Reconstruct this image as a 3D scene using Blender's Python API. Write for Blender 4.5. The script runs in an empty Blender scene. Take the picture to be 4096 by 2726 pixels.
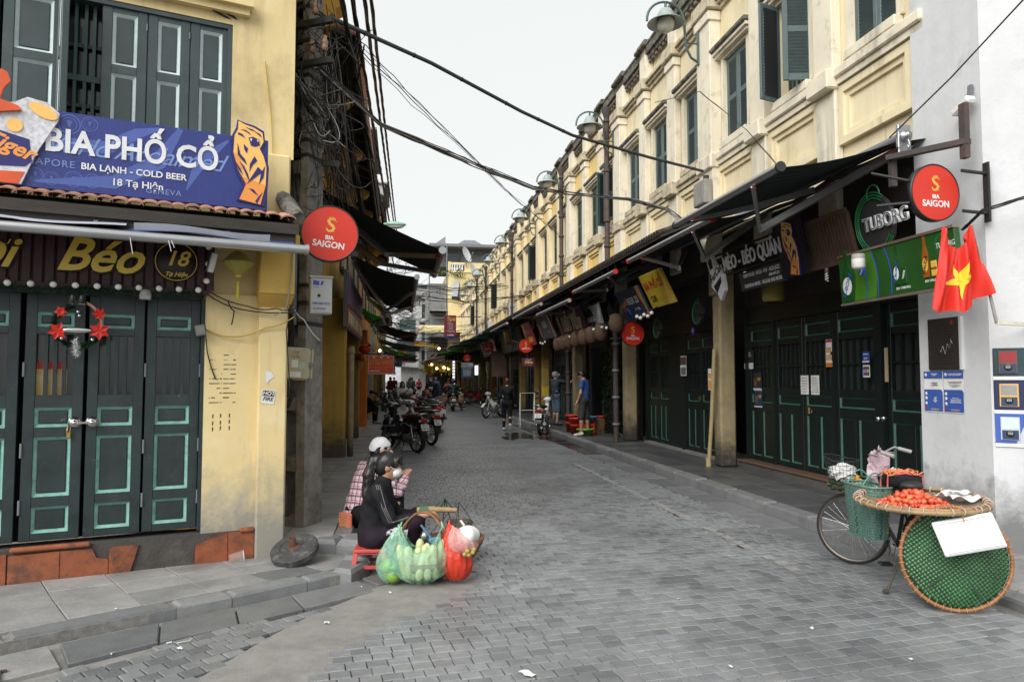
import bpy, math, random
import numpy as np
from mathutils import Matrix, Vector
TR = Matrix.Translation; RO = Matrix.Rotation; cos = math.cos; sin = math.sin; pi = math.pi; lin = np.linspace; arange = np.arange; uni = random.uniform; Rnd = random.Random
random.seed(7); rng = np.random.default_rng(7)
SC = bpy.context.scene; COL = SC.collection
R_ = math.radians
# ---------------------------------------------------------------- camera, sky, sun, exposure
PITCH = math.atan(88/1636)
cam = bpy.data.cameras.new("camera"); co = bpy.data.objects.new("camera", cam); COL.objects.link(co)
co.location = (0, 0, 1.58); co.rotation_euler = (pi/2+PITCH, 0, 0)
cam.lens = 25.0; cam.sensor_width = 36; cam.sensor_fit = 'HORIZONTAL'; cam.clip_end = 2000; cam.clip_start = .05
SC.camera = co
SUN_EL, SUN_AZ = R_(38), R_(211)          # compass azimuth of the sun behind the clouds: behind and to the left of the viewer
w = bpy.data.worlds.new("World"); SC.world = w; w.use_nodes = True
nt = w.node_tree; nt.nodes.clear()
sky = nt.nodes.new("ShaderNodeTexSky"); sky.sky_type = 'NISHITA'; sky.sun_disc = False
sky.sun_elevation = SUN_EL; sky.sun_rotation = SUN_AZ; sky.dust_density = 4; sky.air_density = 1
hs = nt.nodes.new("ShaderNodeHueSaturation"); hs.inputs['Saturation'].default_value = .08
mx = nt.nodes.new("ShaderNodeMix"); mx.data_type = 'RGBA'; mx.inputs[0].default_value = .9
mx.inputs[7].default_value = (3.72, 3.84, 3.81, 1)      # the even white of full cloud
bg = nt.nodes.new("ShaderNodeBackground"); bg.inputs[1].default_value = .1
wo = nt.nodes.new("ShaderNodeOutputWorld")
nt.links.new(sky.outputs[0], hs.inputs['Color']); nt.links.new(hs.outputs[0], mx.inputs[6])
nt.links.new(mx.outputs[2], bg.inputs[0]); nt.links.new(bg.outputs[0], wo.inputs[0])
sl = bpy.data.lights.new("sun", 'SUN'); sl.energy = 1.5; sl.angle = R_(50); sl.color = (1, .975, .94)
so = bpy.data.objects.new("sun", sl); COL.objects.link(so); so.location = (-5, -8, 30)
so.rotation_euler = (R_(90)-SUN_EL, 0, pi-SUN_AZ)
vs = SC.view_settings; vs.view_transform = 'Standard'; vs.look = 'None'; vs.exposure = 1.3; vs.gamma = 1; vs.use_curve_mapping = False
SC.cycles.max_bounces = 7; SC.cycles.diffuse_bounces = 5; SC.cycles.transparent_max_bounces = 12; SC.cycles.use_denoising = True
SC.cycles.glossy_bounces = 3; SC.cycles.caustics_reflective = False; SC.cycles.caustics_refractive = False
# ---------------------------------------------------------------- frames: the street runs along S, R points to its right side
A_ = R_(8.949)
S = Vector((-sin(A_), cos(A_), 0)); R = Vector((cos(A_), sin(A_), 0)); Z = Vector((0, 0, 1))
def suv(u, v, z=0): return S*u + R*v + Z*z
def frame(o, x, y, z): return Matrix(((x[0], y[0], z[0], o[0]), (x[1], y[1], z[1], o[1]), (x[2], y[2], z[2], o[2]), (0, 0, 0, 1)))
def FR(u, v, z=0, tilt=0): return frame(suv(u, v, z), -S, Z, -R) @ RO(tilt, 4, 'X')     # right side facade: x right, y up, z to the street
def FL(u, v, z=0, tilt=0): return frame(suv(u, v, z), S, Z, R) @ RO(tilt, 4, 'X')       # left side facade
def FC(u, v, z=0, rot=0): return frame(suv(u, v, z), R, Z, -S) @ RO(rot, 4, 'Y')        # faces the viewer down the street
TH = R_(26.4); T1 = Vector((cos(TH), sin(TH), 0)); N1 = Vector((sin(TH), -cos(TH), 0)); O1 = Vector((-2.182, 6.109, 0))
def FF(k=0, z=0, out=0, tilt=0): return frame(O1+T1*k+N1*out+Z*z, T1, Z, N1) @ RO(tilt, 4, 'X')  # front of the corner house
def UP(x, y, z=0, rz=0): return TR((x, y, z)) @ RO(rz, 4, 'Z')
def UPS(u, v, z=0, rz=0): p = suv(u, v, z); return UP(p.x, p.y, z, A_+rz)     # local +y down the street
# ---------------------------------------------------------------- materials
MATS = {}
def pm(name, col, rough=.6, var=.12, sc=5, bump=0, bsc=60, metal=0, col2=None, amt=0, c2sc=2.5, streak=0, stcol=(.05, .045, .04), spec=.5, trans=0, alpha=1, emit=0, base=None, soft=.12, aniso=(1, 1, 1), coat=0, sub=0, big=None):
	if name in MATS: return MATS[name]
	m = bpy.data.materials.new(name); m.use_nodes = True; t = m.node_tree; N = t.nodes; L = t.links
	b = N['Principled BSDF']; MATS[name] = m
	geo = N.new('ShaderNodeNewGeometry')
	def mapped(s):
		k = N.new('ShaderNodeMapping'); k.inputs['Scale'].default_value = s; L.new(geo.outputs['Position'], k.inputs[0]); return k.outputs[0]
	def noise(s, vec, det=5, ro=.6):
		n = N.new('ShaderNodeTexNoise'); n.inputs['Scale'].default_value = s; n.inputs['Detail'].default_value = det; n.inputs['Roughness'].default_value = ro
		L.new(vec, n.inputs['Vector']); return n.outputs[0]
	def ramp(x, a, c):
		r = N.new('ShaderNodeMapRange'); r.inputs[1].default_value = a; r.inputs[2].default_value = c; L.new(x, r.inputs[0]); return r.outputs[0]
	def mix(f, a, c, mode='MIX'):
		x = N.new('ShaderNodeMix'); x.data_type = 'RGBA'; x.blend_type = mode
		if isinstance(f, (int, float)): x.inputs[0].default_value = f
		else: L.new(f, x.inputs[0])
		for i, q in ((6, a), (7, c)):
			if isinstance(q, tuple): x.inputs[i].default_value = (*q[:3], 1)
			else: L.new(q, x.inputs[i])
		return x.outputs[2]
	P = mapped(aniso); cur = (*col, 1)
	oi = N.new('ShaderNodeObjectInfo')
	n1 = noise(sc, P)
	if var:
		lo = tuple(c*(1-var) for c in col); hi = tuple(min(1, c*(1+var)) for c in col)
		cur = mix(ramp(n1, .3, .7), lo, hi)
	if col2 and amt:
		n2 = noise(c2sc, P, 8, .68)
		cur = mix(ramp(n2, 1-amt-soft, 1-amt+soft), cur, tuple(col2))
	if big:                                      # broad worn or damp patches: (scale, colour, share, softness)
		cur = mix(ramp(noise(big[0], P, 7, .62), 1-big[2]-big[3], 1-big[2]+big[3]), cur, tuple(big[1]))
	if streak:
		n3 = noise(1.0, mapped((5, 5, .45)), 6, .65); n3b = noise(.9, P)
		f = N.new('ShaderNodeMath'); f.operation = 'MULTIPLY'; L.new(ramp(n3, .5, .8), f.inputs[0]); L.new(ramp(n3b, .35, .65), f.inputs[1])
		g = N.new('ShaderNodeMath'); g.operation = 'MULTIPLY'; g.inputs[1].default_value = streak; L.new(f.outputs[0], g.inputs[0])
		cur = mix(g.outputs[0], cur, tuple(stcol))
	if base:                                     # mould and splash dirt on the foot of a wall: (height, colour, strength)
		sp = N.new('ShaderNodeSeparateXYZ'); L.new(geo.outputs['Position'], sp.inputs[0])
		h = ramp(sp.outputs[2], base[0], .05); nb = noise(6, P, 8, .7)
		a = N.new('ShaderNodeMath'); a.operation = 'ADD'; L.new(h, a.inputs[0]); L.new(nb, a.inputs[1])
		q = ramp(a.outputs[0], .72, 1.25); g = N.new('ShaderNodeMath'); g.operation = 'MULTIPLY'; g.inputs[1].default_value = base[2]; L.new(q, g.inputs[0])
		cur = mix(g.outputs[0], cur, tuple(base[1]))
	if isinstance(cur, tuple): b.inputs['Base Color'].default_value = cur
	else: L.new(cur, b.inputs['Base Color'])
	b.inputs['Roughness'].default_value = rough; b.inputs['Metallic'].default_value = metal
	b.inputs['Specular IOR Level'].default_value = spec
	if trans: b.inputs['Transmission Weight'].default_value = trans
	if alpha < 1: b.inputs['Alpha'].default_value = alpha
	if coat: b.inputs['Coat Weight'].default_value = coat
	if sub: b.inputs['Subsurface Weight'].default_value = sub; b.inputs['Subsurface Radius'].default_value = (.012, .005, .003)
	if emit: b.inputs['Emission Color'].default_value = (*col, 1); b.inputs['Emission Strength'].default_value = emit
	if bump:
		bn = N.new('ShaderNodeBump'); bn.inputs['Strength'].default_value = bump; bn.inputs['Distance'].default_value = .01
		L.new(noise(bsc, P, 6, .65), bn.inputs['Height']); L.new(bn.outputs[0], b.inputs['Normal'])
	return m
def byobj(name, cols, rough=.7, bump=.3, bsc=40, sc=9, spec=.4, col2=None, amt=.3, c2sc=30, big=None):
	"""like pm, but each object (stone, slab, tile) takes its own tone from a small palette"""
	m = pm(name, cols[0], rough=rough, var=.16, sc=sc, bump=bump, bsc=bsc, spec=spec, col2=col2, amt=amt if col2 else 0, c2sc=c2sc, big=big)
	t = m.node_tree; N = t.nodes; L = t.links; b = N['Principled BSDF']
	lk = b.inputs['Base Color'].links[0]; src = lk.from_socket; L.remove(lk)
	oi = N.new('ShaderNodeObjectInfo'); r = N.new('ShaderNodeValToRGB'); r.color_ramp.interpolation = 'LINEAR'
	L.new(oi.outputs['Random'], r.inputs[0]); e = r.color_ramp.elements
	while len(e) < len(cols): e.new(.5)
	for i, c in enumerate(cols):
		e[i].position = i/(len(cols)-1); e[i].color = (*[q/max(1e-4, p) for q, p in zip(c, cols[0])], 1)
	x = N.new('ShaderNodeMix'); x.data_type = 'RGBA'; x.blend_type = 'MULTIPLY'; x.clamp_result = False; x.inputs[0].default_value = 1
	L.new(src, x.inputs[6]); L.new(r.outputs[0], x.inputs[7]); L.new(x.outputs[2], b.inputs['Base Color'])
	return m
def attr_mul(m, name='tone'):
	"""multiply a material's colour by a face attribute, so that joined pieces keep a tone of their own"""
	t = m.node_tree; N = t.nodes; L = t.links; b = N['Principled BSDF']; lk = b.inputs['Base Color'].links[0]; src = lk.from_socket; L.remove(lk)
	a = N.new('ShaderNodeAttribute'); a.attribute_name = name
	x = N.new('ShaderNodeMix'); x.data_type = 'RGBA'; x.blend_type = 'MULTIPLY'; x.inputs[0].default_value = 1; x.clamp_result = False
	L.new(src, x.inputs[6]); L.new(a.outputs['Color'], x.inputs[7]); L.new(x.outputs[2], b.inputs['Base Color']); return m
# ---------------------------------------------------------------- mesh builder
class MB:
	def __init__(s, M=None): s.v = []; s.n = 0; s.f = []; s.mi = []; s.sm = []; s.M = M if M is not None else Matrix(); s.tone = []
	def add(s, vs, fs, mi=0, smooth=False, tone=None):
		a = np.array([tuple(p) for p in vs], dtype=float).reshape(-1, 3); m = np.array(s.M)
		s.v.append(a @ m[:3, :3].T + m[:3, 3]); b = s.n; s.n += len(a)
		for f in fs: s.f.append(tuple(i+b for i in f)); s.mi.append(mi); s.sm.append(smooth); s.tone.append(tone)
		return s
	def box(s, c, d, mi=0, rz=0, bev=0, tone=None, rx=0, ry=0):
		x, y, z = (q/2 for q in d); rot = RO(rz, 3, 'Z') @ RO(rx, 3, 'X') @ RO(ry, 3, 'Y') if (rz or rx or ry) else None
		if not bev:
			vs = [(i*x, j*y, k*z) for i in (-1, 1) for j in (-1, 1) for k in (-1, 1)]
			fs = [(0, 1, 3, 2), (4, 6, 7, 5), (0, 4, 5, 1), (2, 3, 7, 6), (0, 2, 6, 4), (1, 5, 7, 3)]
		else:
			e = min(bev, x*.9, y*.9, z*.9); vs = []; ix = {}
			for i in (-1, 1):
				for j in (-1, 1):
					for k in (-1, 1):
						for ax in range(3):
							p = [i*(x-e), j*(y-e), k*(z-e)]; p[ax] = (i*x, j*y, k*z)[ax]; ix[i, j, k, ax] = len(vs); vs.append(p)
			fs = []
			for ax in range(3):
				o = [q for q in range(3) if q != ax]
				for sg in (-1, 1):
					q = []
					for a, b2 in ((-1, -1), (1, -1), (1, 1), (-1, 1)):
						t = [0]*3; t[ax] = sg; t[o[0]] = a; t[o[1]] = b2; q.append(ix[t[0], t[1], t[2], ax])
					if (sg > 0) == (ax == 1): q = q[::-1]
					fs.append(tuple(q))
				for a in (-1, 1):
					for b2 in (-1, 1):
						t1 = [0]*3; t1[o[0]] = a; t1[o[1]] = b2; t1[ax] = -1; t2 = list(t1); t2[ax] = 1
						fs.append((ix[(*t1, o[0])], ix[(*t1, o[1])], ix[(*t2, o[1])], ix[(*t2, o[0])]))
			for i in (-1, 1):
				for j in (-1, 1):
					for k in (-1, 1): fs.append((ix[i, j, k, 0], ix[i, j, k, 1], ix[i, j, k, 2]))
		out = []
		for p in vs:
			p = Vector(p)
			if rot: p = rot @ p
			out.append((p.x+c[0], p.y+c[1], p.z+c[2]))
		return s.add(out, fs, mi, False, tone)
	def lim(s, x0, x1, y0, y1, z0, z1, mi=0, bev=0): return s.box(((x0+x1)/2, (y0+y1)/2, (z0+z1)/2), (abs(x1-x0), abs(y1-y0), abs(z1-z0)), mi, bev=bev)
	def tube(s, pts, r, n=6, mi=0, smooth=True, cap=True):
		P = [Vector(p) for p in pts]; rs = r if isinstance(r, (list, tuple)) else [r]*len(P); vs = []; fs = []; up = None
		for i, p in enumerate(P):
			t = (P[min(i+1, len(P)-1)]-P[max(i-1, 0)]); t = t.normalized() if t.length > 1e-9 else Vector((0, 0, 1))
			if up is None: up = t.orthogonal().normalized()
			else:
				up = up-t*up.dot(t); up = up.normalized() if up.length > 1e-6 else t.orthogonal().normalized()
			sd = t.cross(up)
			for k in range(n): a = 2*pi*k/n; vs.append(p+(up*cos(a)+sd*sin(a))*rs[i])
		for i in range(len(P)-1):
			for k in range(n): fs.append((i*n+k, i*n+(k+1) % n, (i+1)*n+(k+1) % n, (i+1)*n+k))
		s.add(vs, fs, mi, smooth)
		if cap: s.add(vs[:n], [tuple(range(n))[::-1]], mi); s.add(vs[-n:], [tuple(range(n))], mi)
		return s
	def bar(s, a, b, w, h, mi=0, up=(0, 0, 1)):
		a = Vector(a); b = Vector(b); t = (b-a).normalized(); u = Vector(up); u = (u-t*u.dot(t)); u = u.normalized() if u.length > 1e-6 else t.orthogonal().normalized(); sd = t.cross(u)
		vs = [p+sd*i*w/2+u*j*h/2 for p in (a, b) for i, j in ((-1, -1), (1, -1), (1, 1), (-1, 1))]
		return s.add(vs, [(3, 2, 1, 0), (4, 5, 6, 7), (0, 1, 5, 4), (1, 2, 6, 5), (2, 3, 7, 6), (3, 0, 4, 7)], mi)
	def lathe(s, prof, n=16, c=(0, 0, 0), ax='z', mi=0, smooth=True, a0=0, a1=2*pi):
		vs = []; fs = []; full = abs(a1-a0-2*pi) < 1e-6; m = n if full else n+1
		for r, h in prof:
			for k in range(m):
				a = a0+(a1-a0)*k/n; x, y = r*cos(a), r*sin(a)
				p = {'z': (x, y, h), 'x': (h, x, y), 'y': (y, h, x)}[ax]; vs.append((p[0]+c[0], p[1]+c[1], p[2]+c[2]))
		for i in range(len(prof)-1):
			for k in range(n):
				q = (k+1) % m; fs.append((i*m+k, i*m+q, (i+1)*m+q, (i+1)*m+k))
		return s.add(vs, fs, mi, smooth)
	def sph(s, c, r, nu=12, nv=8, mi=0):
		r = (r, r, r) if isinstance(r, (int, float)) else r; vs = []; fs = []
		for i in range(nv+1):
			t = pi*i/nv
			for k in range(nu): a = 2*pi*k/nu; vs.append((c[0]+r[0]*sin(t)*cos(a), c[1]+r[1]*sin(t)*sin(a), c[2]+r[2]*cos(t)))
		for i in range(nv):
			for k in range(nu): q = (k+1) % nu; fs.append((i*nu+k, (i+1)*nu+k, (i+1)*nu+q, i*nu+q))
		return s.add(vs, fs, mi, True)
	def poly(s, pts, z0=0, z1=.01, mi=0, side=None):          # outline in x, y extruded along z
		n = len(pts); ar = sum(pts[i][0]*pts[(i+1) % n][1]-pts[(i+1) % n][0]*pts[i][1] for i in range(n))
		if ar < 0: pts = pts[::-1]
		vs = [(p[0], p[1], z1) for p in pts]+[(p[0], p[1], z0) for p in pts]
		s.add(vs, [tuple(range(n)), tuple(range(2*n-1, n-1, -1))], mi)
		return s.add(vs, [(i, i+n, (i+1) % n+n, (i+1) % n) for i in range(n)], mi if side is None else side)
	def surf(s, f, nu, nv, mi=0, smooth=True):
		vs = [f(i/nu, j/nv) for j in range(nv+1) for i in range(nu+1)]
		return s.add(vs, [(j*(nu+1)+i, j*(nu+1)+i+1, (j+1)*(nu+1)+i+1, (j+1)*(nu+1)+i) for j in range(nv) for i in range(nu)], mi, smooth)
	def quad(s, a, b, c, d, mi=0): return s.add([a, b, c, d], [(0, 1, 2, 3)], mi)
	def mesh(s, name, mats):
		me = bpy.data.meshes.new(name)
		V = np.concatenate(s.v) if s.v else np.zeros((0, 3)); me.from_pydata(V.tolist(), [], s.f)
		for m in (mats if isinstance(mats, (list, tuple)) else [mats]): me.materials.append(m)
		me.polygons.foreach_set('material_index', s.mi); me.polygons.foreach_set('use_smooth', s.sm)
		if any(t is not None for t in s.tone):
			a = me.attributes.new('tone', 'FLOAT_COLOR', 'FACE'); a.data.foreach_set('color', np.array([(*(t if isinstance(t, tuple) else (t or 1,)*3), 1) for t in s.tone], dtype=np.float32).ravel())
		me.update(); return me
	def build(s, name, mats, parent=None, **kw):
		o = bpy.data.objects.new(name, s.mesh(name, mats)); COL.objects.link(o)
		if parent is not None: o.parent = parent
		for k, q in kw.items(): o[k] = q
		return o
def tag(o, label=None, cat=None, group=None, kind=None):
	if label: o['label'] = label
	if cat: o['category'] = cat
	if group: o['group'] = group
	if kind: o['kind'] = kind
	return o
def T(name, label, cat, M=None, group=None):
	o = bpy.data.objects.new(name, None); COL.objects.link(o); o.empty_display_size = .1
	if M is not None: o.matrix_world = M
	o['M'] = [x for r in (M if M is not None else Matrix()) for x in r]
	return tag(o, label, cat, group)
def WM(o): m = list(o['M']); return Matrix([m[i*4:i*4+4] for i in range(4)])
def wb(t): return MB(WM(t).inverted())            # builder that takes world coordinates for a child of t
def inst(me, name, parent, loc=(0, 0, 0), rot=None, scale=None):
	o = bpy.data.objects.new(name, me); COL.objects.link(o); o.parent = parent; o.location = loc
	if rot: o.rotation_euler = rot
	if scale: o.scale = scale
	return o
def dup(t, M, label=None, group=None, swap=None):
	"""a copy of a thing with copies of its parts and sub-parts; swap maps a material to its replacement"""
	def cp(o, par):
		c = o.copy(); COL.objects.link(c)
		if par is not None: c.parent = par
		if swap and c.type == 'MESH':
			for sl_ in c.material_slots:
				if sl_.material and sl_.material.name in swap: mm = swap[sl_.material.name]; sl_.link = 'OBJECT'; sl_.material = mm
		for ch in KIDS(o): cp(ch, c)
		return c
	c = cp(t, None); c.matrix_world = M; c['M'] = [x for r in M for x in r]
	if label: c['label'] = label
	if group: c['group'] = group
	return c
def KIDS(o): return list(o.children)
TEXTS = []
def text(s, parent, mat, x, y, size, z=.004, sh=0, bold=0, al='CENTER', ext=.001, rz=0, sx=1, name='lettering', sp=1):
	c = bpy.data.curves.new(name, 'FONT'); c.body = s; c.size = size; c.shear = sh; c.offset = bold; c.extrude = ext; c.align_x = al; c.align_y = 'CENTER'
	c.resolution_u = 3; c.space_character = sp; c.materials.append(mat)
	o = bpy.data.objects.new(name, c); COL.objects.link(o); o.parent = parent; o.location = (x, y, z); o.rotation_euler = (0, 0, rz); o.scale = (sx, 1, 1); TEXTS.append(o); return o
# ---------------------------------------------------------------- smooth bodies: a union of round cones, ellipsoids and boxes meshed by surface nets
def sdf_mesh(prims, h=.02, k=.03, noise=0, nsc=12):
	lo = np.min([p['lo'] for p in prims], 0)-k-3*h; hi = np.max([p['hi'] for p in prims], 0)+k+3*h
	n = np.ceil((hi-lo)/h).astype(int)+1; D = np.full(n, 10., np.float32)
	for p in prims:
		i0 = np.maximum(0, ((p['lo']-k-3*h-lo)/h).astype(int)); i1 = np.minimum(n, ((p['hi']+k+3*h-lo)/h).astype(int)+2)
		X, Y, W = np.meshgrid(*[lo[a]+h*arange(i0[a], i1[a]) for a in range(3)], indexing='ij')
		d = p['f'](X, Y, W).astype(np.float32); sl_ = tuple(slice(a, b) for a, b in zip(i0, i1)); o = D[sl_]; kk = p.get('k', k)
		if p.get('cut'):
			D[sl_] = np.maximum(o, -d)
		else:
			hh = np.clip(.5+.5*(o-d)/kk, 0, 1); D[sl_] = o*(1-hh)+d*hh-kk*hh*(1-hh)
	if noise:
		X, Y, W = np.meshgrid(*[lo[a]+h*arange(n[a]) for a in range(3)], indexing='ij')
		D += noise*(np.sin(X*nsc*1.3+W*nsc*.8)*np.sin(Y*nsc*1.1-W*nsc*1.6)+.6*np.sin(W*nsc*2.7+X*nsc*1.9)*np.sin(Y*nsc*2.3)).astype(np.float32)
	s = D < 0; nx, ny, nz = n
	cs = np.stack([s[i:nx-1+i, j:ny-1+j, l:nz-1+l] for i in (0, 1) for j in (0, 1) for l in (0, 1)]); act = cs.any(0) & ~cs.all(0)
	idx = -np.ones(act.shape, int); c = np.argwhere(act); idx[act] = arange(len(c)); acc = np.zeros((len(c), 3)); cnt = np.zeros(len(c))
	cr = [(i, j, l) for i in (0, 1) for j in (0, 1) for l in (0, 1)]
	for a in range(8):
		for b in range(a+1, 8):
			if sum(abs(cr[a][q]-cr[b][q]) for q in range(3)) != 1: continue
			pa = c+cr[a]; pb = c+cr[b]; da = D[pa[:, 0], pa[:, 1], pa[:, 2]]; db = D[pb[:, 0], pb[:, 1], pb[:, 2]]
			m = (da < 0) != (db < 0); t = np.where(m, da/np.where(m, da-db, 1), 0)[:, None]
			acc += np.where(m[:, None], np.array(cr[a])+t*(np.array(cr[b])-np.array(cr[a])), 0); cnt += m
	V = lo+h*(c+acc/cnt[:, None]); F = []
	for ax in range(3):
		o1, o2 = (ax+1) % 3, (ax+2) % 3; sa = np.moveaxis(s, ax, 0); m = sa[:-1] != sa[1:]; m = np.moveaxis(m, 0, ax)
		e = np.argwhere(m); e = e[(e[:, o1] > 0) & (e[:, o2] > 0)]
		q = []
		for d1, d2 in ((-1, -1), (0, -1), (0, 0), (-1, 0)):
			g = e.copy(); g[:, o1] += d1; g[:, o2] += d2
			ok = np.all(g < np.array(act.shape), 1); g = np.minimum(g, np.array(act.shape)-1); q.append(np.where(ok, idx[g[:, 0], g[:, 1], g[:, 2]], -1))
		q = np.stack(q, 1); ins = s[e[:, 0], e[:, 1], e[:, 2]]; q[~ins] = q[~ins][:, ::-1]; F.append(q[(q >= 0).all(1)])
	return V, np.concatenate(F)
def _b(p, lo, hi): p['lo'] = np.array(lo, float); p['hi'] = np.array(hi, float); return p
def rc(a, b, r1, r2=None, **kw):
	r2 = r1 if r2 is None else r2; a = np.array(a, float); b = np.array(b, float); d = b-a; L2 = max(1e-9, d @ d)
	def f(X, Y, W):
		t = np.clip(((X-a[0])*d[0]+(Y-a[1])*d[1]+(W-a[2])*d[2])/L2, 0, 1)
		return np.sqrt((X-a[0]-t*d[0])**2+(Y-a[1]-t*d[1])**2+(W-a[2]-t*d[2])**2)-(r1+(r2-r1)*t)
	m = max(r1, r2); return _b(dict(f=f, **kw), np.minimum(a, b)-m, np.maximum(a, b)+m)
def el(c, r, M=None, **kw):
	c = np.array(c, float); r = np.array(r, float); m = np.array(M.to_3x3()) if M is not None else np.eye(3)
	def f(X, Y, W):
		x, y, z = X-c[0], Y-c[1], W-c[2]; q = [m[0, i]*x+m[1, i]*y+m[2, i]*z for i in range(3)]
		k0 = np.sqrt(sum((q[i]/r[i])**2 for i in range(3))); k1 = np.sqrt(sum((q[i]/r[i]**2)**2 for i in range(3)))+1e-9; return k0*(k0-1)/k1
	e = np.sqrt(((m*r)**2).sum(1)); return _b(dict(f=f, **kw), c-e, c+e)
def bx(c, d, M=None, rd=.01, **kw):
	c = np.array(c, float); d = np.array(d, float)/2; m = np.array(M.to_3x3()) if M is not None else np.eye(3)
	def f(X, Y, W):
		x, y, z = X-c[0], Y-c[1], W-c[2]; q = [np.abs(m[0, i]*x+m[1, i]*y+m[2, i]*z)-d[i]+rd for i in range(3)]
		return np.sqrt(sum(np.maximum(t, 0)**2 for t in q))+np.minimum(np.maximum(np.maximum(q[0], q[1]), q[2]), 0)-rd
	e = np.abs(m) @ d; return _b(dict(f=f, **kw), c-e, c+e)
def sdf(name, prims, mats, parent, h=.02, k=.03, matf=None, M=None, noise=0, nsc=12, **kw):
	V, F = sdf_mesh(prims, h, k, noise, nsc)
	b = MB(M); mi = [0]*len(F) if matf is None else matf(V[F].mean(1))
	b.add(V, [], 0)
	b.f = [tuple(int(i) for i in q) for q in F]; b.mi = [int(i) for i in mi]; b.sm = [True]*len(F); b.tone = [None]*len(F)
	return b.build(name, mats, parent, **kw)
# ================================================================ ground, road, setts, pavements, kerbs
M_soil = pm('soil', (.1, .095, .085), .95, bump=.4)
gmb = MB(); gmb.quad((-300, -60, -.06), (300, -60, -.06), (300, 400, -.06), (-300, 400, -.06)); tag(gmb.build('ground', M_soil), kind='structure')
M_joint = pm('joint_dirt', (.2, .195, .185), .95, bump=.6, bsc=90, var=.3, sc=20)
# base of the road: joint dirt near the viewer, fine stone pattern farther off
def far_road_mat():
	m = pm('far_setts', (.22, .228, .236), .42, var=.12, sc=8, big=(.6, (.13, .135, .14), .42, .16), bump=.4, bsc=30)
	t = m.node_tree; N = t.nodes; L = t.links; b = N['Principled BSDF']; src = b.inputs['Base Color'].links[0].from_socket; L.remove(b.inputs['Base Color'].links[0])
	geo = N.new('ShaderNodeNewGeometry'); mp = N.new('ShaderNodeMapping'); mp.inputs['Rotation'].default_value = (0, 0, -A_); L.new(geo.outputs['Position'], mp.inputs[0])
	br = N.new('ShaderNodeTexBrick'); br.inputs['Scale'].default_value = 1; br.inputs['Brick Width'].default_value = .125; br.inputs['Row Height'].default_value = .105; br.inputs['Mortar Size'].default_value = .009
	br.inputs['Color1'].default_value = (1.08, 1.08, 1.08, 1); br.inputs['Color2'].default_value = (.8, .8, .8, 1); br.inputs['Mortar'].default_value = (.28, .26, .24, 1); L.new(mp.outputs[0], br.inputs[0])
	x = N.new('ShaderNodeMix'); x.data_type = 'RGBA'; x.blend_type = 'MULTIPLY'; x.inputs[0].default_value = 1; x.clamp_result = False
	L.new(src, x.inputs[6]); L.new(br.outputs[0], x.inputs[7]); L.new(x.outputs[2], b.inputs['Base Color']); return m
M_far = far_road_mat()
UE = 17.5                                   # setts are built stone by stone up to here
rb = MB()
def pq(mb, pts, z, mi=0): mb.add([suv(u, v, z) for u, v in pts], [tuple(range(len(pts)))], mi)
pq(rb, [(-6, -14), (-6, 16), (6.2, 16), (UE, 9), (UE, -8)], -.028, 0)
pq(rb, [(UE, -3), (UE, 9), (125, 9), (125, -6)], -.004, 1)
road = tag(rb.build('road', [M_joint, M_far]), kind='structure')
SETT = [(0.228, 0.237, 0.246), (0.205, 0.213, 0.221), (0.251, 0.259, 0.267), (0.163, 0.17, 0.178), (0.233, 0.241, 0.249), (0.191, 0.199, 0.207), (0.237, 0.242, 0.244), (0.223, 0.233, 0.242)]
BIG = (.75, (.115, .12, .124), .42, .16)
M_sett = byobj('sett_stone', SETT, rough=.4, bump=.5, bsc=45, sc=14, spec=.45, col2=(.36, .365, .37), amt=.2, c2sc=17, big=BIG)
M_settj = attr_mul(pm('sett_stone_joined', (0.228, 0.237, 0.246), .4, bump=.5, bsc=45, sc=14, var=.16, spec=.45, col2=(.36, .365, .37), amt=.2, c2sc=17, big=BIG))

def inpoly(x, y, P):
	c = False; n = len(P)
	for i in range(n):
		x1, y1 = P[i]; x2, y2 = P[i-1]
		if (y1 > y) != (y2 > y) and x < (x2-x1)*(y-y1)/(y2-y1)+x1: c = not c
	return c
CONC = [(-1.9, 3.2), (-1.67, 3.84), (-1.5, 4.46), (-1.35, 4.89), (-1.18, 5.19), (-1.03, 5.54), (-.67, 5.86), (-.44, 6.14), (-.25, 5.9), (-.31, 5.57), (-.54, 5.04), (-.89, 4.53), (-1.03, 4.14), (-1.12, 3.84), (-1.25, 3.2)]
PATCH = [(-2.45, 3.95), (-2.2, 4.13), (-2.09, 4.3), (-1.82, 4.6), (-1.38, 5.01), (-1.05, 5.36), (-1.07, 5.22), (-1.24, 4.96), (-1.46, 4.4), (-1.68, 3.8), (-1.93, 3.2), (-2.4, 3.2)]
def on_setts(p):
	u, v = p.dot(S), p.dot(R)
	if p.y < 3.35 or u > UE: return False
	if inpoly(p.x, p.y, CONC): return False
	if inpoly(p.x, p.y, PATCH): return 2
	if p.y < 6.15: 
		lim = np.interp(p.y, [3.2, 3.84, 4.14, 4.53, 5.04, 5.57, 5.9, 6.15], [-1.25, -1.12, -1.03, -.89, -.54, -.31, -.25, -.4])
		if p.x < lim: return False
	elif v < .05: return False
	if v > 3.84 and (u > 5.6 or v > 4.1): return False
	return 1
stones = []
u0 = 2.3; row = 0
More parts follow.
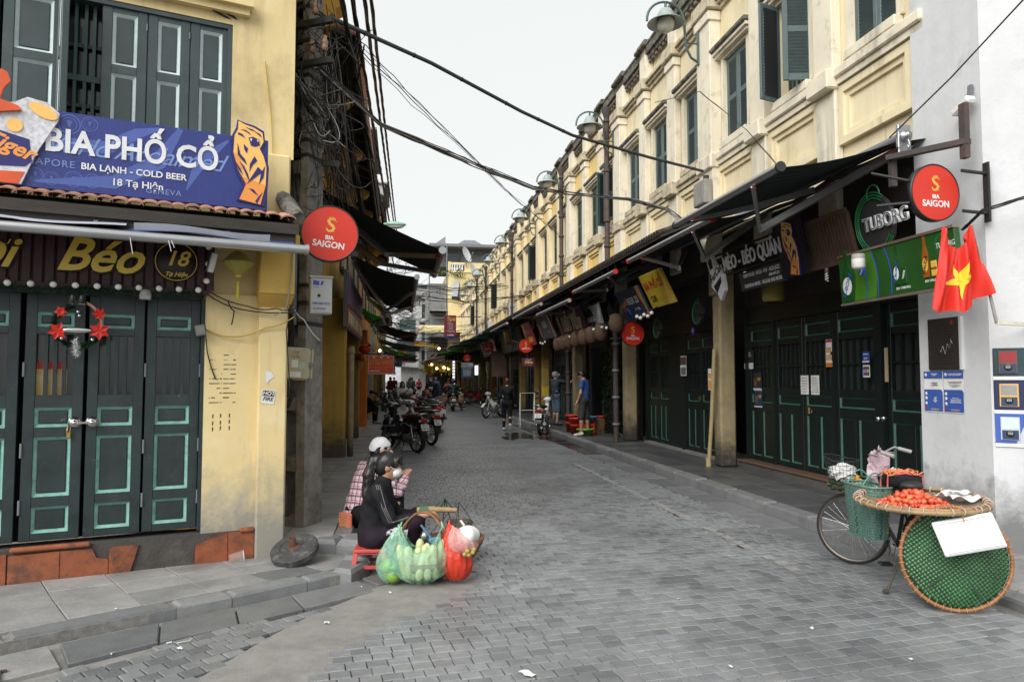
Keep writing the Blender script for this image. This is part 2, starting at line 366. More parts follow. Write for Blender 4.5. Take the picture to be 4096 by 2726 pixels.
while u0 < UE+.6:
	rh = .098*(1+.06*sin(row*1.7)); v = -2.6+(row % 2)*.058+uni(0, .012)
	k = .13*max(0, min(1, (13-u0)/9))
	while v < 6.4:
		w_ = .115+random.gauss(0, .004); v1 = v+w_; vm = v+w_/2
		um = u0+rh/2+k*(vm-1.5)
		p = suv(um, vm); q = on_setts(p)
		if q == 1 and not (3.22 < vm < 3.3 and u0 < 13 and u0 > 5.3): stones.append((um, vm, rh, w_, math.atan(k)))
		v = v1
	u0 += rh+.001; row += 1
# the patch of setts laid on the skew between the kerb and the concrete strip
dt = Vector((.68, .73, 0)); dn = Vector((.73, -.68, 0))
for i in range(-6, 40):
	for j in range(-4, 12):
		c = Vector((-2.6, 3.3, 0))+dt*(i*.118+(j % 2)*.05)+dn*(j*.1)
		if on_setts(c) == 2: stones.append((c.dot(S), c.dot(R), .095, .112, math.atan2(dt.y, dt.x)-A_))
stones.sort(key=lambda t: t[0]*1.0+abs(t[1]-1.5)*.35)
# the 300 that show largest are stones of their own; they share a few mesh shapes
def sett_mesh(w_, d, seed):
	r_ = Rnd(seed); b = MB(); b.box((0, 0, -.015), (w_-.003, d-.0035, .03), bev=.005)
	me = b.mesh('sett', M_sett)
	for q in me.vertices: q.co.x += r_.uniform(-.0025, .0025); q.co.y += r_.uniform(-.0025, .0025)
	return me
smesh = {}
big = MB()
for i, (u, v, d, w_, rz) in enumerate(stones):
	p = suv(u, v); z = random.gauss(0, .0008)
	if i < 300:
		key = (round(w_, 3), i % 3); 
		if key not in smesh: smesh[key] = sett_mesh(w_, .098, hash(key) % 999)
		inst(smesh[key], 'sett', road, (p.x, p.y, z), (random.gauss(0, .006), random.gauss(0, .006), A_+rz))
	else:
		t = random.choice(SETT); tn = tuple(a/b for a, b in zip(t, SETT[0])); fa = max(.35, min(1, (u-11)/5)) if u > 11 else 0
		tn = tuple(a*(1-fa*.6)+fa*.6 for a in tn)
		hx, hy = (w_-.003)/2, (d-.004)/2; c, s_ = cos(A_+rz), sin(A_+rz)
		tx, ty = random.gauss(0, .006), random.gauss(0, .006); e = .005
		def pt(x, y, zz): return (p.x+x*c-y*s_, p.y+x*s_+y*c, z+zz+x*tx+y*ty)
		j = [uni(-.002, .002) for _ in range(8)]
		o = [(-hx+j[0], -hy+j[1]), (hx+j[2], -hy+j[3]), (hx+j[4], hy+j[5]), (-hx+j[6], hy+j[7])]
		vs = [pt(x*(1-e/hx), y*(1-e/hy), 0) for x, y in o]+[pt(x, y, -.006) for x, y in o]+[pt(x, y, -.024) for x, y in o]
		fs = [(0, 1, 2, 3)]+[(a, a+4, (a+1) % 4+4, (a+1) % 4) for a in range(4)]+[(a+4, a+8, (a+1) % 4+8, (a+1) % 4+4) for a in range(4)]
		big.add(vs, [f if n == 0 else f for n, f in enumerate(fs)], 0, False, tn)
big.build('sett', M_settj, road, kind='stuff')
# concrete strip, light mortar line, gutter slabs
M_conc = pm('concrete_strip', (.235, .228, .215), .85, bump=.5, bsc=70, var=.14, sc=7, col2=(.17, .165, .155), amt=.4, c2sc=4)
cb = MB(); cb.poly([(-2, 3.2), *CONC[1:7], (-.21, 5.95), (-.24, 5.55), (-.46, 5.0), (-.81, 4.49), (-.95, 4.1), (-1.04, 3.84), (-1.17, 3.2)], -.02, -.0035); tag(cb.build('concrete_strip', M_conc), kind='structure')
ln = MB()
for u in arange(5.3, 13, .4): 
	j = uni(-.02, .02); pq(ln, [(u, 3.21+j), (u+.41, 3.21), (u+.41, 3.31), (u, 3.31+j)], -.003)
pq(ln, [(5.28, 3.22), (5.38, 3.22), (5.38, 4.1), (5.28, 4.1)], -.0035)
tag(ln.build('road_seam', pm('mortar_line', (.29, .28, .26), .9, bump=.4, col2=(.2, .2, .195), amt=.45, c2sc=6)), kind='structure')
M_slab = byobj('dark_slab', [(.16, .166, .17), (.135, .14, .144), (.185, .19, .194), (.16, .166, .17)], rough=.45, bump=.5, bsc=35, sc=5, col2=(.17, .172, .17), amt=.3, c2sc=5)
M_wet = byobj('wet_slab', [(.05, .053, .055), (.035, .037, .04), (.065, .068, .07), (.05, .053, .055)], rough=.16, bump=.15, bsc=25, sc=3, col2=(.12, .122, .12), amt=.42, c2sc=5)
M_pave = byobj('pavement_slab', [(.29, .288, .282), (.265, .263, .259), (.315, .312, .304), (.275, .273, .268), (.235, .235, .232)], rough=.6, bump=.5, bsc=30, sc=4, col2=(.22, .22, .217), amt=.42, c2sc=3.5, big=(2.2, (.17, .168, .163), .36, .12))
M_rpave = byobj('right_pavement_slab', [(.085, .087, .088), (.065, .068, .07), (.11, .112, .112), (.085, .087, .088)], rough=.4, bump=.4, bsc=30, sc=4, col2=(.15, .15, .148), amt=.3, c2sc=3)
M_kerb = byobj('kerb_stone', [(.2, .205, .208), (.17, .174, .178), (.23, .234, .235), (.2, .205, .208)], rough=.45, bump=.4, bsc=40, sc=6, col2=(.1, .1, .1), amt=.3, c2sc=6)
def slab(name, parent, pts, z0, z1, mat, gap=.006, bev=.006):
	"""one stone of any four-sided outline, edges chamfered"""
	c = Vector((sum(p[0] for p in pts)/4, sum(p[1] for p in pts)/4, 0)); b = MB()
	def ins(d): return [tuple((Vector((p[0], p[1], 0))-c)*(1-d/max(.05, (Vector((p[0], p[1], 0))-c).length)))[:2] for p in pts]
	o, i = ins(gap*.7), ins(gap*.7+bev*1.4); dz = random.gauss(0, .002)
	vs = [(*p, z1+dz) for p in i]+[(*p, z1-bev+dz) for p in o]+[(*p, z0) for p in o]
	b.add(vs, [(0, 1, 2, 3)]+[(a+k, a+4+k, (a+1) % 4+4+k, (a+1) % 4+k) for k in (0, 4) for a in range(4)])
	ar = sum(pts[a][0]*pts[(a+1) % 4][1]-pts[(a+1) % 4][0]*pts[a][1] for a in range(4))
	if ar < 0: b.f = [f[::-1] for f in b.f]
	return inst(b.mesh(name, mat), name, parent, (c.x, c.y, 0), (random.gauss(0, .004), random.gauss(0, .004), 0))
def uvp(*L): return [tuple(suv(u, v))[:2] for u, v in L]
gl = T('gutter', None, None, Matrix()); tag(gl, kind='structure')
NS = [(-2.70, 4.33), (-2.28, 4.70), (-1.92, 5.02), (-1.62, 5.3), (-1.2, 5.68)]; FS = [(-2.46, 4.02), (-2.12, 4.36), (-1.76, 4.68), (-1.43, 4.99), (-1.03, 5.4)]
for i in range(4): slab('gutter_slab', gl, [FS[i], FS[i+1], NS[i+1], NS[i]], -.05, .006, M_slab, .01)
slab('gutter_slab', gl, [(-1.03, 5.56), (-.66, 5.86), (-.9, 6.1), (-1.2, 5.75)], -.05, .003, M_slab, .01)
slab('gutter_slab', gl, [(-.66, 5.88), (-.42, 6.16), (-.7, 6.5), (-.9, 6.1)], -.05, .003, M_slab, .01)
u = 6.15
while u < 24:
	d = uni(.5, .7); slab('gutter_slab', gl, uvp((u, -.42), (u, .04), (u+d, .04), (u+d, -.42)), -.05, .002, M_wet if u > 9 else M_slab, .008); u += d
u = 5.6
while u < 24:
	d = uni(.6, .95); slab('gutter_slab', gl, uvp((u, 3.85), (u, 4.25), (u+d, 4.25), (u+d, 3.85)), -.05, .002, M_wet if u > 14 else M_slab, .012); u += d
# drain cover at the near left
dc = T('drain_grate', 'rusty drain grate broken beside the light kerb slab', 'drain', Matrix())
b = MB()
for i in range(5): b.bar((-2.95+i*.05, 3.78+i*.03, .012), (-2.83+i*.05, 3.6+i*.03, .012), .02, .02)
b.bar((-2.97, 3.77, .01), (-2.72, 3.92, .01), .025, .02); b.bar((-2.85, 3.59, .01), (-2.6, 3.74, .01), .025, .02); b.build('grate', pm('rusted_iron', (.06, .045, .035), .8, col2=(.16, .09, .05), amt=.4), dc)
slab('gutter_slab', gl, [(-3.0, 4.06), (-2.74, 4.3), (-2.48, 4.0), (-2.72, 3.76)], -.05, .008, M_pave, .012)
lo = MB(); lo.quad((-6, -2, -.02), (-1.6, -2, -.02), (-1.6, 4.7, -.02), (-6, 4.7, -.02)); tag(lo.build('worn_asphalt', M_conc), kind='structure')
# ---- corner pavement (left), low and level
lp = T('pavement', None, None, Matrix()); tag(lp, kind='structure')
KF = [(-4.3, 3.03), (-3.6, 3.66), (-2.95, 4.25), (-2.25, 4.86), (-1.97, 5.1), (-1.55, 5.48), (-1.36, 5.66)]
base = MB(); base.poly([(-4.3, 3.03), (-1.36, 5.66), (-1.22, 5.75), (-1.3, 6.4), (-2.1, 6.6), (-5, 5)], -.1, .05); base.build('bed', M_joint, lp)
nr = Vector((-.68, .73, 0))
for i in range(6):
	a, b2 = Vector((*KF[i], 0)), Vector((*KF[i+1], 0))
	n = max(1, round((b2-a).length/1.2))
	for j in range(n):
		p, q = a.lerp(b2, j/n), a.lerp(b2, (j+1)/n); w_ = .15
		slab('kerb_stone', lp, [tuple(p)[:2], tuple(q)[:2], tuple(q+nr*w_)[:2], tuple(p+nr*w_)[:2]], -.05, .066, M_kerb, .006, .022)
slab('kerb_stone', lp, [(-1.25, 5.62), (-1.17, 5.95), (-1.42, 6.0), (-1.42, 5.7)], -.05, .09, M_kerb, .004, .03)
slab('kerb_stone', lp, [(-1.17, 5.96), (-1.2, 6.22), (-1.45, 6.22), (-1.42, 6.01)], -.05, .11, M_kerb, .004, .03)
def rowpt(k, f):           # k along the house front, f = 0 at the house, 1 at the kerb
	a = O1+T1*k+N1*(-.02); kx = a.x+N1.x*2; # foot on the kerb's back line
	# intersection of the line a + N1 t with the line through the kerb
	p0 = Vector((-4.3, 3.03, 0))+nr*.15; d = Vector((.7455, .6665, 0)); den = N1.x*d.y-N1.y*d.x
	t = ((p0.x-a.x)*d.y-(p0.y-a.y)*d.x)/den; return a+N1*(t*f)
ks = arange(-3.2, .75, .42)
fr = [0, .3, .62, 1]
for i in range(len(ks)-1):
	for j in range(3):
		sh = .0
		P = [rowpt(ks[i]+.28*fr[j], fr[j]), rowpt(ks[i]+.28*fr[j+1], fr[j+1]), rowpt(ks[i+1]+.28*fr[j+1], fr[j+1]), rowpt(ks[i+1]+.28*fr[j], fr[j])]
		if P[1].y > 5.9 and P[1].x > -1.5: continue
		slab('slab', lp, [tuple(p)[:2] for p in P], 0, .066+(.006 if (i*3+j) % 7 == 0 else 0), M_slab if (i, j) == (7, 2) else M_pave, .005, .004)
# ---- pavement along the left row, one step higher, with its kerb
lq = T('pavement', None, None, Matrix()); tag(lq, kind='structure')
base = MB(); pts = uvp((6.5, -.45), (6.6, -.95), (70, -1.4), (70, -.45)); base.poly([*pts], -.1, .155); base.build('bed', M_joint, lq)
slab('kerb_stone', lq, [(-1.76, 6.3), (-1.53, 6.26), (-1.5, 6.5), (-1.72, 6.6)], -.05, .18, M_kerb, .004, .035)
slab('kerb_stone', lq, [(-1.53, 6.26), (-1.31, 6.22), (-1.36, 6.62), (-1.5, 6.6)], -.05, .185, M_kerb, .004, .045)
u = 6.62
while u < 30:
	d = uni(.75, .95); slab('kerb_stone', lq, uvp((u, -.42), (u+d, -.42), (u+d, -.58), (u, -.58)), -.05, .185, M_kerb, .006, .03); u += d
u = 6.6
while u < 24:
	d = .42; slab('slab', lq, uvp((u, -.58), (u+d, -.58), (u+d, -1.0), (u, -1.0)), .1, .182, M_pave, .005, .004)
	slab('slab', lq, uvp((u, -1.0), (u+d, -1.0), (u+d, -1.42), (u, -1.42)), .1, .182, M_pave, .005, .004); u += d
far = MB(); pq(far, [(24, -.42), (70, -.42), (70, -1.6), (24, -1.6)], .18); pq(far, [(24, -.42), (24, -.38), (70, -.38), (70, -.42)], .16); far.build('slab', M_pave, lq)
# ---- right pavement and kerb
rp = T('pavement', None, None, Matrix()); tag(rp, kind='structure')
base = MB(); base.poly(uvp((6.2, 4.27), (6.2, 7), (70, 7), (70, 4.27)), -.1, .1); base.poly(uvp((3.2, 4.27), (6.2, 4.27), (6.2, 7), (3.2, 7)), -.1, .03); base.build('bed', M_joint, rp)
u = 6.0
while u < 42:
	d = uni(.8, 1.0); slab('kerb_stone', rp, uvp((u, 4.26), (u+d, 4.26), (u+d, 4.44), (u, 4.44)), -.05, .135, M_kerb, .006, .03); u += d
u = 6.0
while u < 26:
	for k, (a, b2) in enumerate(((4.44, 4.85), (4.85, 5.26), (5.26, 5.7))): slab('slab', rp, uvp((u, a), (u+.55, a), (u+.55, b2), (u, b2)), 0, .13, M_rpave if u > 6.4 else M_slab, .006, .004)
	u += .55
u = 3.6
while u < 5.9:
	slab('kerb_stone', rp, uvp((u, 4.24), (u+.6, 4.24), (u+.6, 4.42), (u, 4.42)), -.05, .05+.03*max(0, u-4.8), M_kerb, .006, .02)
	for a, b2 in ((4.42, 4.9), (4.9, 5.4)): slab('slab', rp, uvp((u, a), (u+.6, a), (u+.6, b2), (u, b2)), 0, .05+.03*max(0, u-4.8), M_pave, .006, .004)
	u += .6
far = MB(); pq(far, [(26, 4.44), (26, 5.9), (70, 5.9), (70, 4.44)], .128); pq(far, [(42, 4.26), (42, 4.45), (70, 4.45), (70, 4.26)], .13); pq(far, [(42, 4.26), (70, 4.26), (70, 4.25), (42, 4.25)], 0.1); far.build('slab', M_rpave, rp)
# puddles in front of the washing-up tubs
pw = MB(); r_ = Rnd(4)
for (u, v, a, b2) in ((18.6, 4.0, .9, .32), (17.4, 4.1, .7, .2), (19.8, 3.4, 1.3, .4), (16.6, 4.05, .5, .15), (19.0, 2.9, .6, .2)):
	n = 22; pts = [suv(u+a*cos(t)*(1+.25*r_.uniform(-1, 1)), v+b2*sin(t)*(1+.3*r_.uniform(-1, 1))) for t in [2*pi*i/n for i in range(n)]]
	pw.add([(p.x, p.y, .0075) for p in pts], [tuple(range(n))])
tag(pw.build('puddle', pm('puddle_water', (.03, .03, .03), .16, var=0, spec=.5, alpha=.75)), kind='structure')
# litter
lit = [(-2.30, 4.18, 0), (-1.95, 4.26, 0), (-1.15, 5.5, 0), (-.9, 5.35, 0), (.08, 3.9, 0), (1.9, 4.6, 0), (2.25, 4.1, 0), (3.1, 4.3, 0), (1.2, 4.0, 0), (-1.2, 4.7, 0), (2.0, 7.4, 0), (1.2, 5.2, 0), (-2.6, 4.75, .07), (-2.0, 5.6, .07), (1.0, 19.9, 0), (.3, 20.6, 0)]
WORDS = ['beside the steel drain by the kerb', 'on the skewed sett patch near the kerb', 'at the foot of the red stool', 'below the hanging green bags', 'nearest the viewer mid road', 'on open setts right of the middle', 'on the setts before the bicycle', 'near the front wheel gutter side', 'low in the middle of the road', 'on the concrete strip', 'under the right kerb halfway up', 'on the setts right of the seller', 'on the corner pavement near the dark slab', 'on the pavement below the door step', 'beside the wet patch near the white moped', 'behind the wet patch far up the road']
for i, (x, y, z) in enumerate(lit):
	b = MB(); w_ = uni(.018, .04) if i != 4 else .09; n = 4
	g = [[(uni(-.004, .004)+(ix-1.5)*w_/3, uni(-.004, .004)+(iy-1.5)*w_/5, .004+uni(0, .012)) for ix in range(4)] for iy in range(4)]
	b.add([p for r in g for p in r], [(j*4+k, j*4+k+1, j*4+k+5, j*4+k+4) for j in range(3) for k in range(3)], 0, False)
	o = b.build('paper_scrap', pm('litter_paper', (.7, .7, .68), .9)); o.location = (x, y, z); o.rotation_euler = (0, 0, uni(0, 6)); tag(o, 'crumpled white scrap of paper '+WORDS[i], 'litter', 'paper scraps on the street')
# ================================================================ right side: terrace of yellow shophouses
M_cream = pm('cream_plaster', (.78, .68, .46), .85, var=.06, sc=2, bump=.25, bsc=14, streak=1, stcol=(.3, .23, .13), col2=(.62, .5, .27), amt=.34, c2sc=1.6)
M_creamw = pm('pale_trim', (.74, .68, .54), .85, var=.07, sc=3, bump=.25, bsc=18, streak=1, stcol=(.2, .17, .13), col2=(.38, .34, .26), amt=.33, c2sc=4)
M_yel = pm('faded_yellow_plaster', (.75, .56, .22), .85, var=.08, sc=2, bump=.25, bsc=14, streak=.75, stcol=(.3, .2, .1), col2=(.62, .42, .16), amt=.3, c2sc=1.4)
M_moss = pm('mossy_stone', (.2, .185, .15), .95, var=.35, sc=12, bump=.8, bsc=40, col2=(.05, .048, .042), amt=.5, c2sc=7)
M_mould = pm('stained_moulding', (.55, .48, .34), .9, var=.1, bump=.3, streak=.8, stcol=(.1, .09, .07), col2=(.12, .11, .09), amt=.38, c2sc=6)
M_shut = pm('shutter_green', (.085, .125, .13), .55, var=.12, sc=9, col2=(.13, .17, .17), amt=.25, c2sc=8)
M_shut2 = pm('shutter_green_dark', (.04, .085, .08), .5, var=.12, sc=9)
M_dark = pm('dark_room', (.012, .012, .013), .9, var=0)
M_glass = pm('old_glass', (.03, .035, .035), .12, var=0, spec=.6)
M_pipe = pm('rusty_pipe', (.09, .055, .045), .7, var=.25, sc=8, bump=.3, col2=(.05, .045, .045), amt=.5, c2sc=3)
M_greyp = pm('grey_pipe', (.16, .17, .19), .5)
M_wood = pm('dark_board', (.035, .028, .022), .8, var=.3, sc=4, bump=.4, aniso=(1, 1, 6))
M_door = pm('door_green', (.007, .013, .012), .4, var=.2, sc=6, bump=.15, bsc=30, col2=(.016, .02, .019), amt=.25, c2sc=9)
M_teal = pm('teal_moulding', (.035, .12, .09), .5, var=.2, sc=9)
M_stone = pm('step_stone', (.09, .085, .08), .8, var=.2, bump=.6, bsc=30, col2=(.05, .048, .045), amt=.4)
M_brownst = pm('brown_tread', (.13, .075, .05), .55, var=.2, bump=.2)
M_col = pm('column_plaster', (.36, .29, .16), .9, var=.2, sc=4, bump=.5, bsc=20, streak=.8, stcol=(.05, .04, .03), col2=(.3, .27, .22), amt=.35, c2sc=5, base=(1.0, (.04, .037, .033), .95))
M_coly = pm('column_yellow', (.3, .2, .055), .85, var=.2, sc=4, bump=.4, bsc=20, streak=.9, col2=(.3, .2, .08), amt=.3, base=(.9, (.05, .045, .04), .9))
M_white = pm('whitewash', (.6, .61, .625), .85, var=.06, sc=3, big=(1.3, (.44, .45, .46), .36, .08), bump=.5, bsc=9, col2=(.45, .46, .475), amt=.32, c2sc=3, streak=.3, stcol=(.3, .3, .3), base=(1.0, (.13, .13, .13), .9))
M_eave = pm('eave_tile', (.04, .034, .03), .9, var=.4, sc=14, bump=.8, bsc=40, col2=(.11, .1, .085), amt=.4, c2sc=9)
M_alu = pm('aluminium', (.42, .43, .44), .32, var=.08, metal=.85)
M_red = pm('red_cap', (.5, .03, .03), .5); M_pink = pm('pink_cap', (.55, .2, .2), .5)
M_iron = pm('dark_iron', (.02, .022, .022), .55)
M_lampg = pm('lamp_green', (.06, .11, .105), .45); M_lamps = pm('lamp_shade_grey', (.3, .35, .34), .4); M_opal = pm('opal_glass', (.62, .6, .55), .25, spec=.5)
PU = [6.29+5*i for i in range(13)]
ORD = ['nearest', 'second', 'third', 'fourth', 'fifth', 'sixth', 'seventh', 'eighth', 'ninth', 'tenth', 'eleventh', 'twelfth']
HEADW = .39
slatme = {}
def leaf(parent, name, x, y, w, h, z, near, hinge=None, ang=0, mat=None):
	"""one louvred shutter leaf: frame, then slats (a mesh each where they can be picked apart)"""
	mat = mat or M_shut
	hx = x if hinge != 'r' else x+w; ox = 0 if hinge != 'r' else -w
	f = MB(); s_ = .065
	f.lim(ox, ox+s_, 0, h, 0, .04, bev=.006); f.lim(ox+w-s_, ox+w, 0, h, 0, .04, bev=.006)
	for a, b in ((0, .09), (h*.47, h*.47+.08), (h-.09, h)): f.lim(ox+s_, ox+w-s_, a, b, .002, .038)
	f.lim(ox+s_, ox+w-s_, .06, h-.06, -.004, 0, 1)
	o = f.build(name, [mat, M_dark], parent); o.location = (hx, y, z); o.rotation_euler = (0, ang, 0)
	ys = [q for a, b in ((.09, h*.47), (h*.47+.08, h-.09)) for q in arange(a+.025, b-.01, .047)]
	key = (round(w, 2), mat.name)
	if near:
		if key not in slatme:
			b = MB(); b.box((0, 0, 0), (w-2*s_, .008, .05), rx=R_(-52)); slatme[key] = b.mesh('slat', mat)
		for q in ys: inst(slatme[key], 'slat', o, (ox+w/2, q, .018))
	else:
		b = MB()
		for q in ys: b.box((ox+w/2, q, .018), (w-2*s_, .008, .05), rx=R_(-52))
		g = b.build('slat', mat, o, kind='stuff')
	return o
def mould(b, x0, x1, y, z0, z1, h, mi=0):     # a stepped moulding
	b.lim(x0, x1, y, y+h*.4, 0, z0, mi); b.lim(x0, x1, y+h*.4, y+h*.7, 0, (z0+z1)/2, mi); b.lim(x0, x1, y+h*.7, y+h, 0, z1, mi)
def house(i):
	M = FR(PU[i+1], 5.3, 0)
	lab = f"{ORD[i]} cream and yellow shophouse of the terrace on the bicycle side of the street"
	h = T('terraced_house', lab, 'house', M, 'terraced shophouses with louvred windows')
	near = i < 2; fld = M_cream if i < 2 else M_yel; W = 5.0
	cx = [.83+1.667*j for j in range(3)]; ow = HEADW; Y0, Y1 = 5.48, 6.88
	b = MB()
	xs = [0]+[q for c in cx for q in (c-ow, c+ow)]+[W]
	for a in range(0, 8, 2): b.lim(xs[a], xs[a+1], Y0, Y1, -.35, 0)
	b.lim(0, W, 3.5, Y0, -.35, 0); b.lim(0, W, Y1, 8.0, -.35, 0); b.lim(0, W, 8.0, 8.72, -.3, -.08)
	b.build('wall', fld, h)
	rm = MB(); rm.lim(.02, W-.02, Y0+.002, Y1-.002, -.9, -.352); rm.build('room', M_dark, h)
	for j, x in enumerate((0, 1.667, 3.333)):    # pilasters with capitals and pedestal blocks
		p = MB()
		pw = .27 if j == 0 else .2; d = .2 if j == 0 else .13
		if i == 0 and j == 0: pass
		p.lim(x-pw, x+pw, 5.33, 7.78, .001, d, bev=.012); p.lim(x-pw-.03, x+pw+.03, 7.62, 7.78, .002, d+.035, bev=.01)
		p.lim(x-pw, x+pw, 3.6, 5.12, .001, d-.02, bev=.012)
		p.lim(x-pw, x+pw, 8.08, 8.76, -.079, .1, bev=.01)
		p.build('pilaster', M_creamw if i < 3 else M_cream, h)
	m = MB()
	mould(m, 0, W, 7.79, .05, .15, .2)
	for j, x in enumerate((0, 1.667, 3.333)): pw = .3 if j == 0 else .23; m.lim(x-pw-.05, x+pw+.05, 7.8, 8.055, .003, .26 if j == 0 else .22, bev=.02)
	m.build('cornice', M_mould, h)
	m = MB(); m.lim(0, W, 8.5, 8.72, -.079, .05); m.lim(0, W, 8.6, 8.78, -.078, .1)
	for j, x in enumerate((0, 1.667, 3.333)): pw = .32 if j == 0 else .25; m.lim(x-pw-.05, x+pw+.05, 8.761, 8.84, -.12, .2, bev=.015); m.lim(x-pw, x+pw, 8.84, 8.93, -.08, .15, bev=.02)
	m.lim(0, W, 8.781, 8.83, -.2, .12)
	for q in arange(.1, W, .2): m.box((q, 8.46, .0), (.09, .08, .06))
	m.build('parapet_moulding', M_moss if i < 6 else M_mould, h)
	sl_ = MB(); sl_.lim(0, W, 5.14, 5.22, .001, .1); sl_.lim(0, W, 5.22, 5.34, .001, .14, bev=.015)
	for j, x in enumerate((0, 1.667, 3.333)): pw = .3 if j == 0 else .23; sl_.lim(x-pw, x+pw, 5.1, 5.345, .003, .23, bev=.02)
	for c in cx: sl_.lim(c-ow-.06, c+ow+.06, 5.36, 5.48, .001, .12, bev=.01)
	sl_.build('sill_course', M_creamw if i < 1 else M_mould, h)
	#  sunk panels below the windows: two nested frames
	for c in cx:
		pn = MB()
		for k, (hw, y0, y1, t, z) in enumerate(((.62, 4.4, 5.12, .09, .07), (.53, 4.49, 5.03, .07, .035))):
			pn.lim(c-hw, c+hw, y1-t, y1, .001, z); pn.lim(c-hw, c+hw, y0, y0+t, .001, z); pn.lim(c-hw, c-hw+t, y0+t, y1-t, .001, z); pn.lim(c+hw-t, c+hw, y0+t, y1-t, .001, z)
		pn.build('wall_panel', fld, h)
	for j, c in enumerate(cx):                   # hood, frame and shutters of each window
		b = MB(); b.lim(c-ow-.09, c-ow, Y0, Y1+.05, .001, .045); b.lim(c+ow, c+ow+.09, Y0, Y1+.05, .001, .045); b.lim(c-ow, c+ow, Y1, Y1+.05, .001, .045); w_ = b.build('window', M_creamw if i < 3 else M_cream, h)
		b = MB(); b.lim(c-.56, c+.56, 6.93, 6.98, .001, .12); b.lim(c-.6, c+.6, 6.98, 7.03, .001, .16); b.build('hood', M_creamw, w_)
		b = MB(); b.lim(c-.62, c+.62, 7.031, 7.12, .001, .2, bev=.02); b.build('hood_cap', M_moss, w_)
		op = (i == 0 and j == 1) or (i == 2 and j == 2); 
		lw = ow-.005; H = Y1-Y0-.02; mat = M_shut if i < 2 else M_shut2
		if op:
			b = MB(); 
			for q in lin(c-ow+.05, c+ow-.05, 7): b.lim(q-.014, q+.014, Y0, Y1, -.14, -.11)
			b.lim(c-ow, c+ow, 6.1, 6.15, -.142, -.108); b.build('bar', M_shut2, w_)
			leaf(h, 'shutter', c-ow, Y0+.01, lw, H, -.02, near, None, R_(-72), mat); leaf(h, 'shutter', c, Y0+.01, lw, H, -.02, near, 'r', R_(78), mat)
		else:
			leaf(h, 'shutter', c-ow+.003, Y0+.01, lw, H, -.055, near, *((None, R_(-80)) if (i, j) in ((4, 2), (6, 1), (8, 0)) else ()), mat=mat); leaf(h, 'shutter', c+.003, Y0+.01, lw, H, -.055, near, mat=mat)
	# ground floor: column, beam, dark ceiling, shop front
	c = MB()
	if i < 12: c.lim(-.14, .14, .13, 3.44, -.24, .04, bev=.03); c.lim(-.12, .12, 3.0, 3.44, .041, .1)
	c.build('column', M_col if i < 3 else M_coly, h)
	b = MB(); b.lim(.2, 4.8, 2.75, 3.43, -.62, -.42); b.lim(0, W, 3.44, 3.95 if i == 0 else 4.3, .002, .03); b.build('fascia_and_shade', M_wood, h)  # upper panel darkens the cream wall: dark boards plus eave shade put into colour
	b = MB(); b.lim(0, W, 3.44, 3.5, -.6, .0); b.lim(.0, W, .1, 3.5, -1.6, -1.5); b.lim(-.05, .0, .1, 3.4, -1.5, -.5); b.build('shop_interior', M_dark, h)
	if i == 0:                                   # only a sagging strip of tarred sheet over the nearest shop
		b = MB(); b.surf(lambda a, c: (5*a, 4.0-.07*c-.02*sin(a*23)*c+.03*sin(a*9), .002+.3*c), 40, 4); b.build('tar_sheet', M_eave, h); return h
	# tiled eave: roof sheet on rafters, tile ends along the edge
	e = MB(); ty = lambda z: 4.42-.42*z/1.0
	e.add([(0, ty(0), .001), (W, ty(0), .001), (W, ty(1.0), 1.0), (0, ty(1.0), 1.0), (0, ty(0)-.05, .001), (W, ty(0)-.05, .001), (W, ty(1.0)-.05, 1.0), (0, ty(1.0)-.05, 1.0)], [(0, 3, 2, 1), (4, 5, 6, 7), (3, 7, 6, 2), (0, 4, 7, 3), (1, 2, 6, 5), (0, 1, 5, 4)])
	eo = e.build('eave_roof', M_wood, h)
	tl = MB(); 
	for q in arange(.06, W, .125):
		for r0, r1 in ((0, .34), (.33, .68), (.67, 1.03)):
			a, b2 = (q, ty(r0)+.03, r0), (q, ty(r1)+.045, r1); tl.tube([a, b2], [.052, .06], 6)
	tl.build('tile', M_eave, eo, kind='stuff')
	b = MB(); 
	for q in arange(.25, W, .5): b.bar((q, ty(0)-.1, .01), (q, ty(.95)-.1, .95), .06, .09)
	b.build('rafter', M_wood, h)
	return h
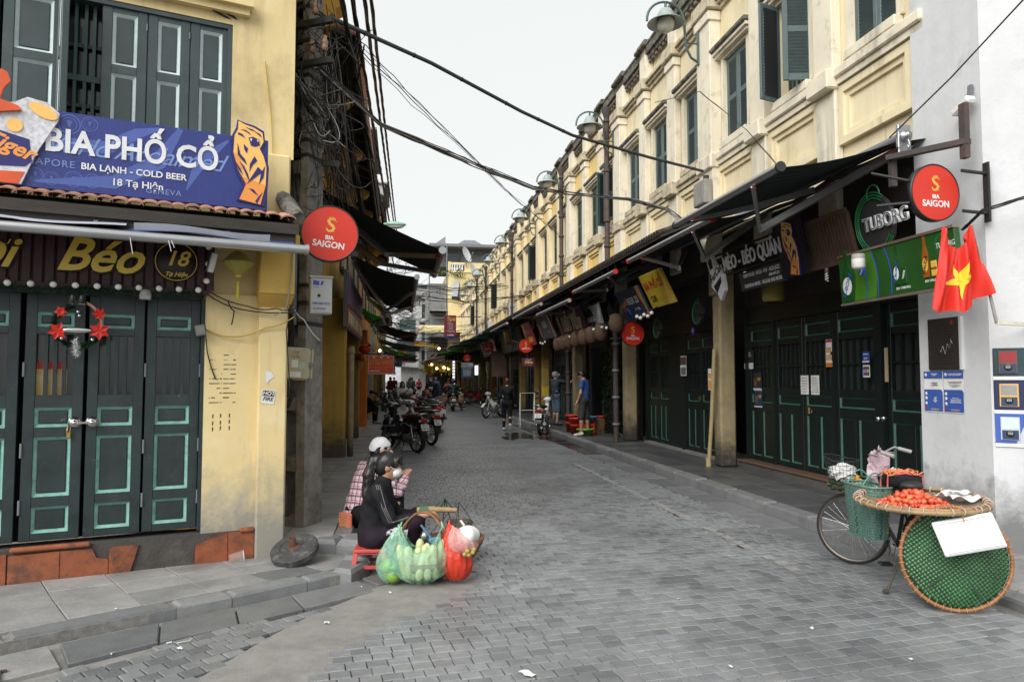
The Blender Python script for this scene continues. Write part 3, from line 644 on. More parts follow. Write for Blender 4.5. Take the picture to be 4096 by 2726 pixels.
def panel_door(parent, x, y, w, h, z, mat, teal, name='door', bars=4, split=True, lock=True, tw=.022, slim=False, hinge=0, grime=None):
	"""one leaf: stiles and rails, a barred upper light, raised fields inside coloured mouldings"""
	s_ = .075; b = MB()
	if slim: cut = [(.93, .985), (.905, .58, 'g'), (.545, .47), (.425, .02)]
	b.lim(0, s_, 0, h, 0, .045, bev=.004); b.lim(w-s_, w, 0, h, 0, .045, bev=.004)
	rows = [(.03, .135, 'p'), (.175, .415, 'p'), (.455, .535, 'p'), (.585, .835, 'g'), (.865, .925, 'p')] if not slim else [(.035, .36, 'pp'), (.42, .485, 'p'), (.53, .83, 'g'), (.87, .95, 'p')]
	last = 0
	for a, c, t in rows: b.lim(s_, w-s_, last*h, a*h, .002, .043); last = c
	b.lim(s_, w-s_, last*h, h, .002, .043)
	if slim: b.lim(w/2-.03, w/2+.03, rows[0][0]*h, rows[0][1]*h, .003, .042)
	d = b.build(name, mat, parent); d.location = (x, y, z)
	for a, c, t in rows:
		y0, y1 = a*h, c*h
		if t == 'g':
			for q in lin(s_, w-s_, bars+2)[1:-1]: gb = MB(); gb.lim(q-.013, q+.013, y0, y1, .004, .032); gb.build('bar', mat, d)
			if slim: gb = MB(); gb.lim(s_, w-s_, (y0+y1)/2-.012, (y0+y1)/2+.012, .006, .03); gb.build('bar', mat, d)
		else:
			for x0, x1 in (((s_, w-s_),) if t == 'p' else ((s_, w/2-.03), (w/2+.03, w-s_))):
				tm = MB(); fm = MB(); tm.add([(x0, y0, .036), (x1, y0, .036), (x1, y1, .036), (x0, y1, .036), (x0+tw, y0+tw, .014), (x1-tw, y0+tw, .014), (x1-tw, y1-tw, .014), (x0+tw, y1-tw, .014)], [(0, 1, 5, 4), (1, 2, 6, 5), (2, 3, 7, 6), (3, 0, 4, 7)])
				fm.lim(x0+tw, x1-tw, y0+tw, y1-tw, .002, .026, bev=.006); tm.build('moulding', teal, d); fm.build('panel', mat, d)
	gl_ = MB(); g = [r for r in rows if r[2] == 'g'][0]; gl_.lim(s_, w-s_, g[0]*h, g[1]*h, -.012, -.006); gl_.build('pane', M_glass, d)
	return d
HOUSES = []
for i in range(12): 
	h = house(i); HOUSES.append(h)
	# shop doors (frame local x from far divider)
	z = -.47
	if i == 0:
		b = MB(); b.lim(.2, 4.75, .03, .24, -.5, -.22); b.lim(.2, 4.75, .03, .12, -.218, -.16); b.build('step', M_stone, h); b = MB(); b.lim(.2, 4.75, .241, .275, -.5, -.2, bev=.008); b.build('tread', M_brownst, h)
		xs = [(.24, .78), (1.08, .74), (1.83, .74), (2.6, .86), (3.62, .95)]
		for x, w_ in xs: panel_door(h, x, .28, w_, 2.2, z, M_door, M_teal, slim=True, bars=4)
		b = MB(); b.lim(.2, .24, .28, 2.7, z-.02, z+.1); b.lim(1.02, 1.08, .28, 2.5, z, z+.08); b.lim(2.57, 2.6, .28, 2.5, z, z+.05); b.lim(3.46, 3.6, .28, 2.7, z-.02, z+.1); b.lim(4.57, 4.78, .28, 2.7, z-.02, z+.1); b.lim(.24, 3.46, 2.481, 2.6, z-.01, z+.09); b.lim(3.6, 4.57, 2.481, 2.6, z-.01, z+.09); b.lim(.2, 4.78, 2.6, 2.75, z-.02, z+.06); b.build('door_frame', M_door, h)
	elif i == 1:
		b = MB(); b.lim(.4, 2.4, .03, .17, -.5, -.3); b.lim(2.6, 4.0, .03, .17, -.5, -.3); b.build('step', M_conc, h)
		for x, w_ in [(.45, .62), (1.08, .62), (2.62, .68), (3.31, .68)]: panel_door(h, x, .18, w_, 2.3, z, M_door, M_teal, slim=True, bars=3)
		b = MB(); b.lim(.2, .44, .1, 2.75, z-.02, z+.06); b.lim(1.72, 2.6, .1, 2.75, z-.02, z+.06); b.lim(4.0, 4.3, .1, 2.75, z-.02, z+.06); b.lim(.44, 4.0, 2.49, 2.75, z-.02, z+.07); b.build('door_frame', M_door, h)
	else:
		for x, w_ in [(.45, .72), (1.2, .72), (2.7, .72), (3.45, .72)]: panel_door(h, x, .16, w_, 2.3, z-.3*(i == 2), M_door, M_teal, slim=True, bars=3)
		b = MB(); b.lim(.2, .44, .1, 2.75, z-.02, z+.06); b.lim(1.95, 2.68, .1, 2.75, z-.02, z+.06); b.lim(4.2, 4.8, .1, 2.75, z-.02, z+.06); b.lim(.44, 4.2, 2.49, 2.75, z-.02, z+.07); b.build('door_frame', M_door, h)
		if i in (4, 7): b = MB(); b.lim(2.2, 2.36, .1, 2.9, -.42, -.2); b.build('column', M_coly, h)
# white end house: pier parallel to the street, then a cut-off corner face
wh = T('corner_house', 'white plastered corner house with plaque and posters at the end of the terrace', 'house', FR(6.47, 5.2, 0))
b = MB(); b.lim(.0, .86, 0, 12, -2, 0); b.build('wall', M_white, wh)
b = MB(); b.M = FR(6.47, 5.2, 0).inverted() @ frame(suv(5.605, 5.2, 0), Vector((.84, -.543, 0)), Z, Vector((-.543, -.84, 0))); b.lim(0, 3.5, 0, 12, -2, 0.002); b.build('cut_corner_wall', M_white, wh)
# drainpipes, street lamps
def pipe_thing(u, v, z0, z1, label, r=.065):
	t = T('drainpipe', label, 'drainpipe', UPS(u, v, z0), 'drainpipes on the terrace'); b = MB(); H = z1-z0
	b.tube([(0, 0, 0), (0, 0, H)], r, 10); b.build('pipe', M_pipe, t); b = MB()
	for q in arange(.4, H, .62): b.lathe([(r, q-.03), (r+.022, q-.03), (r+.022, q+.03), (r, q+.03)], 10)
	b.lathe([(r, H-.25), (r+.05, H-.1), (r+.06, H)], 10); b.build('collar', M_pipe, t); return t
for k, (i, wd) in enumerate(((1, 'nearest rusty'), (2, 'second rusty'), (4, 'third rusty'), (6, 'fourth rusty'), (7, 'fifth rusty'))): pipe_thing(PU[i+1]+.36, 4.98, 4.42, 8.25, wd+' drainpipe running down the terrace between upper windows')
pipe_thing(15.95, 4.95, .14, 2.9, 'grey and rusted drainpipe beside the column under the round red sign').children[0].data.materials[0] = M_greyp
pipe_thing(20.9, 5.0, .14, 2.9, 'black iron drainpipe the reaching man touches')
t = T('bamboo_pole', 'worn yellow plastic pole leaning on the column by the music cafe', 'pole', UPS(11.3, 5.1, .13)); b = MB(); b.tube([(0, 0, 0), (.03, -.08, .8), (.06, -.16, 1.95)], .035, 8); b.tube([(0, 0, .0), (0, 0, .14)], .048, 8); b.build('tube', pm('old_yellow_pvc', (.42, .33, .16), .6, col2=(.08, .07, .05), amt=.3, c2sc=9), t)
def lamp(M, label, group='wall lamps along the terrace'):
	t = T('street_lamp', label, 'street lamp', M, group)      # local y up, z out from the wall
	b = MB(); b.lim(-.03, .03, -.32, .34, 0, .03, bev=.005); b.build('bracket', M_lampg, t)
	b = MB(); pts = [(0, -.26, .03), (0, -.2, .14), (0, -.05, .22), (0, .16, .25)]+[(0, .42+.34*sin(a), .6-.34*cos(a)) for a in lin(0, pi*1.02, 16)]; b.tube(pts, .022, 6)
	b.tube([(0, .06, .03), (0, .06, .235)], .016, 6); b.tube([(0, .76, .6), (0, .62, .6)], .022, 6); b.build('arm', M_lampg, t)
	b = MB(); b.M = TR((0, .6, .6)) @ RO(R_(-90), 4, 'X')
	b.lathe([(.03, .05), (.1, .02), (.145, -.06), (.15, -.13), (.3, -.2), (.32, -.225), (.3, -.222), (.15, -.15)], 24); b.build('shade', M_lamps, t)
	b = MB(); b.sph((0, .37, .6), (.15, .16, .15), 16, 12); b.build('globe', M_opal, t); return t
L0 = lamp(FR(11.45, 5.1, 7.35), 'nearest green curved wall lamp with white globe on the terrace')
LZ = [7.35, 7.2, 7.0, 6.9, 6.9, 6.85, 6.85, 6.85, 6.8]
for k in range(1, 9): dup(L0, FR(11.45+5.0*k, 5.1, 7.3), f"{ORD[k]} green curved wall lamp with white globe counted up the terrace")
# air conditioners on the terrace
def ac(M, label):
	t = T('air_conditioner', label, 'air conditioner', M, 'outdoor air conditioners on the terrace'); b = MB(); b.lim(-.4, .4, 0, .56, 0, .3, bev=.02); b.build('casing', pm('ac_white', (.6, .6, .57), .5, streak=.4), t)
	b = MB(); 
	for r in (.06, .11, .16, .21): b.M = TR((-.1, .28, .302)); b.lathe([(r, 0), (r+.012, .006), (r+.02, 0)], 20)
	b.build('grille', M_greyp, t); b = MB(); b.bar((-.35, -.03, .0), (-.35, -.03, .34), .04, .04); b.bar((.35, -.03, 0), (.35, -.03, .34), .04, .04); b.build('bracket', M_creamw, t); return t
a0 = ac(FR(32.6, 5.26, 4.5) , 'white air conditioner on brackets beside the third drainpipe')
for u, z, l in ((45.5, 4.3, 'farther white air conditioner under the small shutters'), (48.7, 4.1, 'farthest white air conditioner low on the terrace wall'), (40.6, 4.35, 'grey vented box between two far drainpipes')): dup(a0, FR(u, 5.26, z), l)
t = T('concrete_bracket', 'square cable box fixed to the terrace above the nearest awning', 'box', FR(11.2, 5.09, 4.5)); b = MB(); b.lim(-.22, .22, 0, .4, 0, .14, bev=.01)
for q in arange(-.18, .2, .07): b.lim(q-.012, q+.012, .03, .32, .14, .152)
b.build('casing', pm('box_grey', (.3, .29, .27), .8, streak=.6), t); b = MB(); b.tube([(.14, .4, .07), (.14, .47, .07)], .05, 8); b.build('stub', M_iron, t)
# ================================================================ left corner house: yellow front with green doors
M_fy = pm('ochre_plaster', (.74, .59, .3), .85, big=(1.1, (.4, .3, .16), .34, .1), var=.07, sc=2.2, bump=.3, bsc=12, streak=.7, stcol=(.16, .11, .06), col2=(.8, .7, .46), amt=.35, c2sc=1.5, base=(1.15, (.24, .235, .215), .92))
M_fy2 = pm('deep_ochre_plaster', (.62, .4, .1), .85, var=.08, sc=2.2, bump=.3, bsc=12, streak=.7, stcol=(.12, .08, .04), col2=(.5, .32, .1), amt=.3, c2sc=1.8)
M_gd = pm('worn_green_door', (.018, .03, .032), .42, var=.3, sc=5, bump=.2, bsc=30, col2=(.04, .05, .052), amt=.32, c2sc=7, streak=.3, stcol=(.12, .11, .095), big=(11, (.13, .12, .1), .3, .02))
M_mint = pm('mint_moulding', (.2, .4, .345), .55, var=.2, sc=14, col2=(.07, .13, .12), amt=.34, c2sc=12)
M_gs = pm('grey_green_shutter', (.045, .066, .068), .38, var=.12, sc=6, bump=.08, bsc=20, col2=(.085, .1, .1), amt=.3, c2sc=5)
M_pale = pm('pale_blue_moulding', (.55, .66, .66), .6, var=.1, sc=12)
M_terra = byobj('terracotta_tile', [(.30, .085, .032), (.26, .075, .03), (.33, .1, .04), (.2, .06, .028)], rough=.6, bump=.3, sc=6, col2=(.05, .035, .028), amt=.45, c2sc=5)
M_roof = byobj('roof_tile', [(.42, .2, .13), (.34, .17, .12), (.5, .27, .19), (.38, .19, .13)], rough=.85, bump=.5, sc=12, col2=(.13, .11, .1), amt=.35, c2sc=12)
M_rendr = pm('dark_render', (.06, .055, .05), .9, var=.25, bump=.9, bsc=35, col2=(.11, .1, .085), amt=.3)
M_steel = pm('steel', (.55, .55, .55), .22, metal=1, var=.05); M_brass = pm('brass', (.5, .36, .12), .35, metal=1)
M_black = pm('black_cable', (.012, .012, .013), .6, var=.1); M_greyc = pm('grey_cable', (.28, .27, .26), .6)
M_whitep = pm('white_plastic', (.68, .68, .66), .4); M_navy = pm('navy_cloth', (.03, .055, .2), .7)
M_blkp = pm('black_plastic', (.015, .015, .016), .4)
ch = T('corner_house', 'ochre corner house with green doors and upper shutters, number 18', 'house', FF(0, 0))
b = MB()
b.lim(-3.5, -.42, .3, 2.2, -.5, -.4)                     # back of the doorway
X0, X1, Y0, Y1 = -2.6, -.25, 3.55, 4.68
b.lim(-3.5, 0, 2.3, Y0, -.3, -.12); b.lim(X1, .28, Y0, 8, -.3, -.09); b.lim(-3.5, X1, Y1, 8, -.3, -.09)
b.lim(-.42, .0, .07, 2.3, -.3, -.05); b.build('wall', M_fy, ch)
b = MB(); b.lim(0, .24, 0, 3.55, -.26, .03, bev=.015); b.lim(.0, .28, 3.55, 8, -.28, -.088); b.build('corner_pier', M_fy, ch)
b = MB(); b.add([(.0, 2.2, .03), (.25, 2.2, .03), (.27, 2.3, .16), (-.02, 2.3, .16), (0, 2.2, -.1), (.25, 2.2, -.1), (.27, 2.3, -.1), (-.02, 2.3, -.1)], [(0, 1, 2, 3), (1, 5, 6, 2), (0, 3, 7, 4), (4, 5, 1, 0)]); b.lim(-.02, .27, 2.3, 2.72, -.1, .16, bev=.012); b.lim(-.04, .3, 2.72, 2.82, -.1, .2, bev=.01); b.build('bracket_block', M_fy2, ch)
b = MB(); b.lim(-3.5, -.1, 4.82, 4.9, -.085, .03); b.lim(-3.5, -.12, 4.76, 4.82, -.085, -.02); b.build('cornice', M_fy, ch)
# the house's street side, behind the pole
b = MB(); b.M = WM(ch).inverted(); 
pA = O1+T1*.24-N1*.1; e = suv(8.05, -1.2); e2 = suv(8.05, -4); pB = Vector((-4.5, 6.3, 0))
b.add([(*pA.xy, 0), (*e.xy, 0), (*e.xy, 9), (*pA.xy, 9)], [(0, 1, 2, 3)]); b.add([(*e.xy, 0), (*e2.xy, 0), (*e2.xy, 9), (*e.xy, 9)], [(0, 1, 2, 3)]); b.build('side_wall', M_fy2, ch)
# doors
DX = [(-2.73, .5), (-2.2, .48), (-1.69, .4), (-1.27, .4), (-.86, .41)]
for x, w_ in DX: panel_door(ch, x+.003, .345, w_-.006, 1.9, -.16, M_gd, M_mint, bars=3, tw=.026)
b = MB(); b.lim(-.45, -.40, .33, 2.26, -.2, -.07); b.lim(-3.5, -.45, 2.245, 2.3, -.2, -.09); b.build('door_frame', M_gd, ch)
b = MB(); b.lim(-3.5, -.42, .3, 2.35, -.395, -.39); b.lim(-3.5, -.2, 3.5, 4.75, -.299, -.29); b.lim(-3.5, -.42, 2.299, 2.31, -.39, -.1); b.build('dark_interior', M_dark, ch)
hd = MB()
for x in (-1.345, -1.225): hd.lathe([(0, .03), (.03, .03), (.034, .02), (.034, 0), (.046, 0), (.046, -.008)], 16, (x, 1.24, -.11)); hd.lathe([(0, .05), (.016, .05), (.02, .03)], 10, (x, 1.24, -.11))
hd.bar((-1.36, 1.235, -.07), (-1.21, 1.245, -.07), .014, .014); hd.build('handle', M_steel, ch)
b = MB(); b.lim(-1.395, -1.365, 1.12, 1.17, -.1, -.08, bev=.004); b.tube([(-1.39, 1.17, -.09), (-1.39, 1.21, -.09), (-1.37, 1.21, -.09), (-1.37, 1.17, -.09)], .004, 6); b.build('padlock', M_brass, ch)
for x in (-.86, -1.69, -.45, -2.2):
	for y in (.55, .98, 1.6): hg = MB(); hg.tube([(x, y, -.11), (x, y+.11, -.11)], .009, 6); hg.build('hinge', M_greyp, ch)
ex = MB(); ex.lim(-1.63, -1.41, 1.42, 1.72, -.166, -.163); nt_ = ex.build('notice', pm('notice_yellow', (.55, .38, .16), .8, col2=(.6, .5, .35), amt=.4, c2sc=9), ch)
ex = MB(); ex.lim(-1.63, -1.41, 1.66, 1.72, -.163, -.161); ex.lim(-1.63, -1.41, 1.42, 1.45, -.163, -.161); ex.build('notice_band', pm('notice_red', (.4, .05, .04), .7), ch)
# tiled step: terracotta facings, several broken away to the render
st = T('door_step', 'broken terracotta tiled step under the green doors of the corner house', 'step', FF(0, 0))
b = MB(); b.lim(-3.5, -.01, .0, .305, -.3, -.02); b.build('render_core', M_rendr, st)
tiles = [[(-2.46, .05), (-2.2, .05), (-2.2, .3), (-2.46, .3)], [(-2.19, .05), (-1.74, .05), (-1.74, .285), (-2.19, .3)], [(-1.73, .06), (-1.405, .06), (-1.405, .275), (-1.73, .27)], [(-1.4, .06), (-1.08, .06), (-1.08, .18), (-1.16, .2), (-1.19, .27), (-1.4, .275)], [(-1.075, .06), (-.93, .06), (-.9, .16), (-.87, .27), (-1.05, .27), (-1.075, .25)], [(-.43, .055), (-.215, .055), (-.215, .3), (-.4, .3), (-.43, .2), (-.46, .16)], [(-.21, .055), (-.005, .055), (-.005, .3), (-.21, .3)]]
tiles[5] = [(-.46, .055), (-.215, .055), (-.215, .295), (-.36, .295), (-.38, .25), (-.46, .23)]
for p in tiles: b = MB(); b.poly(p, -.019, .0); b.build('tile', M_terra, st)
for x0, x1 in ((-2.4, -1.95), (-1.72, -1.2), (-.12, -.0), (-3.2, -2.5)): b = MB(); b.lim(x0, x1, .292, .33, -.03, .022, bev=.012); b.build('edging_tile', M_terra, st)
# upper window shutters
def shutter_panel(parent, x, y, w, h, z, ang=0, hinge=None):
	b = MB(); o = -w if hinge == 'r' else 0; s_ = .075; m1 = .5*h
	b.lim(o, o+s_, 0, h, 0, .05, bev=.005); b.lim(o+w-s_, o+w, 0, h, 0, .05, bev=.005)
	for a, c in ((0, .08), (m1-.03, m1+.04), (h-.08, h)): b.lim(o+s_, o+w-s_, a, c, .002, .046)
	d = b.build('shutter', M_gs, parent); d.location = (x+(w if hinge == 'r' else 0), y, z); d.rotation_euler = (0, ang, 0)
	tw = .028
	for y0, y1 in ((.08, m1-.03), (m1+.04, h-.08)):
		x0, x1 = o+s_, o+w-s_; tm = MB(); fm = MB()
		tm.add([(x0, y0, .04), (x1, y0, .04), (x1, y1, .04), (x0, y1, .04), (x0+tw, y0+tw, .016), (x1-tw, y0+tw, .016), (x1-tw, y1-tw, .016), (x0+tw, y1-tw, .016)], [(0, 1, 5, 4), (1, 2, 6, 5), (2, 3, 7, 6), (3, 0, 4, 7)]); fm.lim(x0+tw, x1-tw, y0+tw, y1-tw, .002, .028, bev=.006)
		tm.build('moulding', M_pale, d); fm.build('panel', M_gs, d)
	hh = MB(); hh.tube([(o+w-.005, h*.83, .05), (o+w-.005, h*.83+.06, .05)], .007, 5); hh.build('hinge', M_greyp, d)
	return d
H = 1.12
for x, w_ in ((-2.55, .62), (-1.91, .41), (-1.245, .335), (-.91, .325), (-.585, .33)): shutter_panel(ch, x+.002, 3.56, w_-.004, H, -.17)
shutter_panel(ch, -1.5, 3.56, .3, H, -.11, R_(-78))
b = MB(); b.lim(X0, X1, Y1-.04, Y1, -.3, -.1); b.lim(-.29, X1, Y0, Y1-.04, -.3, -.1); b.build('window_frame', M_gs, ch)
b = MB(); 
for x in (-1.43, -1.36, -1.3): b.lim(x-.012, x+.012, 3.56, 4.64, -.22, -.19)
b.lim(-1.5, -1.24, 4.0, 4.05, -.225, -.185); b.lim(-1.5, -1.24, 4.3, 4.33, -.26, -.24); b.lim(-1.5, -1.24, 3.8, 3.83, -.26, -.24); b.build('window_bar', M_shut2, ch)
b = MB(); b.lim(-1.5, -1.24, 3.56, 4.64, -.29, -.285); b.build('pane', M_glass, ch)
# little tiled canopy under the sign board
cn = T('tiled_canopy', 'small terracotta tiled canopy below the blue beer sign', 'canopy', FF(0, -.06))
b = MB(); 
b.add([(-3.5, 3.06, -.05), (.24, 3.06, -.05), (.24, 2.9, .5), (-3.5, 2.9, .5), (-3.5, 2.98, -.05), (.24, 2.98, -.05), (.24, 2.82, .5), (-3.5, 2.82, .5)], [(0, 3, 2, 1), (4, 5, 6, 7), (3, 7, 6, 2), (1, 2, 6, 5), (0, 4, 7, 3)]); b.build('deck', M_wood, cn)
b = MB(); b.lim(-3.5, .22, 2.72, 2.83, .38, .47); b.build('beam', M_wood, cn)
tb = MB(); n = 8
vs = [(r*cos(a), .03*sin(a), z) for z, r in ((0, .056), (.2, .06)) for a in lin(0, pi, n+1)]
tb.add(vs, [(i, i+1, i+n+2, i+n+1) for i in range(n)], 0, True); tb.add([(x, y-.012, z) for x, y, z in vs], [(i+n+1, i+n+2, i+1, i) for i in range(n)], 0, True); tb.add([vs[n+1+i] for i in range(n+1)]+[(x, y-.012, z) for x, y, z in vs[n+1:]], [(i, i+1, i+n+2, i+n+1) for i in range(n)])
tme = tb.mesh('tile', M_roof); al = math.atan2(.16, .55)
for i, x in enumerate(arange(-2.35, .24, .1)):
	for j in range(3): q = .14*j+.0; inst(tme, 'tile', cn, (x, 3.075-.29*q*1.0-.0+.008*j, -.03+q*1.15), (al+random.gauss(0, .02), random.gauss(0, .03), random.gauss(0, .02)))
b = MB(); b.M = TR((.2, 2.95, .2)); b.tube([(-.02, .28, -.2), (.0, .16, .02), (.05, .02, .22)], [.07, .075, .06], 8); b.build('hip_cap', M_moss, cn)
# blue sign board
def pt_board(t, w, h, mat, d=.04, edge=None):
	b = MB(); b.lim(-w/2, w/2, -h/2, h/2, -d, 0, bev=.004); return b.build('board', mat, t)
bs = T('sign_board', 'blue beer sign board with white lettering and an orange tiger', 'sign', FF(-1.4, 3.27, .33, 0))
M_bsign = pm('blue_print', (.022, .035, .19), .35, var=.1, sc=3, bump=.3, bsc=80); M_bswirl = pm('swirl_print', (.07, .11, .36), .35); M_sgrey = pm('grey_white_letter', (.68, .69, .71), .5); M_spale = pm('pale_blue_letter', (.17, .25, .5), .5)
b = MB(); b.lim(-2, 1.41, -.3, .29, -.05, 0, bev=.004); b.build('board', M_bsign, bs)
def swoosh(b, pts, w0, z, mi=0):
	P = [Vector((x, y, 0)) for x, y in pts]; n = len(P); vs = []
	for i, p in enumerate(P):
		t = (P[min(i+1, n-1)]-P[max(0, i-1)]).normalized(); q = Vector((-t.y, t.x, 0)); w_ = w0[i] if isinstance(w0, list) else w0; vs += [(p.x+q.x*w_, p.y+q.y*w_, z), (p.x-q.x*w_, p.y-q.y*w_, z)]
	b.add(vs, [(2*i+1, 2*i+3, 2*i+2, 2*i) for i in range(n-1)], mi)
b = MB()
swoosh(b, [(-.6, .27), (-.3, .18), (0, .05), (.25, .06), (.45, .2), (.6, .26)], [.01, .04, .05, .05, .04, .01], .0012); swoosh(b, [(-.2, -.25), (.3, -.2), (.6, .0), (.75, .28)], [.01, .05, .06, .02], .0012); swoosh(b, [(.8, -.2), (.9, .05), (1.1, .24)], [.005, .05, .01], .0012)
for x, y, r in ((0, .2, .075), (.13, .22, .055), (-.2, -.2, .05), (.04, -.21, .06), (.16, -.21, .055), (-.1, -.22, .05), (.25, -.19, .04), (.3, -.17, .05)):
	for r1, r2 in ((r, r*.88), (r*.68, r*.62)): b.add([(x+q*cos(a), y+q*sin(a), .0016) for a in lin(0, 2*pi, 21) for q in (r2, r1)], [(2*i, 2*i+1, 2*i+3, 2*i+2) for i in range(20)])
	b.poly([(x-.25*r, y+.35*r), (x+.25*r, y+.35*r), (x+.12*r, y-.05*r), (x+.08*r, y-.3*r), (x-.08*r, y-.3*r), (x-.12*r, y-.05*r)], .001, .0018)
b.build('swirl_print', M_bswirl, bs)
text("World Acclaimed", bs, M_spale, .4, .04, .2, .002, sh=.45, sp=.92)
text("BIA PHỐ CỔ", bs, M_sgrey, .44, .06, .245, .006, bold=.006, ext=.003, sx=.88); text("BIA LẠNH - COLD BEER", bs, M_sgrey, .44, -.105, .068, .005, bold=.0015); text("18 Tạ Hiện", bs, M_sgrey, .46, -.2, .075, .005, bold=.0012); text("SINGAPORE", bs, M_spale, -.17, -.105, .075, .002, sp=1.1); text("GENEVA", bs, M_spale, .64, -.235, .062, .002, sp=1.1)
M_tig = pm('orange_print', (.78, .3, .06), .4, var=.08); M_tigy = pm('amber_print', (.85, .5, .14), .4, var=.05); M_tigb = pm('indigo_print', (.018, .012, .13), .4)
def tiger(parent, x, y, h, z0=0, dark=None):
	"""roaring tiger emblem: cut-out outline, amber body, indigo stripes"""
	def tr(P, s=1): return [(x+(px-1738)/620*h, y+(1140-py)/620*h) for px, py in P]
	out = [(1645, 835), (1700, 852), (1760, 862), (1830, 895), (1838, 980), (1815, 1030), (1845, 1080), (1868, 1160), (1862, 1300), (1845, 1450), (1650, 1425), (1690, 1310), (1640, 1210), (1608, 1080), (1612, 950), (1636, 900)]
	body = [(1652, 845), (1698, 866), (1758, 880), (1818, 910), (1826, 975), (1800, 1030), (1828, 1080), (1850, 1160), (1846, 1300), (1812, 1440), (1668, 1415), (1712, 1300), (1658, 1205), (1622, 1080), (1628, 955), (1650, 905)]
	b = MB(); b.poly(tr(out), z0, z0+.014); b.build('emblem_back', dark or M_tigb, parent)
	b = MB(); b.poly(tr(body), z0+.0142, z0+.02); b.build('tiger_emblem', M_tigy, parent)
	b = MB(); lo = [(1655, 1200), (1690, 1250), (1840, 1290), (1846, 1300), (1812, 1440), (1668, 1415), (1712, 1300)]; b.poly(tr(lo), z0+.02, z0+.0212); lo2 = [(1622, 1080), (1660, 1090), (1690, 1190), (1658, 1205)]; b.poly(tr(lo2), z0+.02, z0+.0212); b.build('orange_patch', M_tig, parent)
	st = [[(1722, 960), (1752, 948), (1795, 965), (1800, 1005), (1768, 1020), (1740, 1015)], [(1668, 905), (1700, 915), (1735, 935), (1728, 922), (1700, 905)], [(1650, 930), (1680, 940), (1700, 965), (1680, 955), (1650, 945)], [(1760, 905), (1800, 920), (1815, 945), (1795, 932)], [(1700, 885), (1745, 893), (1770, 905), (1740, 903)],
		  [(1648, 1010), (1668, 1085), (1700, 1120), (1715, 1160), (1680, 1130), (1650, 1090)], [(1690, 1010), (1720, 1040), (1712, 1075), (1695, 1050)], [(1765, 1090), (1735, 1150), (1732, 1210), (1752, 1160), (1785, 1120)], [(1790, 1165), (1755, 1230), (1715, 1300), (1770, 1250), (1825, 1195)], [(1665, 1140), (1690, 1190), (1722, 1260), (1735, 1275), (1722, 1225), (1695, 1170)],
		  [(1840, 1150), (1812, 1210), (1800, 1290), (1830, 1240)], [(1730, 1330), (1765, 1335), (1795, 1375), (1765, 1360)], [(1800, 1380), (1775, 1420), (1790, 1436), (1825, 1350)], [(1640, 1150), (1658, 1200), (1690, 1240), (1675, 1200)]]
	b = MB()
	for p in st: b.poly(tr(p), z0+.0213, z0+.0235)
	b.build('stripe_print', M_tigb, parent)
	b = MB(); b.poly(tr([(1730, 965), (1740, 985), (1748, 962)]), z0+.0236, z0+.025); b.poly(tr([(1780, 965), (1785, 985), (1793, 970)]), z0+.0236, z0+.025); b.build('fang_print', M_sgrey, parent)
tiger(bs, 1.27, .08, .7)
# tilted can and glass cut-out at the left end
CX = TR((.44, 0, 0))
b = MB(CX); b.poly([(-.78, .3), (-.7, .35), (-.58, .33), (-.5, .26), (-.51, .2), (-.62, -.02), (-.66, -.12), (-.72, -.29), (-1.2, -.29), (-1.2, .22)], .002, .03); b.build('can_cutout', pm('frosted_print', (.58, .58, .62), .4, var=.3, sc=30), bs)
b = MB(CX); b.poly([(-.68, .04), (-.66, -.12), (-.7, -.16), (-1.2, -.2), (-1.2, .12), (-.85, .08)], .031, .034); b.build('can_band', pm('can_blue', (.02, .02, .14), .35), bs)
b = MB(CX); b.poly([(-.7, -.2), (-.74, -.29), (-1.2, -.29), (-1.2, -.23)], .031, .034); b.build('red_cutout', pm('red_orange_print', (.62, .09, .02), .4), bs)
b = MB(CX); b.poly([(-.86, .3), (-.75, .27), (-.73, .24), (-.9, .2), (-1.2, .2), (-1.2, .3), (-.95, .4), (-.88, .46), (-.86, .52), (-.82, .5), (-.8, .44), (-.84, .38)], .0342, .06); b.build('red_cutout', MATS['red_orange_print'], bs)
for x, y, q, r in ((-.6, .26, .09, .05), (-.77, .13, .05, .05)): b = MB(CX @ TR((x, y, .035))); b.poly([(q*cos(a), r*sin(a)-(.35*q*cos(a) if q > .06 else 0)) for a in lin(0, 2*pi, 18)[:-1]], 0, .003); b.build('seal_print', M_tigy, bs)
text("Tiger", bs, M_tig, -.36, -.02, .15, .036, sh=.3, bold=.004, rz=-.35)
# shop sign with gold script on dark red slats
M_slat = pm('dark_red_slat', (.035, .008, .01), .6, var=.2); M_gold = pm('gold_letter', (.68, .47, .06), .45, var=.05)
ss = T('shop_sign', 'dark red slatted sign with gold script and the round number 18', 'sign', FF(-1.0, 2.51, .1))
for x in arange(-1.6, .6, .075): b = MB(); b.lim(x, x+.058, -.2, .21, -.03, -.005, bev=.003); b.build('slat', M_slat, ss)
b = MB(); b.lim(-1.65, .6, -.24, -.2, -.04, 0); b.lim(-1.65, .6, .21, .25, -.04, 0); b.lim(-1.65, .6, -.2, .21, -.045, -.04); b.build('frame', M_slat, ss)
for s_, x, y, sz in (("Hợi", -1.0, 0, .31), ("Béo", -.2, .015, .36)):
	text(s_, ss, M_dark, x+.008, y-.01, sz, .004, sh=.42, bold=.012, ext=.004); text(s_, ss, M_gold, x, y, sz, .012, sh=.42, bold=.007, ext=.004)
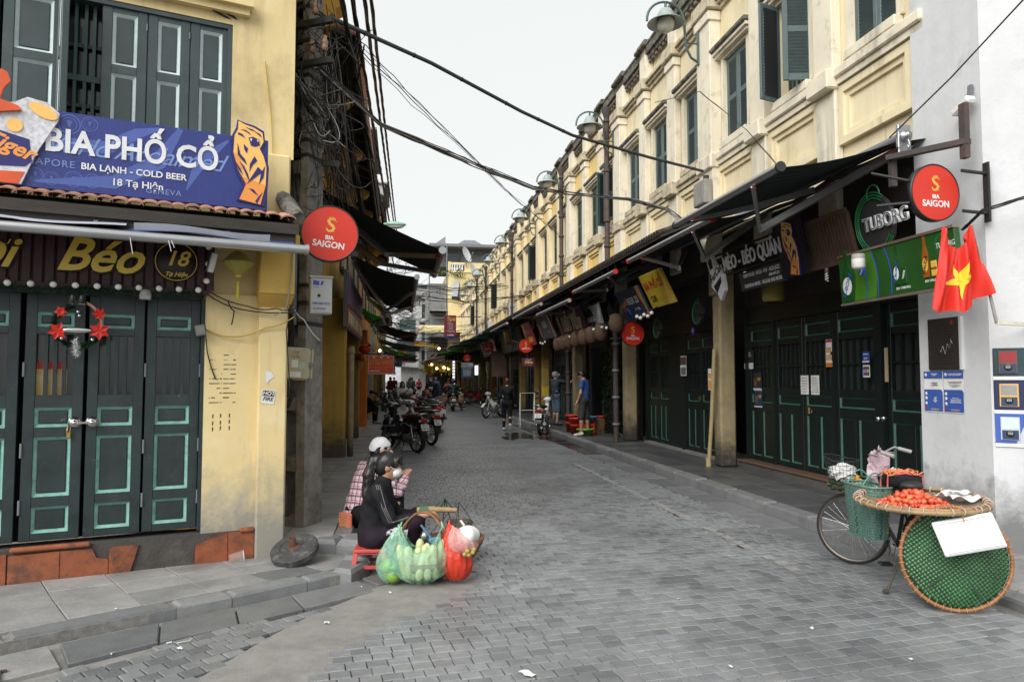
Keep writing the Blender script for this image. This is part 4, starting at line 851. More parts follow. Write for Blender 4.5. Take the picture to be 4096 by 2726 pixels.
b = MB(); b.M = TR((.345, .02, 0)); b.lathe([(0, .012), (.165, .012), (.165, 0)], 32, mi=0); b.lathe([(.15, .0125), (.15, .0155), (.156, .0155), (.156, .0125)], 32, mi=1); b.build('round_plate', [pm('plum_plate', (.022, .01, .012), .5), M_gold], ss)
text("18", ss, M_gold, .345, .04, .17, .016, sh=.3, bold=.003); text("Tạ Hiện", ss, M_gold, .345, -.085, .048, .016, sh=.4, bold=.001)
gr = MB(); r_ = Rnd(3)
def tinsel(b, pts, r, n, mi=0):
	for i in range(len(pts)-1):
		a, c = Vector(pts[i]), Vector(pts[i+1])
		for _ in range(n): p = a.lerp(c, r_.random()); d = Vector((r_.gauss(0, 1), r_.gauss(0, 1), r_.gauss(0, 1))).normalized(); q = d.orthogonal().normalized()*.0035; e = p+d*r*r_.uniform(.6, 1.1); b.add([p-q, p+q, e], [(0, 1, 2)], mi)
tinsel(gr, [(x, 2.27+.012*sin(x*9), .12) for x in lin(-2.6, -.45, 24)], .05, 70)
M_tins = pm('green_tinsel', (.012, .045, .022), .35, var=.4, sc=40); tag(gr.build('garland', M_tins), 'dark green tinsel garland strung under the gold script sign', 'garland').matrix_world = FF(0, 0)
bulb0 = None
for i, (x, y) in enumerate([(q, 2.285+.002*k) for k, q in enumerate(lin(-1.77, -.49, 10))]+[(-.43, 2.38), (-.42, 2.52), (-.42, 2.66)]):
	M = FF(x, y, .165); lb = f"white globe bulb, {['first','second','third','fourth','fifth','sixth','seventh','eighth','ninth','last'][i]} along the garland" if i < 10 else f"white globe bulb, {['lowest','middle','top'][i-10]} of three beside the slatted sign"
	if bulb0 is None:
		bulb0 = T('light_bulb', lb, 'bulb', M, 'white bulbs round the corner house sign'); b = MB(); b.sph((0, 0, 0), .024, 14, 10); b.build('glass', M_whitep, bulb0); b = MB(); b.lathe([(.013, .018), (.015, .04), (0, .042)], 8, ax='y'); b.build('socket', M_blkp, bulb0)
	else: dup(bulb0, M, lb)
# wreath
wr = T('wreath', 'christmas wreath with red flowers and silver bells hanging over the doors', 'wreath', FF(-1.32, 2.0, .13))
b = MB(); ring = [(.16*cos(a), -.02+.15*sin(a), 0) for a in lin(R_(100), R_(440), 30)]; tinsel(b, ring[:22], .05, 60); tinsel(b, [(-.13, .06, 0), (-.02, .22, 0), (.05, .24, 0)], .04, 60); b.build('pine', M_tins, wr)
M_redf = pm('red_silk', (.55, .025, .015), .5); 
for x, y, r, ph in ((-.125, -.06, .07, .2), (.145, -.05, .075, .5), (-.11, .085, .045, 0), (.14, .08, .05, 1)):
	b = MB()
	for k in range(6):
		a = ph+k*pi/3; u_ = (cos(a), sin(a)); w_ = (-u_[1], u_[0]); b.add([(x, y, .045), (x+u_[0]*r*.5+w_[0]*r*.3, y+u_[1]*r*.5+w_[1]*r*.3, .06), (x+u_[0]*r, y+u_[1]*r, .045), (x+u_[0]*r*.5-w_[0]*r*.3, y+u_[1]*r*.5-w_[1]*r*.3, .06)], [(0, 3, 2, 1)])
	b.build('flower', M_redf, wr)
b = MB(); b.sph((0, -.05, .05), (.1, .022, .012), 14, 8); b.build('silver_plaque', M_steel, wr)
for x in (-.04, .02): b = MB(); b.lathe([(.012, .22), (.02, .2), (.03, .17), (.042, .15)], 12, (x, 0, .04), ax='y'); b.build('bell', M_steel, wr)
for x, y in ((0, .09), (.01, .06), (-.1, -.115), (.1, -.12)): b = MB(); b.sph((x, y, .05), .014, 8, 6); b.build('bauble', M_steel, wr)
b = MB(); tinsel(b, [(-.01, -.13, .05), (.0, -.24, .05)], .045, 160); b.build('white_tassel', pm('white_tinsel', (.62, .62, .62), .4), wr)
b = MB(); b.tube([(.16*cos(a), -.02+.19*sin(a), .02) for a in lin(R_(12), R_(72), 9)], .012, 8); b.build('cane', pm('striped_cane', (.4, .22, .16), .5), wr)
# silk lantern, tilted lamp, camera box, small flood light
ln_ = T('lantern', 'yellow silk lantern with tassel beside the corner bracket', 'lantern', FF(-.19, 2.54, .16)); b = MB()
b.lathe([(.03, .1), (.06, .085), (.125, .01), (.115, -.015), (.07, -.055), (.025, -.1)], 12, ax='y', smooth=False); b.build('silk', pm('olive_silk', (.33, .29, .06), .6, alpha=.92, var=.1), ln_)
b = MB(); b.lathe([(.028, .098), (.032, .115), (.0, .116)], 12, ax='y'); b.lathe([(.027, -.098), (.03, -.112), (.0, -.113)], 12, ax='y'); b.tube([(0, .115, 0), (0, .25, 0)], .003, 5); b.build('rim', M_gold, ln_)
b = MB(); b.sph((0, -.16, 0), .012, 8, 6); b.tube([(0, -.11, 0), (0, -.16, 0)], .002, 4); b.lathe([(.004, -.17), (.012, -.185), (.014, -.3), (0, -.3)], 8, ax='y'); b.build('tassel', pm('yellow_tassel', (.6, .5, .05), .7), ln_)
t = T('tube_lamp', 'white strip lamp tilted beside the slatted sign', 'lamp', FF(-.39, 2.53, .17) @ RO(R_(-12), 4, 'Z')); b = MB(); b.lim(-.025, .025, -.08, .08, 0, .04, bev=.006); b.build('casing', M_whitep, t); b = MB(); b.lim(-.035, -.026, -.09, .09, 0, .05); b.build('back', M_blkp, t)
t = T('junction_box', 'grey camera box under the garland', 'box', FF(-.87, 2.24, .14)); b = MB(); b.lathe([(0, .05), (.035, .045), (.045, .0), (.035, -.03), (0, -.032)], 14, ax='y'); b.lim(-.04, .04, -.035, .0, .0, .05, bev=.006); b.build('casing', M_greyc, t)
t = T('flood_light', 'small grey flood light on the door frame', 'lamp', FF(-.46, 1.985, .0) @ RO(.2, 4, 'Z')); b = MB(); b.lim(-.04, .04, -.045, .045, 0, .04, bev=.005); b.build('casing', M_greyp, t); b = MB(); b.lim(-.03, .03, -.03, .035, .041, .044); b.build('glass', pm('lamp_glass', (.2, .2, .15), .2), t)
# retracted awning
aw = T('retracted_awning', 'rolled up white and navy awning above the gold script sign', 'awning', FF(0, 0)); y0 = 2.62
b = MB(); b.tube([(-3.4, y0, .62), (.27, y0, .62)], .038, 14); b.tube([(.27, y0, .62), (.295, y0, .62)], .046, 14); b.build('roller', M_alu, aw)
b = MB(); b.surf(lambda a, c: (-3.4+3.6*a, 2.66+.1*(1-c)+.02*sin(a*18)*c, .3+.33*c), 40, 4); b.build('cloth', M_navy, aw)
b = MB(); b.surf(lambda a, c: (-3.4+2.4*a, 2.68+.09*(1-c)+.012*sin(a*14), .33+.3*c), 30, 4); b.surf(lambda a, c: (-.95+.95*a, 2.67-.0*a+.05*c+.012*sin(a*6), .6+.02*c), 14, 3); b.build('valance', pm('pale_canvas', (.38, .4, .46), .75), aw)
for x in (-1.2, -.3): b = MB(); b.bar((x, 2.84, .35), (x, 2.7, .5), .03, .03); b.build('bracket', M_greyp, aw)
b = MB()
for x, l in ((-.97, .12), (-.72, .08), (-.7, .05)): b.tube([(x, 2.6, .66), (x+.01, 2.6-l*.5, .67), (x+.02, 2.6-l, .665)], .003, 4)
b.build('tie_string', M_whitep, aw)
# stencilled marks and stickers on the yellow pier
mk = T('wall_stencil', 'worn black stencil marks on the yellow wall beside the doors', 'stencil', FF(0, 0)); b = MB(); r_ = Rnd(5)
for row in range(11):
	y = 1.78-row*.04
	for x0 in (-.38, -.27):
		x = x0
		while x < x0+.1:
			l = r_.uniform(.008, .05) if row % 2 else r_.uniform(.04, .09); hgt = .008 if row % 2 == 0 else r_.uniform(.003, .01)
			if r_.random() < .72: b.quad((x, y, -.0485), (min(x+l, x0+.1), y+.002, -.0485), (min(x+l, x0+.1), y+hgt, -.0485), (x, y+hgt, -.0485))
			x += l+r_.uniform(.004, .014)
for x in (-.35, -.29, -.22): 
	for k in range(3): yy = 1.29-k*.05-r_.random()*.02; b.quad((x, yy-.035, -.0485), (x+.008, yy-.03, -.0485), (x+.01, yy, -.0485), (x, yy+.002, -.0485))
b.build('paint', pm('stencil_black', (.02, .02, .02), .8), mk)
t = T('sticker', 'white sticker reading HOT FIRE on the corner pier', 'sticker', FF(.085, 1.43, .034) @ RO(-.12, 4, 'Z')); b = MB(); b.lim(-.055, .055, -.06, .06, 0, .001); b.build('paper', M_whitep, t); b = MB(); b.lim(-.048, .048, .005, .052, .001, .0016); b.build('black_half', M_blkp, t); text("HOT", t, M_whitep, 0, .028, .045, .002, bold=.001, sh=.15); text("FIRE", t, M_blkp, 0, -.02, .045, .002, bold=.001, sh=.15)
t = T('torn_sticker', 'torn white paper scrap stuck above the HOT FIRE sticker', 'sticker', FF(.09, 1.6, .034)); b = MB(); b.poly([(-.03, .05), (.02, .04), (.04, 0), (.0, -.03), (-.02, -.06), (-.03, -.01)], 0, .001); b.build('paper', M_whitep, t)
# ================================================================ left row of houses, utility pole, cables
M_ly = pm('row_yellow', (.58, .35, .07), .85, var=.1, sc=3, bump=.3, streak=.7, stcol=(.12, .08, .04), col2=(.42, .26, .08), amt=.3, base=(1.2, (.045, .04, .035), .9))
M_lyd = pm('row_ochre_dark', (.3, .2, .06), .85, var=.15, sc=3, bump=.3, streak=.7, base=(1.2, (.04, .037, .034), .9))
M_orange = pm('orange_wall', (.6, .16, .02), .8, streak=.4)
M_gw = pm('grey_wall', (.36, .36, .35), .85, streak=.8, col2=(.2, .2, .2), amt=.3)
M_pink = pm('faded_pink_wall', (.4, .25, .22), .85, streak=.7)
M_conc2 = pm('pole_concrete', (.24, .225, .2), .95, var=.25, sc=9, bump=.9, bsc=55, streak=.8, stcol=(.05, .045, .04), col2=(.08, .075, .068), amt=.4, c2sc=5)
LU = [8.1, 13.35, 17.6, 21.8, 26.5, 31.5, 36.5, 42, 47, 52, 58, 64]
LW = [M_ly, M_ly, M_lyd, M_orange, M_ly, M_gw, M_ly, M_pink, M_gw, M_ly, M_gw]
LAB = ['yellow row house with stepped parapet right behind the utility pole', 'yellow row house under the second dark awning', 'stained ochre row house behind the round pipe', 'orange row house behind the yellow stool', 'yellow row house behind the parked motorbikes', 'grey row house past the red restaurant sign', 'yellow row house halfway up the far left row', 'faded pink row house far up the left row', 'grey tall house far up the left row', 'yellow house near the far end of the left row', 'grey house at the far end of the left row']
for i in range(11):
	u0, u1 = LU[i], LU[i+1]; W = u1-u0; rr = Rnd(i+20)
	h = T('row_house', LAB[i], 'house', FL(u0, -1.25, 0), 'houses of the left row'); top = 5.75 if i < 3 else rr.uniform(5.6, 7.5); m = LW[i]
	b = MB(); b.lim(.0, W, 3.05, top+.3, -.4, 0); b.build('wall', m, h)
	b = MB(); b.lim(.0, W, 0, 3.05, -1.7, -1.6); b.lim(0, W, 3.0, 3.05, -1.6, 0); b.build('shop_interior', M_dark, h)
	b = MB(); b.lim(-.22, .1, .0, 3.05, -.6, .28 if i < 4 else .1, bev=.02); b.lim(.1, .32, 0, 3.05, -.6, .16 if i < 4 else .05); b.build('column', m if i != 2 else M_coly, h)
	if i > 0: b = MB(); b.lim(.4, 1.3, .16, .38, -.5, .05); b.build('step', M_stone, h)
	for x0, x1 in ((.5, W*.5), (W*.53, W-.35)):
		b = MB(); b.lim(x0, x1, .3, 2.6, -.55, -.5); b.build('door', M_door if i % 2 else M_wood, h)
	# eave: boards below, tiles above
	z0 = -.05; dz = .68 if i < 8 else .5; yb = top-.27
	e = MB(); e.add([(-.05, top, z0), (W-.15, top, z0), (W-.15, yb, dz), (-.05, yb, dz), (-.05, top-.05, z0), (W-.15, top-.05, z0), (W-.15, yb-.05, dz), (-.05, yb-.05, dz)], [(0, 3, 2, 1), (4, 5, 6, 7), (3, 7, 6, 2), (0, 4, 7, 3), (1, 2, 6, 5)])
	for q in arange(.2, W-.2, .45): e.bar((q, top-.1, z0), (q, yb-.08, dz-.03), .06, .08)
	e.lim(-.05, W-.15, yb-.13, yb-.02, dz-.02, dz+.02); eo = e.build('eave', M_wood, h)
	b = MB()
	for q in arange(.0, W-.15, .115): b.tube([(q, top+.04, z0), (q, yb+.04, dz+.06)], [.05, .062], 6)
	b.build('tile', M_eave if i % 2 else M_roof, eo, kind='stuff')
	for q in ((W*.3, W*.75) if i < 6 else (W*.5,)):          # scroll brackets carrying the eave, shutters between
		b = MB(); b.M = frame((q, 0, 0), (0, 0, 1), (0, 1, 0), (-1, 0, 0)); b.poly([(0, top-.15), (.6, top-.3), (.6, top-.42), (.52, top-.5), (.38, top-.52), (.3, top-.62), (.16, top-.72), (.13, top-.95), (0, top-1.05)], -.09, .09); b.build('bracket', m, h)
		b = MB(); b.lim(q+.35, q+1.15, 3.9, 5.0, .0, .04, bev=.01); b.lim(q+.31, q+1.19, 3.84, 3.9, 0, .09); b.build('shutter', M_shut2, h)
	if i < 4:
		b = MB(); b.M = frame((0, 0, 0), (0, 0, 1), (0, 1, 0), (-1, 0, 0)); hh = top-5.75
		b.poly([(-2, 4.9+hh), (.1, 4.9+hh), (.12, 5.3+hh), (.32, 5.32+hh), (.34, 5.5+hh), (.46, 5.52+hh), (.5, 5.72+hh), (.56, 5.76+hh), (.56, 6.0+hh), (.5, 6.12+hh), (.4, 6.2+hh), (.25, 6.25+hh), (.1, 6.45+hh), (-2, 6.9+hh)], -.13, .13); b.build('parapet', m, h)
	else:
		b = MB(); b.lim(0, W, top+.3, top+2.6, -1.4, -.9); b.build('upper_storey', (M_gw, M_ly, M_pink)[i % 3], h)
		for q in arange(.5, W-.8, 1.3): b = MB(); b.lim(q, q+.7, top+.8, top+1.9, -.9, -.86); b.build('window', M_glass if i % 2 else M_shut2, h)
		b = MB(); b.lim(-.1, W+.1, top+2.6, top+2.68, -1.6, -.2); b.build('roof_sheet', M_greyp, h)
for k, (u, z0, z1) in enumerate(((23, 8.2, 9.6), (36, 10.3, 11.4))):
	t = T('roof_room', ('lower grey sheet-metal roof box above the left row', 'upper grey sheet-metal canopy above the left row')[k], 'roof box', FL(u, -1.6, z0)); H = z1-z0
	b = MB(); b.lim(0, 5, 0, H, -2, .75 if k else .5); b.build('body', M_gw, t); b = MB(); b.lim(-.1, 5, H, H+.08, -2, .95 if k else .8); b.build('roof', M_greyp, t); b = MB(); b.lim(.3, 2, .3, H-.3, .751 if k else .501, .78 if k else .53); b.build('window', M_glass, t)
t = T('wall_pipe', 'rust-yellow round pipe standing before the ochre column', 'pipe', UPS(13.28, -.88, .18)); b = MB(); b.tube([(0, 0, 0), (0, 0, 2.0)], .055, 10); b.lathe([(.055, 1.85), (.07, 1.87), (.07, 1.95), (.055, 1.97)], 10); b.build('tube', M_col, t)
# ---- utility pole with ladder-like holes
PX, PY = -2.1, 7.0; PM = UP(PX, PY, .15, R_(-19))
pl = T('utility_pole', 'grey concrete utility pole with ladder holes at the corner', 'pole', PM)
b = MB()
def taper(z): return 1-.045*z
for s_ in (-1, 1):
	vs = []
	for z in (0, 8.6):
		k = taper(z); x0, x1, y = s_*.19*k, s_*.095*k, .15*k
		vs += [(x0, -y, z), (x1, -y, z), (x1, y, z), (x0, y, z)]
	f = [(0, 1, 5, 4), (1, 2, 6, 5), (2, 3, 7, 6), (3, 0, 4, 7), (4, 5, 6, 7)]
	b.add(vs, f if s_ < 0 else [q[::-1] for q in f])
b.build('rail', M_conc2, pl)
for z in arange(.0, 8.6, .58):
	k = taper(z); hh = .12 if z > 0 else .2; b = MB(); b.add([(-.096*k, -.13*k, z-.03), (.096*k, -.13*k, z-.03), (.096*k, .13*k, z-.03), (-.096*k, .13*k, z-.03), (-.05*k, -.135*k, z+.03), (.05*k, -.135*k, z+.03), (.05*k, .135*k, z+.03), (-.05*k, .135*k, z+.03), (-.096*k, -.13*k, z+.1), (.096*k, -.13*k, z+.1), (.096*k, .13*k, z+.1), (-.096*k, .13*k, z+.1)], [(0, 1, 5, 4), (4, 5, 9, 8), (2, 3, 7, 6), (6, 7, 11, 10), (8, 9, 10, 11), (3, 2, 1, 0), (0, 4, 8), (0, 8, 11, 3), (1, 9, 5), (1, 2, 10, 9)]); b.build('rung', M_conc2, pl)
for z in (1.95, 2.15, 2.32, 3.6, 3.75, 4.4, 4.75, 5.1): k = taper(z); b = MB(); b.lim(-.2*k, .2*k, -.16*k, .16*k, z, z+.035); b.build('clamp', M_iron, pl)
for p, q in (((-.25, -.17, 4.5), (.45, -.17, 4.5)), ((-.25, -.17, 4.9), (.45, -.17, 4.9)), ((-.35, -.15, 3.62), (.3, .2, 3.6))): b = MB(); b.bar(p, q, .05, .06); b.build('crossarm', M_iron, pl)
for x, z in ((.22, 4.6), (.25, 4.98), (-.1, 4.98), (.36, 4.6)): b = MB(); b.lathe([(.015, 0), (.03, .01), (.036, .04), (.025, .055), (.034, .07), (.034, .1), (.022, .115), (.022, .15), (0, .155)], 10, (x, -.17, z)); b.build('insulator', pm('brown_porcelain', (.32, .19, .13), .3), pl)
b = MB(); b.M = TR((.04, -.165, 0)); b.lim(.0, .055, 1.95, 2.75, -.0, .04); b.lim(.055, .06, 1.95, 2.75, -.0, .05)
pl.children[0]; cd = MB(); cd.lim(.03, .085, -.2, -.16, 1.95, 2.78, bev=.005); cd.build('conduit', pm('blue_grey_duct', (.22, .25, .28), .6), pl)
b = MB()
for k in range(9):
	x0 = uni(-.08, .08); pts = [(x0+.02*sin(z*3+k), -.1+uni(-.05, .05), z) for z in arange(2.3, 5.2, .3)]; b.tube(pts, uni(.004, .009), 5, cap=False)
b.build('riser_cable', M_black, pl, kind='stuff')
t = T('telephone_box', 'light grey locked telephone box with blue lettering on the pole', 'cable box', frame((-1.785, 6.62, 2.36), Vector((.93, .36, 0)).normalized(), Z, Vector((.36, -.93, 0)).normalized())); b = MB(); b.lim(-.1, .1, -.17, .17, -.15, 0, bev=.004); b.lim(-.107, .107, .17, .185, -.16, .012); b.build('cabinet', pm('cabinet_grey', (.45, .46, .46), .45, streak=.35), t)
b = MB(); b.lim(-.092, .092, -.16, .16, .001, .006, bev=.002); b.build('door', pm('cabinet_grey', (.45, .46, .46)), t); M_pblue = pm('print_blue', (.03, .08, .4), .5)
b = MB(); b.poly([(-.075, .1), (-.02, .095), (-.02, .135), (-.075, .145)], .0065, .008); b.poly([(-.01, .097), (.01, .1), (.025, .14), (.0, .135)], .0065, .008); b.build('emblem', M_pblue, t); b = MB(); b.M = TR((-.02, .0, .006)); b.lathe([(.014, 0), (.014, .008), (0, .008)], 10); b.build('lock', M_blkp, t)
text("VNPT", t, M_pblue, -.045, .075, .018, .008, sp=1.4); text("VNPT.HNI.TTVT2", t, M_pblue, 0, -.075, .027, .008, bold=.0006, sx=.78); text("S3 /8-NHH/", t, M_pblue, -.015, -.122, .026, .008, sx=.9)
t = T('meter_box', 'weathered beige meter box strapped low on the pole', 'meter box', frame((-2.02, 6.72, 1.72), Vector((.96, .28, 0)).normalized(), Z, Vector((.28, -.96, 0)).normalized()) @ RO(R_(-3), 4, 'Z'))
b = MB(); b.lim(-.13, .11, -.15, .16, -.1, .02, bev=.03); b.lim(.11, .135, -.13, .15, -.1, .0, bev=.01); b.build('case', pm('aged_cream', (.42, .39, .27), .6, streak=.5, var=.1), t); b = MB(); b.lim(-.115, .095, -.135, .145, .021, .032, bev=.01); b.build('lid', pm('aged_cream', (.42, .39, .27)), t)
b = MB(); b.lim(-.06, .0, -.03, .04, .0325, .034); b.lim(-.07, .03, -.12, -.07, .0325, .034); b.build('sticker', M_whitep, t); b = MB(); b.lim(.01, .06, -.04, .02, .0325, .034); b.build('sticker', pm('mint_sticker', (.35, .5, .4), .7), t); b = MB(); b.lim(.085, .14, -.01, .02, -.02, .03); b.build('latch', M_greyp, t)
text("135", t, M_brownst, -.03, .11, .035, .034, sp=1.3); text("1x76", t, M_brownst, -.03, .07, .035, .034, sp=1.2)
# ---- round red beer signs
def dragon(b, x, y, h, z, mi=0):
	"""small S-shaped dragon emblem"""
	P = [(.22, .36), (.1, .42), (-.08, .38), (-.16, .24), (-.06, .1), (.1, 0), (.18, -.14), (.08, -.3), (-.1, -.34), (-.22, -.24), (-.2, -.14)]; w_ = [.04, .08, .085, .085, .085, .085, .08, .07, .06, .045, .01]
	swoosh(b, [(x+p*h, y+q*h) for p, q in P], [q*h for q in w_], z, mi)
	for p, q in ((.2, .36), (.3, .33), (.15, .47), (.02, .5), (-.12, .48), (-.22, .38), (.24, .02), (.3, -.12), (-.3, -.22), (.2, -.34)):
		b.add([(x+p*h*.75, y+q*h*.8-.02*h, z), (x+p*h*.8+.05*h, y+q*h*.8, z), (x+p*h*1.2, y+q*h*1.12, z)], [(0, 1, 2)], mi)
M_sred = pm('sign_red', (.62, .03, .012), .4, var=.04); M_syel = pm('sign_yellow', (.75, .42, .07), .5); M_swht = pm('sign_white', (.75, .75, .73), .5)
def round_sign(M, label, r=.262, d=.06, arm=None, lit=True):
	t = T('round_sign', label, 'sign', M, 'round red beer signs'); b = MB(); b.lathe([(0, 0), (r-.012, 0), (r-.012, .004)][1:], 48); b.add([(q*cos(a)*(r-.012), q*sin(a)*(r-.012), .004) for a in lin(0, 2*pi, 49)[:-1] for q in (1,)], [tuple(range(48))]); b.build('face', M_sred, t)
	b = MB(); b.lathe([(r-.012, .0041), (r-.012, .008), (r, .006), (r, -d), (0, -d)], 48); b.build('drum', M_blkp, t)
	b = MB(); dragon(b, 0, .075, .16*r/.262, .006); b.build('dragon_emblem', M_syel, t)
	k = r/.262; text("BIA", t, M_swht, 0, -.04*k, .052*k, .006, bold=.0015); text("SAIGON", t, M_swht, 0, -.105*k, .082*k, .006, bold=.002, sx=.95)
	if arm: b = MB(); [b.tube([p, q], .014, 6) for p, q in arm]; b.build('arm', M_iron, t)
	return t
rs = round_sign(frame((-1.68, 6.5, 2.92), Vector((.955, .295, 0)), Z, Vector((.295, -.955, 0))) @ RO(R_(-6), 4, 'Z'), 'round red beer sign hanging beside the utility pole', arm=[((-.25, .1, -.03), (-.5, .2, -.2)), ((-.25, -.1, -.03), (-.45, -.1, -.2))])
dup(rs, FC(5.68, 4.77, 3.265, R_(4)), 'round red beer sign above the flag on the white corner house'); 
t = T('sign_bracket', 'black iron bracket holding the round sign on the white house', 'bracket', FR(5.55, 5.19, 3.25)); b = MB(); b.lim(-.03, .03, -.27, .27, 0, .02); b.tube([(0, .17, .01), (.05, .17, .3)], .017, 6); b.tube([(0, -.19, .01), (.05, -.19, .3)], .017, 6); b.build('bracket', M_iron, t)
for u, v, z, l in ((14.7, 4.95, 2.56, 'round red beer sign on the column by the blue beer board'), (25.6, 4.55, 2.8, 'round red beer sign before the fourth shop of the terrace'), (33.2, 4.1, 3.1, 'smaller looking round red beer sign farther up the terrace'), (46, 4.3, 2.95, 'farthest dim round red beer sign up the terrace')): dup(rs, FC(u, v, z), l)
# ---- awnings with folding arms
def stripe_mat(name, c1, c2, sc):
	m = pm(name, c1, rough=.85, var=.08); t = m.node_tree; N = t.nodes; L = t.links; b = N['Principled BSDF']
	geo = N.new('ShaderNodeNewGeometry'); mp = N.new('ShaderNodeMapping'); mp.inputs['Rotation'].default_value = (0, 0, -A_); L.new(geo.outputs['Position'], mp.inputs[0]); sp = N.new('ShaderNodeSeparateXYZ'); L.new(mp.outputs[0], sp.inputs[0])
	a = N.new('ShaderNodeMath'); a.operation = 'MULTIPLY'; a.inputs[1].default_value = sc; L.new(sp.outputs[1], a.inputs[0]); f = N.new('ShaderNodeMath'); f.operation = 'FRACT'; L.new(a.outputs[0], f.inputs[0]); g = N.new('ShaderNodeMath'); g.operation = 'GREATER_THAN'; g.inputs[1].default_value = .5; L.new(f.outputs[0], g.inputs[0])
	x = N.new('ShaderNodeMix'); x.data_type = 'RGBA'; x.inputs[6].default_value = (*c1, 1); x.inputs[7].default_value = (*c2, 1); L.new(g.outputs[0], x.inputs[0]); L.new(x.outputs[2], b.inputs['Base Color']); return m
M_awn = stripe_mat('striped_awning_cloth', (.02, .03, .027), (.042, .06, .052), 6)
def glow(m, fac=.3):
	t = m.node_tree; N = t.nodes; L = t.links; b = N['Principled BSDF']; out = N['Material Output']; tr = N.new('ShaderNodeBsdfTranslucent'); mx_ = N.new('ShaderNodeMixShader'); mx_.inputs[0].default_value = fac; li = b.inputs['Base Color'].links
	if li: L.new(li[0].from_socket, tr.inputs[0])
	L.new(b.outputs[0], mx_.inputs[1]); L.new(tr.outputs[0], mx_.inputs[2]); L.new(mx_.outputs[0], out.inputs[0]); return m
M_awg = pm('green_awning_cloth', (.03, .16, .11), .8); M_awl = pm('bright_green_cloth', (.1, .45, .08), .7); M_awk = pm('dark_awning_cloth', (.028, .03, .032), .8); M_awo = pm('orange_awning_cloth', (.5, .17, .03), .8); M_awp = pm('plum_grey_cloth', (.14, .135, .15), .8)
for m_ in (M_awn, M_awg, M_awl, M_awk, M_awo, M_awp): glow(m_, .45)
def awning(label, u1, u2, vw, vf, zw, zf, cloth=None, arms=None, cap=None, sag=.05, val=0, ends=None, name='awning'):
	t = T(name, label, 'awning', UPS(u1, vw, zw), 'folding arm awnings over the street'); b = wb(t); cloth = cloth or M_awn
	sg = -1 if vf < vw else 1
	b.surf(lambda a, c: suv(u1+(u2-u1)*a, vw+(vf-vw)*c, zw+(zf-zw)*c-sag*sin(pi*c)-.02*sin(pi*a)*c), 8, 8); b.surf(lambda a, c: suv(u2+(u1-u2)*a, vw+(vf-vw)*c, zw+.004+(zf-zw)*c-sag*sin(pi*c)-.02*sin(pi*a)*c), 8, 8)
	if val: b.surf(lambda a, c: suv(u1+(u2-u1)*a, vf, zf-val*c+.015*sin(a*40)*c), 20, 1, smooth=False)
	b.build('cloth', cloth, t)
	b = wb(t); b.tube([suv(u1-.03, vf, zf), suv(u2+.03, vf, zf)], .042, 10); b.build('front_bar', M_alu, t)
	for u in (u1-.045, u2+.03): b = wb(t); b.tube([suv(u-.012, vf, zf), suv(u+.022, vf, zf)], .052, 10); b.build('end_cap', ends or cap or M_pink, t)
	b = wb(t); b.tube([suv(u1-.05, vw, zw+.02), suv(u2+.05, vw, zw+.02)], .06, 8); b.build('roller', M_greyp, t)
	if arms is None:
		du = (u2-u1)*.32; arms = [(u1+.15, u1+.15+du, (vw+vf)/2, (zw+zf)/2-.22, u1+.4), (u2-.15, u2-.15-du, (vw+vf)/2, (zw+zf)/2-.22, u2-.4)]
	for us, ue, ve, ze, uh in arms:
		b = wb(t); p0, p1, p2 = suv(us, vw, zw-.1), suv(ue, ve, ze), suv(uh, vf, zf-.03); b.bar(p0, p1, .05, .075); b.bar(p1, p2, .04, .06); b.build('folding_arm', M_alu, t)
		b = wb(t); b.tube([p2-(p2-p1).normalized()*.1, p2], .03, 8); b.build('spring', cap or M_red, t)
	return t
awning('nearest dark striped awning with bare folding arms over the right shopfront', 6.3, 8.85, 4.95, 3.6, 3.97, 3.62, arms=[(6.4, 7.6, 4.1, 3.3, 6.8), (7.84, 8.1, 4.3, 3.7, 8.4)], cap=M_red, ends=M_iron)
awning('second right awning with a red end ball over the music cafe sign', 8.8, 12.2, 4.95, 4.06, 3.95, 3.7, M_awk, arms=[(9.0, 10.0, 4.5, 3.4, 9.4), (11.8, 11.0, 4.5, 3.4, 11.6)], cap=M_red)
awning('third right awning over the blue and yellow beer boards', 13.1, 16.3, 4.95, 4.06, 3.9, 3.64, M_awk, cap=M_red)
awning('fourth right awning with pink end balls over the pink script sign', 16.7, 20.6, 4.95, 4.02, 3.85, 3.48, M_awk)
awning('fifth right awning with white edge flap', 20.4, 25.4, 4.95, 4.06, 4.05, 3.78, M_awp)
for k, (u1, u2, vf, zf, c, l) in enumerate(((26, 30.5, 3.9, 3.65, M_awk, 'dark sixth right awning past the round signs'), (31, 35, 3.5, 3.6, M_awg, 'green seventh right awning'), (35.5, 40, 3.2, 3.55, M_awg, 'green eighth right awning farther up'), (40.5, 45, 2.9, 3.5, M_awg, 'dark green ninth right awning'), (45.5, 50, 2.3, 3.15, M_awl, 'bright green right awning far up the street'), (50.5, 55, 2.2, 3.3, M_awk, 'dark eleventh right awning near the far end'), (55.5, 60, 1.9, 3.0, M_awo, 'orange canvas awning at the far right'))): awning(l, u1, u2, 4.95, vf, 4.0, zf, c)
awning('biggest dark striped awning high beside the utility pole', 9.5, 11.7, -1.08, .55, 4.1, 3.3, arms=[(9.7, 10.6, -.2, 3.42, 9.75), (11.5, 10.7, -.3, 3.3, 11.3)], cap=M_red, ends=M_alu)
awning('second left awning, dark and striped, above the little red sign', 12.9, 19.3, -.85, .29, 3.8, 3.42, arms=[(13.0, 15.5, -.3, 3.05, 14.5), (19, 16.5, -.3, 3.05, 17.8)], cap=M_red, ends=M_alu, sag=.08)
awning('third left awning past the purple sign panels', 23.8, 29, -.85, .55, 3.5, 3.1, M_awk)
